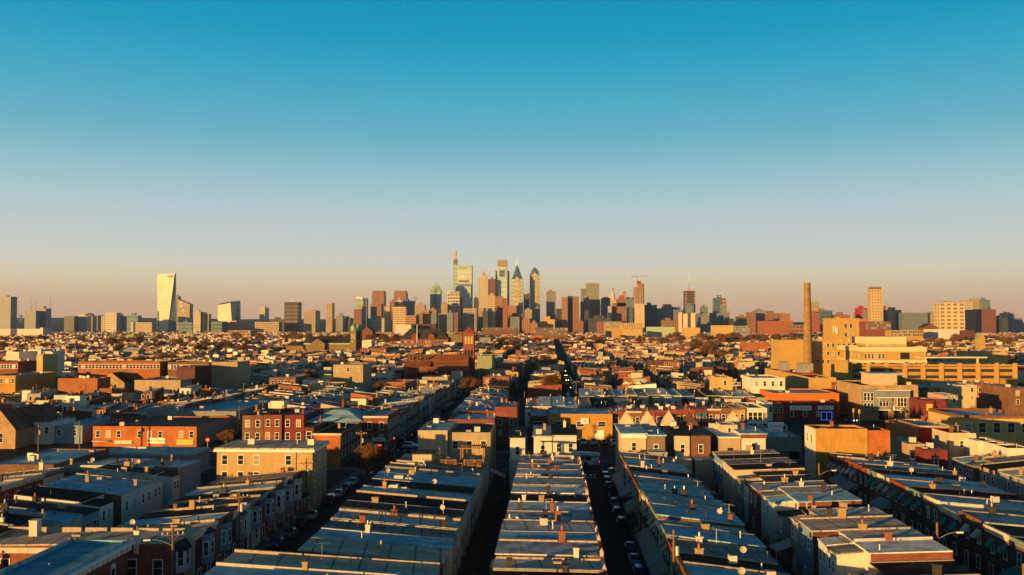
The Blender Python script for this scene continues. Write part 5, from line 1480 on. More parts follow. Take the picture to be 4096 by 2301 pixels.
# plain towers: label, p0, p1, top, Y, depth, skin
TW = [
 ('grey-gold glass office tower cut off by the left edge', -30, 42, 1187, 3300, 40, 'bluegrey'),
 ('wide pale-blue residential block left of the thin masts', 98, 143, 1243, 3500, 30, 'bluegrey'),
 ('dark slab rising behind the pale-blue block at left', 126, 183, 1234, 3540, 40, 'grey'),
 ('squat dark block on the left skyline before the white hospital', 257, 297, 1265, 3300, 30, 'dark'),
 ('white stepped hospital block with shadowed right side', 298, 350, 1263, 3350, 30, 'cream'),
 ('small tan office block right of the domed hospital', 376, 400, 1262, 3600, 30, 'tan'),
 ('low tan left wing of the cream hospital', 405, 421, 1265, 3360, 30, 'tan'),
 ('cream hospital tower with many small windows', 421, 466, 1251, 3340, 40, 'cream'),
 ('shadowed grey right wing of the cream hospital', 467, 498, 1265, 3380, 30, 'grey'),
 ('dark glass cube tower with pale left edge', 508, 552, 1262, 3250, 30, 'blueglass'),
 ('thin lit concrete slab in front of the dark glass cube', 524, 534, 1288, 2900, 12, 'conc'),
 ('low tan factory block left of the tall gold tower', 543, 608, 1290, 3000, 40, 'tan'),
 ('grey glass slab squeezed behind the tall gold tower', 696, 712, 1185, 3900, 30, 'bluegrey'),
 ('dark podium with horizontal bands below the square-windowed tower', 712, 770, 1290, 3500, 60, 'blueglass'),
 ('cream striped slab left of the slanted glass prism', 773, 802, 1247, 3300, 25, 'cream'),
 ('tan slab joined to the cream striped one', 803, 817, 1249, 3310, 25, 'tan'),
 ('lower tan slab with window bands beside the striped pair', 818, 835, 1256, 3320, 25, 'tan'),
 ('dark teal low block under the slanted glass prism', 835, 895, 1286, 3400, 40, 'blueglass'),
 ('long pinkish base building beneath the slanted glass prism', 896, 976, 1290, 3450, 40, plain('pink_stone', (.5, .27, .17), .8)),
 ('pale apartment slab standing alone left of the black tower', 1038, 1060, 1232, 3500, 50, 'cream'),
 ('low tan terraces at the foot of the lone apartment slab', 1020, 1116, 1288, 3300, 40, 'tan'),
 ('dark low block with a red light left of the black tower', 1080, 1137, 1277, 3500, 40, 'dark'),
 ('tan hospital cube with a crane above', 1215, 1262, 1242, 3400, 70, 'tan'),
 ('slender gold-tan residential tower left of the twin domes', 1304, 1329, 1213, 3300, 35, 'tan'),
 ('grey brick office block right of the slender tan tower', 1343, 1371, 1263, 3200, 35, 'grey'),
 ('dark wide block behind the twin domes', 1372, 1402, 1272, 3350, 40, 'dark'),
 ('brown brick tower in front of the glossy gold-topped tower', 1416, 1446, 1237, 2900, 40, 'maroon'),
 ('pale apartment block below the left twin office tower', 1465, 1540, 1274, 3200, 40, 'cream'),
 ('first of two cream balcony slabs, the narrow one', 1538, 1560, 1225, 3000, 25, 'slab'),
 ('second cream balcony slab, the broad one', 1569, 1624, 1227, 2990, 28, 'slab'),
 ('brown windowed block peeking over the balcony slabs', 1558, 1584, 1206, 3300, 30, 'brown'),
 ('tan block with white penthouse over the balcony slabs', 1584, 1612, 1200, 3310, 30, 'cream'),
 ('dark blue-green tower right of the balcony slabs', 1612, 1653, 1204, 3350, 40, 'blueglass'),
 ('tan mid-rise with dark top beside the red crane', 1660, 1700, 1220, 3250, 30, 'tan'),
 ('orange art deco block with stepped roof below the red crane', 1622, 1664, 1262, 2900, 40, 'orange'),
 ('orange-brown block right of the stepped art deco one', 1664, 1690, 1254, 2910, 40, 'brown'),
 ('ornate orange hotel block below the green glass gable tower', 1687, 1716, 1244, 2950, 40, 'orange'),
 ('tan slab in front of the green glass gable tower', 1716, 1746, 1238, 2960, 30, 'orange'),
 ('blue-shadowed front block with white tank below the green tower', 1723, 1746, 1255, 2850, 30, 'bluegrey'),  # blue-grey skin carries the block's shadow in its colour
 ('tan and grey block right of the green glass gable tower', 1764, 1790, 1218, 3100, 30, 'tan'),
 ('shadowed stepped block left of the wide tan hotel', 1754, 1788, 1254, 2900, 40, 'tan'),
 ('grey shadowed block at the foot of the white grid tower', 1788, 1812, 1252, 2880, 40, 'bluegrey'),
 ('ornate gold-brown block right of the white grid tower', 1820, 1850, 1190, 3200, 40, 'orange'),
 ('small dark red block at the base of the gold-brown one', 1815, 1832, 1250, 2850, 30, 'maroon'),
 ('wide tan hotel with roof turrets, half in shadow', 1853, 1906, 1234, 2900, 45, 'tan'),
 ('dark domed block behind the wide tan hotel', 1895, 1912, 1193, 3400, 30, 'dark'),
 ('tan arcaded block below the pyramid-topped tower', 1913, 1952, 1229, 3050, 40, 'tan'),
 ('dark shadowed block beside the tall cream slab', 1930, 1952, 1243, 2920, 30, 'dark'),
 ('dark blue and red tower right of the pyramid-topped tower', 1956, 1981, 1116, 3750, 35, 'maroon'),
 ('tall slim cream residential slab in front of the wide crown tower', 1953, 1980, 1180, 2950, 20, 'slab'),
 ('orange banded office block right of the tall cream slab', 1981, 2010, 1186, 3200, 40, 'orange'),
 ('dark lower block below the orange banded office', 1982, 2010, 1230, 3000, 30, 'dark'),
 ('slim red brick tower right of the orange banded office', 2011, 2030, 1193, 2950, 25, 'redbrick'),
 ('orange-brown hotel block below the chevron spire tower', 2032, 2066, 1222, 3100, 40, 'orange'),
 ('small art deco tower below the chevron spire tower', 2067, 2091, 1222, 3060, 30, 'tan'),
 ('blue-grey glass low block at the foot of the spire tower', 2040, 2078, 1267, 2850, 40, 'bluegrey'),
 ('maroon framed low block right of the blue-grey glass one', 2078, 2104, 1266, 2860, 40, 'maroon'),
 ('black steel slab between the two blue-topped towers', 2095, 2117, 1177, 3300, 40, 'dark'),
 ('brown block right of the black slab, behind the second blue-topped tower', 2110, 2120, 1171, 3500, 30, 'brown'),
 ('tan-brown stepped block below the second blue-topped tower', 2098, 2128, 1238, 2950, 30, 'tan'),
 ('low pinkish windowed block at the centre skyline foot', 2088, 2119, 1281, 2750, 40, 'orange'),
 ('grey narrow block with pale top before the second blue-topped tower', 2140, 2160, 1230, 3000, 30, 'bluegrey'),
 ('low orange block left of the bright yellow one', 2122, 2150, 1292, 2700, 40, 'orange'),
 ('bright yellow-orange blank-walled block', 2164, 2219, 1278, 2750, 50, YST),
 ('grey-brown tower with roof mast right of the blue-topped pair', 2185, 2224, 1166, 3500, 40, 'grey'),
 ('narrow dark block right of the masted grey tower', 2225, 2247, 1235, 3400, 40, 'dark'),
 ('orange brick left slab of the dark-centred apartment trio', 2247, 2270, 1190, 3000, 30, 'orange'),
 ('dark recessed middle of the apartment trio', 2271, 2291, 1184, 3030, 30, 'dark'),
 ('orange brick right slab of the dark-centred apartment trio', 2291, 2316, 1186, 3010, 30, 'brick'),
 ('pale curved-topped tower left of the round-topped brick one', 2322, 2336, 1207, 3100, 30, 'cream'),
 ('dark brown brick slab right of the round-topped brick tower', 2361, 2401, 1198, 3120, 35, 'brown'),
 ('dark deep blue block under the round-topped brick tower', 2338, 2355, 1241, 2900, 20, 'dark'),
 ('small brick block in front of the dark ribbed hall', 2314, 2334, 1284, 2700, 30, 'brick'),
 ('dark finely ribbed low hall under the skyline', 2353, 2443, 1273, 2850, 60, 'dark'),
 ('dark red low block left of the tan factory wing', 2387, 2412, 1288, 2700, 40, 'redbrick'),
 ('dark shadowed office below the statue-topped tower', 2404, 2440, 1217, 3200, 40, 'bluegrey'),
 ('cream windowed wing left of the stepped brick tower', 2433, 2446, 1225, 3000, 30, 'cream'),
 ('grey-blue tower behind the stepped brick tower', 2506, 2537, 1196, 3500, 40, 'bluegrey'),
 ('dark tower at the right of the stepped brick tower', 2509, 2532, 1230, 3200, 30, 'blueglass'),
 ('broad dark grey office slab right of the unfinished tower', 2578, 2628, 1220, 3300, 35, 'dark'),
 ('grey stepped block right of the broad dark slab', 2628, 2650, 1234, 3320, 40, 'bluegrey'),
 ('dark office with brown top left of the masted black tower', 2691, 2724, 1228, 3350, 35, 'grey'),
 ('blue-grey office in the right skyline gap', 2694, 2732, 1240, 3200, 40, 'bluegrey'),
 ('dark brick low block beneath the broad dark slab', 2650, 2704, 1280, 2900, 40, 'brown'),
 ('dark block peeping left of the masted black tower', 2732, 2745, 1243, 3500, 30, 'bluegrey'),
 ('pale-capped lower tower in front of the masted black tower', 2748, 2775, 1220, 3100, 25, 'bluegrey'),
 ('brick building squeezed left of the white striped slab', 2707, 2721, 1258, 2880, 30, 'brick'),
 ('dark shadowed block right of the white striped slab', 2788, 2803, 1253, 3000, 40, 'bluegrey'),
 ('lone dark apartment tower between the masted and stepped towers', 2805, 2832, 1228, 3300, 30, 'bluegrey'),
 ('dark brick podium of the lone dark apartment tower', 2802, 2845, 1262, 3100, 40, 'grey'),
 ('wide grey base block of the stepped blue-signed tower', 2846, 2900, 1252, 3200, 50, 'bluegrey'),
 ('grey corner block right of the blue-signed tower base', 2893, 2919, 1247, 3100, 40, 'grey'),
 ('dark low block in the right skyline dip', 2920, 2936, 1275, 3050, 40, 'dark'),
 ('brown and glass block left of the tall dark hospital', 2952, 3000, 1265, 2900, 40, 'brown'),
 ('tall dark hospital block with roof plant', 3024, 3064, 1241, 3100, 50, 'grey'),
 ('orange-capped block left of the tall dark hospital', 2994, 3024, 1250, 3050, 40, 'brick'),
 ('brown twin-topped hospital block', 3062, 3120, 1252, 3080, 50, 'brown'),
 ('small orange brick tower left of the tall chimney', 3127, 3162, 1253, 2900, 30, 'orange'),
 ('long orange warehouse left of the tall chimney', 3046, 3172, 1284, 2400, 50, ORB),
 ('brown warehouse immediately left of the tall chimney', 3166, 3216, 1300, 2200, 40, 'brown'),
 ('cream and brick tower immediately right of the tall chimney', 3243, 3276, 1208, 3000, 40, 'tan'),
 ('brick lower block under the cream and brick tower', 3244, 3279, 1252, 2950, 40, 'redbrick'),
 ('tan small block behind the cream and brick tower', 3277, 3298, 1233, 3300, 30, 'orange'),
 ('dark glass office right of the tall chimney', 3280, 3330, 1242, 3250, 40, 'blueglass'),
 ('brick school block right of the dark glass office', 3340, 3400, 1259, 3000, 40, 'brick'),
 ('bright red sided block left of the tall cream tower', 3435, 3473, 1232, 3100, 40, VRED),
 ('grey box beside the bright red block', 3460, 3483, 1239, 3050, 30, 'grey'),
 ('red slab just right of the tall cream tower', 3535, 3545, 1223, 3200, 40, 'redbrick'),
 ('tan twin-shouldered block right of the tall cream tower', 3551, 3606, 1240, 3000, 45, 'tan'),
 ('dark red low block under the tan twin-shouldered one', 3535, 3551, 1248, 2950, 30, 'maroon'),
 ('long blue-grey office building on the right skyline', 3610, 3712, 1251, 2950, 45, 'bluegrey'),
 ('cream lit end of the long blue-grey office', 3712, 3756, 1255, 2960, 40, 'tan'),
 ('tall cream slab behind the lattice-fronted block', 3856, 3893, 1205, 2950, 35, 'cream'),
 ('tan stepped block behind the brown apartment slab', 3880, 3934, 1203, 3200, 40, 'tan'),
 ('grey-blue tower block behind the brown apartment slab', 3930, 3962, 1199, 3180, 40, 'bluegrey'),
 ('wide brown brick apartment slab on the right', 3902, 3984, 1238, 2800, 70, 'maroon'),
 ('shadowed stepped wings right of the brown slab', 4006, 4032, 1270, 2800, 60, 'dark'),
 ('tan stepped tower at the right picture edge', 4022, 4058, 1252, 3000, 40, 'tan'),
 ('low blue-grey block at the far right edge', 4040, 4090, 1272, 2900, 40, 'bluegrey'),
 ('pink-brick hospital left of the red windowed factory', 3420, 3466, 1275, 2300, 40, plain('pink_brick', (.42, .15, .08), .8)),
]
for l_, p0, p1, pt_, Y_, d_, m_ in TW:
    t, w, z = tower('office_tower', l_, p0, p1, pt_, Y_, d_, m_)
    k = R.random()
    if k < .55: part(t, 'roof_plant', m_, w * .25, w * R.uniform(.5, .75), d_ * .3, d_ * .7, z + .01, z + R.uniform(5, 9))
    if k < .25: mast(t, w * R.uniform(.3, .7), d_ * .5, z, z + R.uniform(8, 18), .5)

# -- individually shaped towers
t, w, z = tower('domed_hospital', 'tan hospital block crowned with a flat round dome', 336, 370, 1263, 3500, 35, 'tan', 'hospital')
MB().cyl(w / 2, 16, z + .01, z + 6, w * .45, w * .43, 20).cyl(w / 2, 16, z + 6, z + 10, w * .4, w * .12, 20).build('dome', FA['tan'], t)

# leaning glass tower, sunlit front and shaded side put into the colours
Y_ = 3600
X = lambda p, z=60: gx(p, Y_, z)
zt_ = gz(1098, X(660), Y_)
t = thing('sunlit_glass_tower', 'tall leaning glass tower with painted sun-gold front, painted shaded side and red rooftop sign', 'tower', (X(630), Y_, 0))
o = X(630)
b0, b1, b2, t0, t1, t2 = 4, X(670) - o, X(699) - o, X(627) - o, X(696) - o, X(703) - o
MB().hexa([(b0 - 3, 0, 0), (b1, 0, 0), (b1, 32, 0), (b0 - 3, 32, 0)], [(t0, 0, zt_), (t1, 0, zt_ + 3), (t1 - 10, 32, zt_ + 3), (t0, 32, zt_)]).build('tower_body', [FA['gold']], t)
MB().hexa([(b1 + .1, -.2, 0), (b2 + 3, 9, 0), (b2 - 6, 32.5, 0), (b1 + .1, 32.5, 0)], [(t1 + .2, -.2, zt_ + 2.5), (t1 + 1.5, 9, zt_ + 3.2), (t1 - 8, 32.5, zt_ + 3.2), (t1 - 9, 32.5, zt_ + 2.5)]).build('painted_shade_side', FA['blueglass'], t)
part(t, 'left_wing', 'blueglass', -2, 6, -1, 30, 0, gz(1245, o, Y_))
text(t, '+FMC', (X(679) - o, -1.2, gz(1106.5, X(679), Y_)), 11.5, plain('fmc_red', (.7, .03, .02), .5, var=0), ext=.4)

# square-windowed tower with slanted top
t, w, z = tower('slant_top_tower', 'tan tower with slanted roofline and scattered square windows', 712, 758, 1225, 3550, 35, 'tan')
MB().box(0, w, 0, 35, z + .01, 0, 0, (z + 26, z + 8, z + 8, z + 26)).build('slanted_top', FA['tan'], t)
for x, zz in ((.2, 12), (.5, 4), (.35, -20), (.62, -40), (.18, -2)):
    part(t, 'square_window', SIGNW if x < .4 else 'steel', w * x, w * x + 6, -.5, -.02, z + zz, z + zz + 5)

# slanted glass prism, lit front and shaded right face painted by colour
Y_ = 3480
o = X(871)
t = thing('glass_prism_tower', 'faceted glass prism with painted sun-gold front, slanted top and painted shaded right face', 'tower', (o, Y_, 0))
zz = lambda py: gz(py, o + 30, Y_)
MB().hexa([(0, 0, 0), (X(931) - o, 0, 0), (X(931) - o, 30, 0), (0, 30, 0)], [(0, 0, zz(1221)), (X(921) - o, 0, zz(1212)), (X(921) - o, 30, zz(1206)), (4, 30, zz(1215))]).build('tower_body', FA['gold'], t)
MB().hexa([(X(931) - o + .1, 0, 0), (X(950) - o, 18, 0), (X(950) - o, 40, 0), (X(931) - o + .1, 40, 0)], [(X(921) - o + .1, 0, zz(1212)), (X(947) - o, 18, zz(1203)), (X(947) - o, 40, zz(1203)), (X(921) - o + .1, 40, zz(1206))]).build('painted_shade_face', FA['blueglass'], t)
MB().hexa([(0, 0, zz(1221) + .2), (X(921) - o, 0, zz(1212) + .2), (X(921) - o, 30, zz(1206)), (4, 30, zz(1215))], [(4, 20, zz(1213)), (X(921) - o, 12, zz(1206)), (X(946) - o, 30, zz(1202)), (8, 30, zz(1213))]).build('slanted_roof', FA['blueroof'], t)

t, w, z = tower('black_tower', 'black steel-banded office tower standing alone left of centre', 1137, 1193, 1222, 3400, 45, 'black')
part(t, 'top_band', 'blackplain', -.3, w + .3, -.3, 45.3, z + .01, pz(t, 1209)); mast(t, w * .5, 20, pz(t, 1209), pz(t, 1194), 1.2)

t, w, z = tower('gold_top_tower', 'glossy gold-green glass tower with white crown and tan base columns', 1424, 1453, 1195, 3150, 35, 'greenglass')
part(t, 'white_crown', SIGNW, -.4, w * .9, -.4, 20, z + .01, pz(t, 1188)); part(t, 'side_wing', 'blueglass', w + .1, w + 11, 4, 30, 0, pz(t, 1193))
part(t, 'tan_base', 'tan', w * .2, w * .9, -8, -.1, 0, pz(t, 1226))

for i, (p0, p1, base, l_) in enumerate(((1487, 1536, True, 'left'), (1575, 1624, False, 'right'))):
    t, w, z = tower('twin_office_tower', f'{l_} brown twin office tower with corner spikes on its roof', p0, p1, 1170, 3450, 45, 'brown', group='brown twin office towers')
    part(t, 'crown', 'brown', 2, w - 2, 2, 43, z + .01, pz(t, 1163))
    for x in (1.5, w - 3.5): MB().pyr(x, x + 3.5, 1, 5, z + .01, pz(t, 1156)).build('corner_spike', FA['brown'], t)
    if base: part(t, 'wide_base', 'brown', px_(t, 1483), w - 8, -6, -.1, 0, pz(t, 1217))

def crane(label, px, pb, pj, jl, jr, Y, col):
    Xc = gx(px, Y, 100); t = thing('tower_crane', label, 'crane', (Xc, Y, gz(pb, Xc, Y)))
    h = gz(pj, Xc, Y) - t.location.z
    m = MB()
    for dx, dy in ((-1, -1), (1, -1), (1, 1), (-1, 1)): m.tube((dx, dy, 0), (dx, dy, h), .45)
    k = max(3, int(h / 5))
    for i in range(k): m.tube((-1, -1, h * i / k), (1, -1, h * (i + 1) / k), .25).tube((-1, 1, h * i / k), (1, 1, h * (i + 1) / k), .25)
    m.build('mast', col, t)
    a, b = gx(jl, Y, 100) - Xc, gx(jr, Y, 100) - Xc
    m = MB().tube((a, 0, h), (b, 0, h + .2), .6).tube((a * .9, 0, h + 2.2), (b * .9, 0, h + 2.2), .35)
    n = 14
    for i in range(n): m.tube((a + (b - a) * i / n, 0, h), (a + (b - a) * (i + .5) / n, 0, h + 2.2), .22)
    m.tube((0, 0, h), (0, 0, h + 8), .5).tube((0, 0, h + 8), (a * .8, 0, h + 2), .2).tube((0, 0, h + 8), (b * .8, 0, h + 2), .2)
    m.build('jib', col, t)
    MB().box(min(a, b) * .0 + (a if abs(a) < abs(b) else b) * .85 - 2, (a if abs(a) < abs(b) else b) * .85 + 2, -1.2, 1.2, h - 3.4, h - .6).build('counterweight', PAR['grey'], t)
CRR = plain('crane_red', (.45, .05, .03), .6); CRG = plain('crane_grey', (.3, .3, .27), .6)
crane('red tower crane on the skyline beside the balcony slabs', 1660, 1240, 1193, 1645, 1669, 3400, CRR)
crane('pale tower crane on top of the unfinished concrete tower', 2548, 1150, 1106, 2527, 2594, 3200, CRG)
for l_, xa, ya, xb_, yb_, Y_, c_ in (('thin raised crane jib above the tan hospital cube', 1258, 1242, 1267, 1211, 3420, CRG), ('red striped raised crane jib on the right skyline', 3415, 1258, 3431, 1214, 3100, CRR)):
    Xa, Xb = gx(xa, Y_, 80), gx(xb_, Y_, 80)
    t = thing('jib_crane', l_, 'crane', (Xa, Y_, 0))
    MB().tube((0, 0, 0), (0, 0, gz(ya, Xa, Y_)), 1.1).build('mast', c_, t); MB().tube((0, 0, gz(ya, Xa, Y_) - 1), (Xb - Xa, 0, gz(yb_, Xb, Y_)), 1.0, .6).build('jib', c_, t)

# green glass gable tower
t, w, z = tower('gable_glass_tower', 'green glass tower with pointed gable top left of the tallest tower', 1720, 1762, 1161, 3600, 42, 'greenglass')
part(t, 'upper_body', 'greenglass', w * .12, w * .88, 5, 37, z + .01, pz(t, 1149))
MB().gable(w * .12, w * .88, 5, 37, pz(t, 1149) + .02, pz(t, 1133), 0, 'y', 1).build('gable_top', [FA['blueroof'], FA['greenglass']], t)
for q in (.4, .5, .6): part(t, 'dark_groove', 'blueglass', w * q - 1, w * q + 1, -.5, -.02, pz(t, 1235), pz(t, 1156 if q != .5 else 1150))

t, w, z = tower('white_grid_tower', 'white grid-fronted bank tower with lettering at the top', 1788, 1838, 1175, 3150, 35, 'white')
part(t, 'top_panel', plain('bank_white', (.66, .5, .34), .8), -.4, w + .4, -.4, 35.4, z + .01, pz(t, 1167))
text(t, 'WSFS', (px_(t, 1811), -1, pz(t, 1171.8)), 8.2, plain('bank_green', (.02, .22, .09), .5, var=0), ext=.3)
text(t, 'bank', (px_(t, 1829), -1, pz(t, 1171.8)), 8.2, plain('bank_letter', (.2, .1, .06), .5, var=0), ext=.3)

# tallest tower: offset spine with lantern
t, w, z = tower('tallest_tower', 'tallest glass tower with thin lantern spine on its left', 1829, 1887, 1061, 3720, 45, 'pale')
part(t, 'spine', 'greenglass', px_(t, 1813), -.1, 4, 30, 0, pz(t, 1056)); part(t, 'spine_cap', 'brown', px_(t, 1813), px_(t, 1828) - .5, 5, 29, pz(t, 1056) + .01, pz(t, 1037))
part(t, 'lantern', 'steel', px_(t, 1813.5), px_(t, 1823.5), 6, 24, pz(t, 1037) + .01, pz(t, 1001))
part(t, 'top_grid', 'greenglass', 2, w - 2, -.6, -.02, pz(t, 1072), pz(t, 1063))
part(t, 'sky_garden', 'brown', px_(t, 1834), px_(t, 1876), -.8, -.05, pz(t, 1130), pz(t, 1121)); part(t, 'sky_garden', 'brown', px_(t, 1835), px_(t, 1867), -.8, -.05, pz(t, 1076), pz(t, 1073.5))
part(t, 'dark_band', 'blueglass', .5, w - .5, -.8, -.05, pz(t, 1146), pz(t, 1137)); part(t, 'lower_setback', 'pale', px_(t, 1824), w - 3, -7, -.9, 0, pz(t, 1146))

t, w, z = tower('pyramid_top_tower', 'cream stone tower with shouldered crown and pointed pyramid roof', 1914, 1952, 1114, 3600, 40, 'cream')
part(t, 'crown', 'cream', w * .16, w * .84, 6, 34, z + .01, pz(t, 1103)); MB().pyr(w * .28, w * .8, 9, 31, pz(t, 1103) + .01, pz(t, 1083)).build('pyramid_roof', FA['pyr'], t)
part(t, 'painted_shade_side', 'bluegrey', w + .1, w + 4, 2, 38, 0, z - 6)  # blue-grey slab paints in the shaded side of the stone tower

t, w, z = tower('crown_tower', 'tapered pale glass tower with square notch and tall grey crown', 1990, 2027, 1068, 3650, 46, 'pale')
t.children[0].data = MB().hexa([(-3, 0, 0), (w + 3, 0, 0), (w + 3, 46, 0), (-3, 46, 0)], [(0, 0, z), (w, 0, z), (w, 46, z), (0, 46, z)]).mesh('tower_body', [FA['pale']])
part(t, 'crown', Fc('crown_grid', (.3, .26, .18), (.18, .17, .13), 11, 9, .7, .7), -.5, w + .5, -.5, 46.5, z + .01, pz(t, 1040))
part(t, 'notch', 'blueglass', px_(t, 1997), px_(t, 2019), -1.2, -.05, pz(t, 1107), pz(t, 1080)); part(t, 'notch_lit_patch', 'tan', px_(t, 2013), px_(t, 2019), -1.5, -1.25, pz(t, 1100), pz(t, 1094))  # tan block paints a lit patch in the notch, no lamp
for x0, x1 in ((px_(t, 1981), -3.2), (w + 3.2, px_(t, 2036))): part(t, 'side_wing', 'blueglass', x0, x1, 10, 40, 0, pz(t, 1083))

def chevron_tower(label, p0, p1, sh, steps, Y, spire):
    t, w, z = tower('chevron_tower', label, p0, p1, sh, Y, 46, 'chev', group='blue-topped chevron towers')
    c = w / 2
    part(t, 'centre_strip', 'stone2', w * .25, w * .75, -1.2, -.05, 0, z - 8)
    MB().gable(w * .25, w * .75, -1.2, 0, z - 7.98, z + 10, 0, 'y').build('centre_gable', FA['stone2'], t)
    for i, (f, zb, ztop) in enumerate(steps):
        h = w / 2 * f
        y0, y1 = 23 - h, 23 + h
        g = MB()
        zb_, zt_ = pz(t, zb), pz(t, ztop)
        g.box(c - h, c + h, y0, y1, z - 2 if i == 0 else pz(t, steps[i - 1][1]), zb_)
        g.build('stepped_block', FA['chev'], t)
        g = MB()
        d = h + .8
        g.gable(c - d, c + d, 23 - d, 23 + d, zb_ + .02, zt_, 0, 'y')
        g.build('chevron_roof', FA['blueroof'], t)
    zt_ = pz(t, steps[-1][2])
    if spire: MB().tube((c, 23, zt_ - 12), (c, 23, pz(t, 1048)), 3.6, 1.5, 8).tube((c, 23, pz(t, 1048)), (c, 23, pz(t, 1025)), 1.4, .7, 6).build('spire', METAL, t)
    else: mast(t, c, 23, zt_ - 4, pz(t, 1064), .9)
chevron_tower('blue-topped glass tower with stacked chevrons and needle spire', 2044, 2092, 1117, [(.98, 1117, 1093), (.78, 1106, 1081), (.58, 1092, 1072), (.38, 1078, 1060)], 3600, True)
chevron_tower('blue-topped glass tower with single pointed chevron roof, no spire', 2119, 2160, 1098, [(.98, 1098, 1082), (.82, 1086, 1068)], 3650, False)

# balcony-green hotel, round-topped brick tower, statue tower, stepped brick tower
t, w, z = tower('hotel_tower', 'grey-green glass hotel tower with white W sign', 2345, 2397, 1133, 3450, 40, Fc('hotel_glass', (.2, .23, .17), (.3, .3, .2), 40, 16, .25, .12))
part(t, 'left_wing', 'bluegrey', px_(t, 2326), -.1, 4, 36, 0, pz(t, 1155))
text(t, 'W', (px_(t, 2387), -1, pz(t, 1136)), 9, plain('hotel_sign', (.75, .6, .45), .5, var=0), ext=.3)
t, w, z = tower('round_top_tower', 'orange brick tower with rounded drum top', 2336, 2360, 1196, 3050, 40, 'brick')
MB().cyl(w / 2, 14, z + .01, pz(t, 1186), w * .36, w * .36, 16).cyl(w / 2, 14, pz(t, 1186), pz(t, 1181), w * .34, w * .12, 16).build('drum_top', FA['orange'], t)
t, w, z = tower('hip_roof_tower', 'pale grey tower with shallow hipped roof left of the statue tower', 2405, 2442, 1197, 3550, 40, 'bluegrey')
MB().pyr(-1, w + 1, -1, 41, z + .01, pz(t, 1189), 0, .5).build('hipped_roof', FA['blueroof'], t)
Xc = gx(2452, 3500, 100)
t = thing('statue_tower', 'pale stone clock tower narrowing to a bronze statue', 'tower', (Xc, 3500, 0))
z_ = lambda py: gz(py, Xc, 3500)
MB().box(-11, 11, -11, 11, 0, z_(1199), 0, None, 0, False).build('tower_body', FA['cream'], t)
MB().cyl(0, 0, z_(1199) + .01, z_(1186), 9.5, 9, 8).cyl(0, 0, z_(1186), z_(1163), 8.2, 2.6, 8).build('tapered_top', plain('statue_stone', (.55, .46, .34), .8), t)
st = MB().cyl(0, 0, z_(1163), z_(1161), 2.6, 2.4, 8, 0).tube((-.9, 0, z_(1161)), (-.5, 0, z_(1157.5)), 1.0, 1.2, 6).tube((.9, 0, z_(1161)), (.5, 0, z_(1157.5)), 1.0, 1.2, 6).tube((0, 0, z_(1157.5)), (0, 0, z_(1154)), 1.7, 1.3, 8).tube((1.2, 0, z_(1154.6)), (3.2, -.8, z_(1157)), .7, .45, 6).tube((-1.2, 0, z_(1154.6)), (-2.0, 0, z_(1158)), .7, .5, 6).tube((0, 0, z_(1154)), (0, 0, z_(1152.2)), .9, .8, 8).tube((0, 0, z_(1152.4)), (0, 0, z_(1152.2)), 1.5, 1.5, 8)
st.build('statue', plain('bronze', (.06, .06, .05), .6), t)
t, w, z = tower('stepped_brick_tower', 'stepped orange brick and white apartment tower with red hipped top', 2446, 2507, 1226, 3020, 40, 'brick')
for q0, q1, p_ in ((.12, .97, 1212), (.36, .95, 1196)): part(t, 'setback', 'brick', w * q0, w * q1, 4, 36, z - 3, pz(t, p_))
MB().pyr(w * .5, w * .9, 8, 32, pz(t, 1196) + .01, pz(t, 1181), 0, .6).build('hipped_top', plain('tile_red2', (.33, .09, .04), .7), t)
t, w, z = tower('narrow_dome_tower', 'narrow tan tower with rounded domed cap behind the stepped brick one', 2491, 2505, 1172, 3500, 16, 'tan')
MB().cyl(w / 2, 8, z + .01, pz(t, 1168), w * .5, w * .46, 12).cyl(w / 2, 8, pz(t, 1168), pz(t, 1165), w * .44, w * .15, 12).build('dome_cap', FA['orange'], t)
t, w, z = tower('tan_palace_tower', 'tan stone block with ornate top behind the unfinished tower', 2506, 2538, 1190, 3560, 40, 'orange')
t, w, z = tower('pale_topped_office', 'grey office block with orange-lit stepped top', 2650, 2692, 1232, 3350, 40, 'grey')
for q0, q1, p_ in ((.0, 1, 1226), (.12, .88, 1217)): part(t, 'painted_lit_top', 'orange', w * q0 + .1, w * q1 - .1, 2 + q0 * 20, 34, z + .02, pz(t, p_))  # orange skin puts the light on the top into its colour

# unfinished tower
t, w, z = tower('unfinished_tower', 'unfinished concrete tower with open upper floors', 2538, 2578, 1216, 3200, 36, Fc('new_concrete', (.58, .47, .3), (.42, .33, .2), 9, 16, .3, .5))
zt_ = pz(t, 1136); n = 16
part(t, 'concrete_core', 'conc', w * .38, w * .72, 10, 26, z + .01, pz(t, 1134))
sl_ = plain('floor_slab', (.34, .23, .15), .85)
for i in range(n):
    zz = z + 5 + (zt_ - z - 5) * i / (n - 1)
    x0 = 0 if zz < pz(t, 1150) else w * .36
    part(t, 'floor_slab', sl_, x0, w, 0, 36, zz, zz + 1.1)
for x in (.02, .25, .5, .75, .97):
    h = zt_ if x >= .36 else pz(t, 1150)
    for y in (1, 18, 34): MB().box(w * x - .9, w * x + .9, y - .9, y + .9, z + .02, h).build('column', sl_, t)
part(t, 'red_formwork', CRR, w * .33, w * .74, 8, 28, pz(t, 1134) + .02, pz(t, 1123))

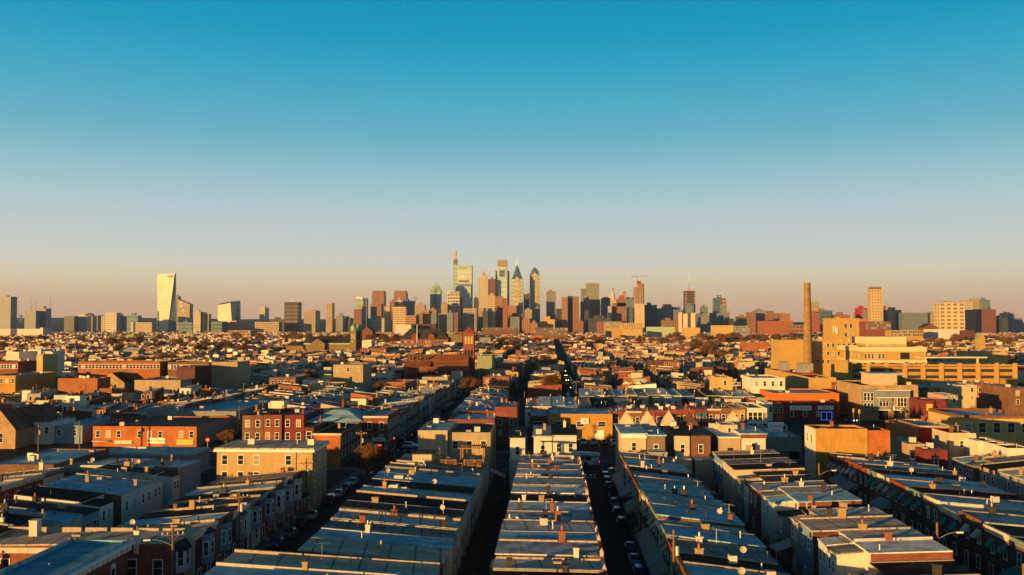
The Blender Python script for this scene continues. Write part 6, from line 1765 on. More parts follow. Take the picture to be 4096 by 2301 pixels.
t, w, z = tower('masted_black_tower', 'black office tower with lit window edges and tall red-white mast', 2741, 2782, 1164, 3350, 42, plain('black_brown', (.07, .05, .04), .6))
for x0, x1 in ((.3, 5.5), (w - 5.5, w - .3)): part(t, 'window_edge', Fc('edge_win', (.05, .04, .035), (.6, .42, .2), 9, 60, .5, 1), x0, x1, -.4, -.02, 30, z - 6)
mast(t, px_(t, 2760), 20, z, pz(t, 1126), 1.6, CRR); mast(t, px_(t, 2760), 20, pz(t, 1126), pz(t, 1088), .8, SIGNW)
t, w, z = tower('striped_slab', 'white apartment slab with black vertical stripes and tall left pier', 2728, 2786, 1255, 2700, 26, 'stripe')
part(t, 'left_pier', WST, -10 * .73, -.1, 0, 26, 0, pz(t, 1250)); part(t, 'right_cap', WST, w - 10, w + .3, -.3, 26.3, z + .01, pz(t, 1252))
t, w, z = tower('stepped_sign_tower', 'dark stepped tower with orange-lit side and blue rooftop sign', 2858, 2886, 1192, 3300, 36, 'blueglass')
part(t, 'painted_lit_wing', Fc('painted_lit_bands', (.5, .25, .12), (.08, .07, .07), 12, 60, .5, 1), w + .1, px_(t, 2905), 2, 32, 0, pz(t, 1192))  # orange light on this side is put into the skin colour
part(t, 'front_step', 'grey', px_(t, 2882), px_(t, 2905) + .2, -6, -.1, 0, pz(t, 1218))
part(t, 'rooftop_sign', plain('deep_blue_sign', (.02, .1, .2), .4, var=.1), px_(t, 2872), px_(t, 2887), 4, 20, z + .01, pz(t, 1181))
part(t, 'sign_mark', SIGNW, px_(t, 2877), px_(t, 2882), 3.4, 3.9, pz(t, 1188), pz(t, 1184))
t, w, z = tower('cream_grid_tower', 'tall slim cream tower with window grid and open dark crown, standing right', 3487, 3533, 1157, 2900, 36, Fc('cream_grid', (.56, .42, .18), (.16, .12, .06), 9, 8, .5, .5))
part(t, 'open_crown', 'brown', w * .06, w * .9, 3, 33, z + .01, pz(t, 1148)); part(t, 'left_bay', 'slab', -2.5, -.1, 3, 30, 0, z - 12)
t, w, z = tower('lattice_block', 'broad cream apartment block with zigzag lattice front on the right', 3757, 3858, 1213, 2700, 40, 'lattice')
part(t, 'roof_plant', 'cream', w * .32, w * .66, 8, 30, z + .01, pz(t, 1204))
# thin broadcast masts and a water tower behind the left skyline
for l_, p_, a_, b_ in (('thin broadcast mast farthest left', 65, 1270, 1194), ('faint broadcast mast left of the tallest thin one', 124, 1250, 1206), ('faint broadcast mast above the dark slab', 143, 1240, 1196), ('tall thin broadcast mast right of the dark slab', 200, 1272, 1190), ('short thin mast left of the faint pair', 72, 1270, 1218)):
    Xm = gx(p_, 6500, 100)
    t = thing('broadcast_mast', l_, 'mast', (Xm, 6500, 60))
    m = MB()
    for dx in (-1, 1): m.tube((dx * 1.1, 0, 0), (dx * .4, 0, gz(b_, Xm, 6500) - 60), 1.0, .6)
    for i in range(12): m.tube((-1.1, 0, i * 14), (1.1, 0, i * 14 + 14), .4)
    m.build('lattice', plain('mast_grey', (.2, .17, .15), .7), t)
Xm = gx(83, 6000, 80)
t = thing('water_tower', 'small dark water tower on the left wooded horizon', 'water tower', (Xm, 6000, 40))
MB().cyl(0, 0, gz(1270, Xm, 6000) - 40, gz(1262, Xm, 6000) - 40, 9, 9, 14).cyl(0, 0, gz(1262, Xm, 6000) - 40, gz(1259, Xm, 6000) - 40, 9, 1, 14).build('tank', PAR['grey'], t)
for dx, dy in ((-6, -6), (6, -6), (6, 6), (-6, 6)): MB().tube((dx, dy, 0), (dx, dy, gz(1270, Xm, 6000) - 39), 1.2).build('leg', METAL, t)
# ------------------------------------------------------------------ vehicles
PAINT = {'dark': (.012, .014, .018), 'silver': (.36, .38, .4), 'white': (.62, .62, .6), 'grey': (.12, .13, .14), 'blue': (.02, .06, .16), 'red': (.25, .015, .015), 'teal': (.03, .1, .12), 'tan': (.3, .24, .15)}
PM = {k: plain('car_paint_' + k, v, .22, .25, var=.06) for k, v in PAINT.items()}
CGL = plain('car_glass', (.01, .013, .016), .05, var=.1)
TYRE = plain('tyre_rubber', (.015, .015, .015), .9)
LAMPG = plain('lamp_glass', (.6, .6, .58), .2, var=.05); TAIL = plain('tail_glass', (.3, .01, .01), .25, var=.05)
def loft(b, secs, m=0):
    """secs: (y, half width bottom, half width top, z bottom, z top)"""
    rings = [[(-wb, y, z0), (wb, y, z0), (wb, y, z0 + (z1 - z0) * .55), (wt, y, z1), (-wt, y, z1), (-wb, y, z0 + (z1 - z0) * .55)] for y, wb, wt, z0, z1 in secs]
    for a, c in zip(rings, rings[1:]):
        for i in range(6):
            j = (i + 1) % 6; b.poly([a[i], a[j], c[j], c[i]], m)
    b.poly(list(reversed(rings[0])), m); b.poly(rings[-1], m)
SHAPE = {  # length, body sections, cabin sections
 'sedan': (4.6, [(-2.3, .78, .7, .32, .72), (-2.1, .88, .8, .25, .84), (-.9, .9, .86, .22, .95), (1.2, .9, .86, .22, .97), (2.1, .87, .8, .26, .9), (2.3, .8, .72, .36, .8)], [(-1.0, .8, .74, .9, .96), (-.25, .8, .62, .9, 1.42), (.8, .8, .62, .9, 1.42), (1.75, .8, .72, .9, .98)]),
 'suv': (4.6, [(-2.3, .84, .76, .4, .9), (-2.1, .92, .84, .3, 1.02), (-1.0, .94, .9, .28, 1.1), (1.9, .94, .9, .28, 1.12), (2.25, .9, .84, .34, 1.08)], [(-1.15, .86, .8, 1.02, 1.08), (-.5, .86, .68, 1.02, 1.68), (1.6, .86, .7, 1.02, 1.66), (2.15, .84, .76, 1.02, 1.12)]),
 'pickup': (5.3, [(-2.65, .86, .78, .45, .95), (-2.4, .95, .86, .35, 1.08), (-1.2, .96, .92, .33, 1.14), (2.5, .96, .94, .33, 1.12), (2.65, .92, .9, .4, 1.1)], [(-1.3, .86, .82, 1.05, 1.12), (-.7, .86, .7, 1.05, 1.75), (.6, .86, .7, 1.05, 1.75), (.85, .86, .8, 1.05, 1.12)]),
 'van': (5.6, [(-2.8, .9, .82, .4, .9), (-2.6, .98, .9, .3, 1.15), (-1.7, 1.0, .9, .28, 1.3), (-1.1, 1.0, .92, .28, 2.3), (2.7, 1.0, .92, .28, 2.3), (2.8, .96, .9, .34, 2.2)], [(-1.95, .9, .84, 1.16, 1.24), (-1.16, .9, .82, 1.3, 2.1), (-.6, 1.015, .935, 1.35, 2.05)]),
}
def car_meshes(kind, col):
    def f():
        L, body, cab = SHAPE[kind]
        b = MB(); loft(b, body)
        if kind != 'van':
            c0, c1 = cab[1], cab[2]
            b.box(-c0[2], c0[2], c0[0], c1[0], c0[4] - .01, c0[4] + .04)
        g = MB(); loft(g, cab)
        w = MB(); n = 12
        ring = [(math.cos(2 * math.pi * i / n) * .33, math.sin(2 * math.pi * i / n) * .33) for i in range(n)]
        for i in range(n):
            j = (i + 1) % n
            w.poly([(-.11, *ring[i]), (-.11, *ring[j]), (.11, *ring[j]), (.11, *ring[i])])
        w.poly([(.11, *r) for r in ring]); w.poly([(-.11, *r) for r in reversed(ring)])
        for s in (-.115, .115):
            w.poly([(s, r[0] * .6, r[1] * .6) for r in ring], 1)
        hl_ = MB().box(-.16, .16, -.05, .05, -.07, .07)
        return (b.mesh('body', [PM[col]]), g.mesh('windows', [CGL]), cached('wheel', lambda: w.mesh('wheel', [TYRE, METAL])), cached('hl', lambda: hl_.mesh('headlight', [LAMPG])), cached('tl', lambda: hl_.mesh('tail_light', [TAIL])), L, body)
    return cached(('car', kind, col), f)
def car(kind, col, x, y, rot, label, group=None, simple=False, z=0.0, lit=None):
    """rot 0: nose towards the camera (-Y)."""
    b, g, w, h, tl, L, body = car_meshes(kind, col)
    t = thing('parked_' + ('car' if kind in ('sedan', 'suv') else kind), label, {'sedan': 'car', 'suv': 'car', 'pickup': 'pickup truck', 'van': 'van'}[kind], (x, y, z), rot, group)
    put('body', b, t); put('windows', g, t)
    hw = body[2][1]
    for sx in (-1, 1):
        for sy in (-.3, .3): put('wheel', w, t, (sx * (hw - .08), L * sy, .33))
        if not simple or lit:
            put('headlight', h if not lit else cached('hlit', lambda: MB().box(-.2, .2, -.06, .06, -.12, .12).mesh('headlight', [WARMLAMP])), t, (sx * hw * .72, -L / 2 + .03, .72 if kind != 'van' else .85))
        if not simple: put('tail_light', tl, t, (sx * hw * .78, L / 2 - .04, .85))
    return t
ck = lambda: R.choices(list(PAINT), [46, 10, 7, 20, 6, 4, 6, 3])[0]
for i, y in enumerate((217.5, 211, 205, 198.5, 192, 185.2, 176, 167, 149, 141.5, 134)):
    k, c = ('suv', 'teal') if i in (0, 6) else (R.choice(['sedan', 'suv', 'sedan']), ['dark', 'teal', 'dark', 'blue', 'dark', 'silver', 'grey', 'dark', 'grey', 'silver', 'blue'][i])
    car(k, c, 12.55 + R.uniform(-.1, .1), y, math.pi, f'{c} car, {ORD[i + 1]} from the crosswalk on the car-lined street', 'cars parked on the narrow street')
for i in range(13):
    y = 122 + i * 6.9
    if i in (4, 11): continue
    c = ck() if i not in (3, 5) else 'white'
    car('suv' if i in (3, 5) else R.choice(['sedan', 'suv']), c, -34.9, y, math.pi, f'{c} car, {ORD[i + 1]} up the right kerb of the left street', 'cars parked on the left street')
for i in range(12):
    y = 128 + i * 7.2
    if i in (2, 7): continue
    c = ck(); car(R.choice(['sedan', 'suv']), c, -44.3, y, 0, f'{c} car, {ORD[i + 1]} up the left kerb of the left street', 'cars parked on the left street')
for i in range(13):
    y = 112 + i * 7.1
    if i in (3, 8, 9): continue
    c = ck(); car(R.choice(['sedan', 'suv']), c, 51.4, y, 0, f'{c} car, {ORD[i + 1]} up the shadowed street before the dark brick row', 'cars parked on the right street')
for i, (p, k, c, l_) in enumerate(((2333, 'suv', 'white', 'white car nosed out of the lot before the tan shops'), (2374, 'pickup', 'silver', 'silver pickup backed into the lot before the tan shops'),
                                  (2416, 'sedan', 'dark', 'black car in the lot before the tan shops'), (2453, 'sedan', 'white', 'white low car at the right end of the shop lot'))):
    car(k, c, gx(p, 279, 1), 279, math.pi if k == 'pickup' else 0, l_)
car('van', 'white', gx(3606, 237, 1), 237, .35, 'white van crossing the avenue at the right'); car('pickup', 'dark', gx(3592, 228, 1), 229.5, math.pi / 2, 'dark truck waiting below the white van')
for i, (p, py, k, c, r_, l_) in enumerate(((3402, 1688, 'suv', 'grey', .5, 'grey car turning with lit headlights at the right crossing'), (3386, 1672, 'sedan', 'dark', .5, 'dark car waiting behind the grey turning one'), (3560, 1703, 'sedan', 'dark', 1.3, 'dark car on the avenue before the modern building'), (3664, 1680, 'van', 'white', .2, 'white box van beside the modern building'), (1640, 1792, 'suv', 'silver', 1.5, 'silver car on the avenue at the left street mouth'), (1752, 1688, 'suv', 'blue', 0, 'blue car at the far kerb of the left street'))):
    X, Y_ = at(p, py); car(k, c, X, Y_, r_, l_, lit=(i == 0))
for i, (q, d, k, c) in enumerate(((.035, 6, 'suv', 'silver'), (.09, 5, 'sedan', 'dark'), (.13, 4.5, 'sedan', 'white'), (.17, 5, 'suv', 'white'), (.27, 9, 'sedan', 'grey'), (.39, 9, 'suv', 'white'), (.42, 14, 'sedan', 'silver'), (.45, 9, 'sedan', 'white'), (.51, 12, 'sedan', 'red'), (.6, 20, 'suv', 'blue'), (.82, 7, 'sedan', 'dark'), (.88, 6, 'sedan', 'silver'), (.93, 6, 'suv', 'white'))):
    car(k, c, GAR[0] + (GAR[1] - GAR[0]) * q, GAR[2] + d, R.choice([0, math.pi / 2, math.pi]), f'{c} car on the garage roof deck, {ORD[i + 1]} from the left', 'cars on the garage roof', z=GAR[3] + .26)
for sx_, xs, y0, y1 in ((1, 12.7, 296, 620), (0, 8.4, 300, 560), (2, -35, 268, 560), (3, -44.3, 270, 600)):
    y = y0
    while y < y1:
        if R.random() < .78 and not 418 < y < 440:
            car(R.choice(['sedan', 'suv']), ck(), xs, y, 0 if sx_ in (0, 3) else math.pi, ('small car parked along the straight centre street beyond the avenue' if sx_ < 2 else 'small car parked along the left street beyond the avenue'), 'cars parked beyond the avenue on the centre street' if sx_ < 2 else 'cars parked beyond the avenue on the left street', simple=True)
        y += 6.8
for i, y in enumerate((520, 585, 640, 700)):
    car('sedan', ['dark', 'grey', 'dark', 'silver'][i], 10.3, y, 0, f'oncoming car with lit headlights, {ORD[i + 1]} nearest on the far centre street', 'cars with lit headlights', True, lit=1)

# city bus
Xr, Yb = gx(2398, 237.5, 1.5), 237.5
t = thing('city_bus', 'white city bus with red stripe turning off the avenue beside white houses', 'bus', (Xr, Yb, 0), -.16)
L, W_, HB_ = 12.2, 2.55, 3.05
b = MB()
prof = lambda x, w0: [(x, -w0, .35), (x, w0, .35), (x, w0, 2.75), (x, w0 - .22, HB_), (x, -w0 + .22, HB_), (x, -w0, 2.75)]
rings = [prof(-L, 1.2), prof(-L + .25, 1.275), prof(-.25, 1.275), prof(0, 1.2)]
for a, c in zip(rings, rings[1:]):
    for i in range(6):
        j = (i + 1) % 6; b.poly([a[i], c[i], c[j], a[j]])
b.poly(rings[-1]); b.poly(list(reversed(rings[0])))
BW = plain('bus_white', (.6, .6, .58), .35, var=.08)
b.build('body', BW, t)
MB().box(-11, -2.2, -.85, .85, HB_ + .01, HB_ + .28).build('roof_unit', BW, t)
MB().box(-2.0, -.35, -.8, .8, HB_ + .01, HB_ + .18).build('rear_roof_unit', plain('bus_teal', (.2, .35, .38), .4), t)
for i in range(6):
    x = -2.0 - i * 1.72
    MB().box(x - 1.5, x, -1.3, -1.25, 1.45, 2.35).build('window', CGL, t)
MB().box(.004, .02, -.85, .85, 1.5, 2.4).build('rear_window', CGL, t)
MB().box(-11.8, -.3, -1.31, -1.27, 2.42, 2.62).build('red_stripe', RED, t)
MB().box(-4.4, -.3, -1.33, -1.315, 2.42, 2.62).build('blue_stripe', plain('stripe_blue', (.02, .03, .1), .4), t)
MB().box(-1.6, -.2, -1.3, -1.27, .55, 1.3).build('engine_grille', METAL, t)
MB().box(-7.2, -6.0, -1.3, -1.27, .5, 1.35).build('advert_panel', BLACK, t); MB().box(-5.9, -5.4, -1.3, -1.27, .5, 1.35).build('yellow_panel', YEL, t)
for y in (-.9, .9): MB().box(.01, .03, y - .14, y + .14, 1.0, 1.25).build('tail_light', REDLAMP if y < 0 else TAIL, t)
for x in (-3.3, -9.4):
    for y in (-1.15, 1.15):
        m = MB(); n = 14
        rg = [(x + .5 * math.cos(2 * math.pi * k / n), .5 + .5 * math.sin(2 * math.pi * k / n)) for k in range(n)]
        for k in range(n):
            j = (k + 1) % n; m.poly([(rg[k][0], y - .14, rg[k][1]), (rg[j][0], y - .14, rg[j][1]), (rg[j][0], y + .14, rg[j][1]), (rg[k][0], y + .14, rg[k][1])])
        m.poly([(p_[0], y - .14, p_[1]) for p_ in rg]); m.poly([(p_[0], y + .14, p_[1]) for p_ in reversed(rg)])
        m.build('wheel', TYRE, t)

# ------------------------------------------------------------------ poles, lamps, signs
def pole(X, Y, h, label, arm=False, can=False, lamp=0, group='wooden utility poles', lean=0.0):
    t = thing('utility_pole', label, 'utility pole', (X, Y, 0), R.uniform(0, .3), group)
    MB().tube((0, 0, 0), (lean, 0, h), .2, .14, 8).build('pole', WOOD, t)
    if arm:
        MB().box(-1.35, 1.35, -.3, -.16, h - .9, h - .72).tube((-.7, -.2, h - .9), (0, -.15, h - 1.6), .04).tube((.7, -.2, h - .9), (0, -.15, h - 1.6), .04).build('crossarm', WOOD, t)
        for x in (-1.2, -.6, .6, 1.2): MB().cyl(x, -.23, h - .71, h - .45, .07, .05, 6).build('insulator', SIGNW, t)
    if can: MB().cyl(.42, -.1, h - 3.0, h - 1.9, .28, .28, 10).build('transformer', METAL, t)
    if lamp:
        m = MB(); p = (0, 0, h - 2.2)
        for k in range(5):
            q = (lamp * 2.6 * (k + 1) / 5, 0, h - 2.2 + .9 * math.sin((k + 1) / 5 * 1.7)); m.tube(p, q, .05); p = q
        m.build('lamp_arm', METAL, t)
        MB().box(min(p[0], p[0] + lamp * .8), max(p[0], p[0] + lamp * .8), -.16, .16, p[2] - .1, p[2] + .1).build('lamp_head', SIGNW, t)
    return t
PL = [(1222, 1835, -46.6, 'pole with transformer before the pale corner house', 1, 1, 0), (951, 1965, -46.5, 'pole with crossarm and white transformer beside the bay windows', 1, 1, 0),
      (682, 2112, -46.5, 'lit crossarm pole nearest the red brick corner house', 1, 0, -1), (2685, 2120, 14.6, 'tall sunlit pole nearest on the narrow street', 0, 1, 0),
      (2555, 1965, 14.6, 'sun-topped pole halfway up the narrow street', 0, 0, 0), (2494, 1845, 14.7, 'pole with a lamp arm up the narrow street', 0, 0, -1), (2435, 1735, 14.7, 'leaning tall pole at the stop sign corner', 0, 1, 0),
      (3253, 1855, 49.3, 'sun-topped pole with a lamp at the dark brick row', 0, 0, 1), (3704, 2090, 49.3, 'sun-topped pole with a lamp by the maroon house', 0, 0, 1), (4030, 2255, 49.3, 'sun-tipped pole at the lower right corner', 0, 0, 0)]
for p, py, X, l_, a_, c_, lm in PL:
    Y_ = X / (p - 2203) * 3700
    pole(X, Y_, gz(py, X, Y_), 'wooden utility ' + l_, a_, c_, lm)
for p, py, hh, l_ in ((1446, 1722, 10, 'before the corner shop'), (343, 1545, 10, 'before the flower mural'), (155, 1700, 9, 'before the white bay shop'), (320, 1690, 9, 'beside the blue house'), (147, 1538, 10, 'at the far left rows'), (531, 1620, 10, 'left of the flat blue roof'),
                    (958, 1625, 10, 'right of the flat blue roof'), (1052, 1600, 10, 'by the blue-shadowed house'), (1192, 1552, 10, 'before the brick loft'), (1302, 1524, 10, 'by the yellow box building'), (1378, 1500, 10, 'right of the yellow box building'), (1506, 1478, 10, 'left of the brown church'),
                    (1676, 1590, 10, 'on the left street bend'), (1740, 1560, 10, 'before the facing row'), (1782, 1490, 11, 'before the brown church roof'), (2098, 1565, 9, 'at the end of the facing row'), (2305, 1520, 11, 'with white base on the centre street'), (2378, 1555, 10, 'beyond the centre street'), (2490, 1625, 10, 'before the red shop houses'),
                    (2698, 1505, 10, 'left in the right rows'), (2744, 1522, 10, 'sunlit in the right rows'), (2852, 1500, 10, 'dark in the right rows'), (3168, 1520, 10, 'below the long grey plant building'), (3570, 1595, 12, 'before the modern corner building'), (3720, 1645, 9, 'before the pizza shop'), (3797, 1640, 9, 'right of the pizza shop'), (3912, 1648, 9, 'before the cream building'), (1894, 1560, 10, 'near the avenue on the left street'), (3055, 1650, 9, 'at the market corner'), (66, 1995, 9, 'sunlit at the lower left')):
    Y_ = (H - hh) * F / (py - VPY); X = gx(p, Y_, hh)
    if 60 < Y_: pole(X, Y_, hh, 'wooden utility pole ' + l_, R.random() < .5, R.random() < .3)
m = MB()
pts = [(14.6, 111, 10.6), (14.6, 152, 8.4), (14.7, 184, 8.6), (14.7, 226, 9.1), (14.8, 270, 9.4)]
def wires(name, label, pts, dx):
    m = MB()
    for d in dx:
        for (a, b_) in zip(pts, pts[1:]):
            p = None
            for k in range(7):
                q_ = k / 6; sag = -.6 * 4 * q_ * (1 - q_)
                c = (a[0] + (b_[0] - a[0]) * q_ + d, a[1] + (b_[1] - a[1]) * q_, a[2] + (b_[2] - a[2]) * q_ + sag)
                if p: m.tube(p, c, .022, n=3)
                p = c
    tag(m.build(name, BLACK), label, 'cable')
for d_, w_ in ((0, 'upper'), ):
    wires('power_cable', 'sagging power cable strung along the poles of the narrow street', pts, [0])
wires('power_cable', 'sagging power cable strung along the bay-windowed row poles', [(-46.5, 112, 10.4), (-46.5, 136, 10.6), (-46.6, 176, 11.2), (-46.6, 225, 10.5)], [-1.0])

X, Y_ = at(2428, 1900)
t = thing('stop_sign', 'red octagonal stop sign at the bus corner', 'sign', (14.3, 221, 0))
MB().cyl(0, 0, 0, 3.2, .05, n=6).build('post', METAL, t)
m = MB(); m.poly([(.42 * math.cos(math.pi / 8 + k * math.pi / 4), -.08, 3.0 + .42 * math.sin(math.pi / 8 + k * math.pi / 4)) for k in range(8)]); m.poly([(.42 * math.cos(math.pi / 8 - k * math.pi / 4), -.055, 3.0 + .42 * math.sin(math.pi / 8 - k * math.pi / 4)) for k in range(8)])
so_ = m.build('sign_plate', RED, t); text(so_, 'STOP', (0, -.09, 3.0), .26, SIGNW)
X, Y_ = at(830, 1800)
t = thing('no_entry_sign', 'red and white no entry sign on the left side street', 'sign', (X, Y_, 0))
MB().cyl(0, 0, 0, 3.4, .06, n=6).build('post', METAL, t)
so_ = MB().box(-.5, .5, -.1, -.06, 2.4, 3.4).build('sign_plate', RED, t); MB().box(-.35, .35, -.13, -.105, 2.8, 3.0).build('white_bar', SIGNW, so_)
X, Y_ = at(1293, 2050)
t = thing('street_sign', 'green street name sign on a thin post by the pale corner house', 'sign', (-45.9, 173, 0))
MB().cyl(0, 0, 0, 5.0, .06, n=6).build('post', METAL, t); MB().box(-.9, .9, -.05, .05, 4.6, 5.1).build('sign_plate', GREEN, t); MB().box(-.7, .7, -.06, .04, 3.9, 4.4).build('lower_plate', BLACK, t)
for p, py, hh, c_, l_ in ((1577, 1758, 5, 'red', 'lit red traffic light at the corner shop'), (3414, 1636, 6, 'y', 'yellow traffic light left of the modern building'), (3437, 1640, 6, 'y', 'yellow traffic light on the modern building corner'), (3604, 1634, 6, 'y', 'yellow traffic light before the modern building'), (3626, 1636, 6, 'y', 'rightmost yellow traffic light of the crossing')):
    Y_ = (H - hh) * F / (py - VPY); X = gx(p, Y_, hh)
    t = thing('traffic_light', l_, 'traffic light', (X, Y_, 0))
    MB().cyl(0, 0, 0, hh - .6, .09, n=6).build('post', METAL, t)
    bx = MB().box(-.3, .3, -.2, .2, hh - .7, hh + .7).build('housing', YEL if c_ == 'y' else BLACK, t)
    for k in range(3): MB().cyl(0, 0, 0, .1, .17, n=8).build('lamp', REDLAMP if (k == 2 and c_ == 'red') else BLACK, bx, (0, -.21, hh - .48 + k * .4)).rotation_euler = (math.pi / 2, 0, 0)

# ------------------------------------------------------------------ yards: fences, sheds, canopies
FENCE = plain('grey_fence_timber', (.11, .085, .065), .9, var=.35, scale=3)
def fence(x0, x1, y, label, group):
    t = thing('yard_fence', label, 'fence', ((x0 + x1) / 2, y, 0), 0, group)
    w = x1 - x0; m = MB(); k = int(w / .22)
    for i in range(k): m.box(-w / 2 + i * .22, -w / 2 + i * .22 + .19, -.02, .02, .1, 1.75 + .06 * math.sin(i * 7.1))
    m.build('boards', FENCE, t)
    for i in range(3): MB().box(-w / 2 + i * w / 2 - .06, -w / 2 + i * w / 2 + .06, .03, .13, 0, 1.85).build('post', FENCE, t)
for (x0, x1, y0, y1, n_) in ((-13.1, -10.6, 112, 196, 'left of the back alley'), (-9.2, -6.8, 110, 196, 'right of the back alley'), (27.8, 30.8, 112, 200, 'behind the parked-car row'), (32, 34.6, 112, 200, 'behind the alley-backed row')):
    y = y0
    while y < y1:
        fence(x0, x1, y, f'grey timber yard fence {n_}', f'yard fences {n_}'); y += 6.4
for p, py, rr, col, l_ in ((1991, 1893, .35, PAR['white'], 'white tilted sheet canopy over the back alley'), (3135, 2180, -.3, PAR['white'], 'white tilted sheet canopy in the right alley'), (3120, 2140, -.2, PAR['grey'], 'grey tilted sheet canopy beside the white one'), (2010, 2262, .1, PAR['white'], 'white flat shed roof in the back alley'), (2830, 1965, .2, PAR['grey'], 'grey shed roof in the right alley')):
    Y_ = gy(p, py, 3.4); X = gx(p, Y_, 3.4)
    t = thing('yard_canopy', l_, 'canopy', (X, Y_, 0))
    MB().hexa([(-1.6, -2, 3.4 + rr * 2), (1.6, -2, 3.4 - rr * 2), (1.6, 2, 3.4 - rr * 2), (-1.6, 2, 3.4 + rr * 2)], [(-1.6, -2, 3.5 + rr * 2), (1.6, -2, 3.5 - rr * 2), (1.6, 2, 3.5 - rr * 2), (-1.6, 2, 3.5 + rr * 2)]).build('sheet', col, t)
    for x in (-1.5, 1.5):
        for y in (-1.9, 1.9): MB().box(x - .05, x + .05, y - .05, y + .05, 0, 3.38 - rr * x / 1.5 * 1.9).build('leg', METAL, t)
# roof ducts on the widest near row
for p, py, l_ in ((1610, 1925, 'beige rooftop air handler with a curved duct on the widest near row'), (1590, 1965, 'twin beige rooftop air unit on the widest near row'), (1660, 1872, 'grey rooftop air unit beside the timber deck')):
    Y_ = gy(p, py, 8); X = gx(p, Y_, 8)
    t = thing('rooftop_unit', l_, 'air unit', (X, Y_, 7.2))
    MB().box(-1.4, .2, -.7, .7, .3, 1.9).build('cabinet', ACM, t)
    MB().box(.22, 1.6, -.35, .35, .9, 1.5).tube((1.6, 0, 1.2), (2.3, 0, .6), .3, .3, 8).tube((2.3, 0, .6), (2.3, 0, -.6), .3, .3, 8).build('duct', ACM, t)
    for x in (-1.2, 0): MB().box(x - .06, x + .06, -.6, .6, -.4, .3).build('foot', METAL, t)

# ------------------------------------------------------------------ bare winter trees
def tree_meshes(seed, h, spread, reach=1.0):
    r = random.Random(seed)
    tr, cr_ = MB(), MB()
    def twigs(p, d, L, lvl):
        if lvl == 0: return
        for _ in range(4 if lvl > 1 else 5):
            v = Vector((r.gauss(0, 1), r.gauss(0, 1), r.gauss(.35, .8))).normalized()
            q = (d * .75 + v * .8).normalized()
            e = p + q * L * r.uniform(.6, 1.2)
            cr_.tube(p, e, .05 if lvl > 1 else .034, .03 if lvl > 1 else .018, 3)
            twigs(p.lerp(e, r.uniform(.55, 1)), q, L * .62, lvl - 1)
    base = Vector((0, 0, 0)); p = base
    hh = h * .28
    tr.tube(base, (0, 0, hh), .26, .2, 8)
    n = 7
    for i in range(n):
        a = 2 * math.pi * i / n + r.uniform(-.3, .3)
        el = r.uniform(.5, 1.25) if i else 1.5
        d = Vector((math.cos(a) * math.cos(el), math.sin(a) * math.cos(el), math.sin(el)))
        p = Vector((0, 0, hh * r.uniform(.75, 1))); L = h * .3 * (1 if el > .9 else spread)
        e = p + d * L
        tr.tube(p, e, .13, .085, 6)
        for _ in range(4):
            d2 = (d + Vector((r.gauss(0, .5), r.gauss(0, .5), r.gauss(.15, .35)))).normalized()
            s = p.lerp(e, r.uniform(.5, 1)); e2 = s + d2 * L * .75
            tr.tube(s, e2, .075, .045, 5)
            for k in range(3): twigs(s.lerp(e2, .35 + .3 * k), d2, h * .13, 3)
    return tr.mesh('trunk', [plain('tree_bark', (.09, .065, .045), .95)]), cr_.mesh('crown', [plain('twig_brown', (.17, .09, .045), .95, var=.35, scale=.3)])
TREES = [tree_meshes(1, 11, 1.0), tree_meshes(2, 12, 1.2), tree_meshes(5, 9, 1.3)]
NT = [0]
def tree(X, Y, s, label, group=None, kind=None):
    NT[0] += 1
    a, b = TREES[NT[0] % 3 if kind is None else kind]
    t = thing('bare_tree', label, 'tree', (X, Y, 0), R.uniform(0, 6), group)
    for n_, me in (('trunk', a), ('crown', b)):
        put(n_, me, t, (0, 0, 0), 0, (s * R.uniform(.9, 1.15), s * R.uniform(.9, 1.15), s))
for p, py, s, l_ in ((2208, 1602, 1.2, 'large bare brown tree by the long centre street'), (2240, 1598, .95, 'smaller bare tree beside the large centre-street one'), (1508, 1915, .8, 'reddish bare street tree on the left street'), (1478, 1900, .7, 'second reddish bare tree on the left street'), (2402, 1930, .32, 'thin bare tree by the parked cars'), (2452, 2000, .34, 'bare sapling on the narrow street pavement'), (1240, 1572, 1.1, 'bare tree behind the brick loft'), (1285, 1500, 1.2, 'bare tree before the tan mottled building'), (1308, 1505, 1.0, 'bare tree right of the mottled building'), (1530, 1610, .9, 'bare tree before the orange blank building'), (1672, 1555, 1.2, 'bare tree left of the pale blank hall'), (1725, 1560, 1.1, 'bare tree on the pale blank hall'), (1885, 1600, 1.0, 'bare tree where the left street narrows'), (600, 1490, 1.4, 'bare tree cluster member above the orange terrace'), (640, 1490, 1.5, 'bare broad tree above the beige hall'), (560, 1492, 1.2, 'bare tree left above the mural hall'), (690, 1468, 1.4, 'bare dark tree behind the dark brick block'), (120, 1700, .8, 'thin bare tree before the white bay shop'), (2180, 1480, 1.1, 'bare tree before the brick terrace'), (905, 1790, .6, 'thin bare tree beside the stucco building')):
    Y_ = gy(p, py, 0); tree(gx(p, Y_, 2), Y_, s, l_)
TF = random.Random(9)
def scatter(n, x0, x1, y0, y1, s0, s1, label, group):
    k = 0
    while k < n:
        p, py = TF.uniform(x0, x1), TF.uniform(y0, y1)
        Y_ = 36 * F / (py - VPY); X = gx(p, Y_, 2)
        k += 1
        tree(X, Y_, TF.uniform(s0, s1), label, group)
scatter(16, 1985, 2075, 1382, 1440, 1.2, 1.6, 'bare tree lining the far left street', 'trees lining the far left street')
scatter(12, 2780, 2880, 1405, 1450, 1.3, 1.8, 'bare tree in the leafless grove of the right rows', 'trees of the leafless grove at right')
scatter(7, 2860, 2960, 1368, 1380, 1.6, 2.2, 'bare tree before the cream apartment house', 'trees before the cream apartment house')
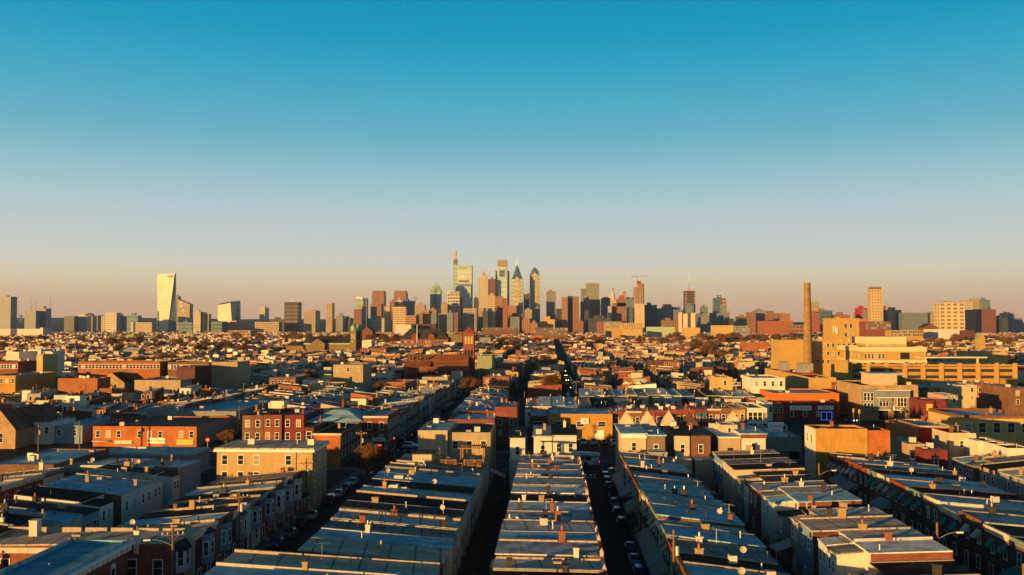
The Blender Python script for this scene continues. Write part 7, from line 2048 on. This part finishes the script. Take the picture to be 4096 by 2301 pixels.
scatter(12, 3530, 3760, 1400, 1430, 1.2, 1.7, 'bare tree right of the hospital', 'trees right of the hospital')
scatter(60, 0, 1000, 1372, 1430, 1.0, 2.0, 'bare tree among the pale left rows', 'trees among the pale left rows')
scatter(40, 1000, 2000, 1366, 1390, 1.3, 2.1, 'bare tree among the central far rows', 'trees among the central far rows')
scatter(36, 2300, 3200, 1366, 1392, 1.3, 2.0, 'bare tree among the right far rows', 'trees among the right far rows')
scatter(14, 3700, 4096, 1368, 1400, 1.3, 2.0, 'bare tree near the right edge rows', 'trees near the right edge')
m = Mass()
wm = MB()
for i in range(900):
    p, py = TF.uniform(-50, 4150), TF.choice([TF.uniform(1336, 1350), TF.uniform(1340, 1366)])
    Y_ = 36 * F / (py - VPY); X = gx(p, Y_, 2); s = TF.uniform(3, 7); h = TF.uniform(9, 17)
    for k in range(26):
        a = TF.uniform(0, 6.28); rr = s * math.sqrt(TF.random())
        z0 = TF.uniform(.25, .6) * h; q = Vector((X + rr * math.cos(a), Y_ + rr * math.sin(a), z0))
        e = q + Vector((TF.uniform(-1, 1) * 1.6, TF.uniform(-1, 1) * 1.6, TF.uniform(.25, .45) * h))
        wm.tube(q, e, .32, .08, 3)
    wm.tube((X, Y_, 0), (X, Y_, h * .6), .5, .2, 3)
tag(wm.build('distant_trees', plain('far_twigs', (.13, .075, .04), .95, var=.4, scale=.05)), 'brown haze of leafless treetops below the skyline', 'trees', kind='stuff')
# ------------------------------------------------------------------ evening haze
hb = MB().box(-9000, 9000, -700, 9800, -3.0, 420.0)
hm = bpy.data.materials.new('evening_haze'); hm.use_nodes = True
hn = hm.node_tree; hn.nodes.clear()
ho = hn.nodes.new('ShaderNodeOutputMaterial'); hv = hn.nodes.new('ShaderNodeVolumePrincipled')
hv.inputs['Color'].default_value = (.86, .88, .92, 1)
hv.inputs['Density'].default_value = 0.000042
hv.inputs['Anisotropy'].default_value = 0.6
hn.links.new(hv.outputs[0], ho.inputs['Volume'])
tag(hb.build('haze', hm), kind='stuff')
print('houses', NHOUSE[0], 'objects', len(bpy.data.objects), 'meshes', len(bpy.data.meshes))
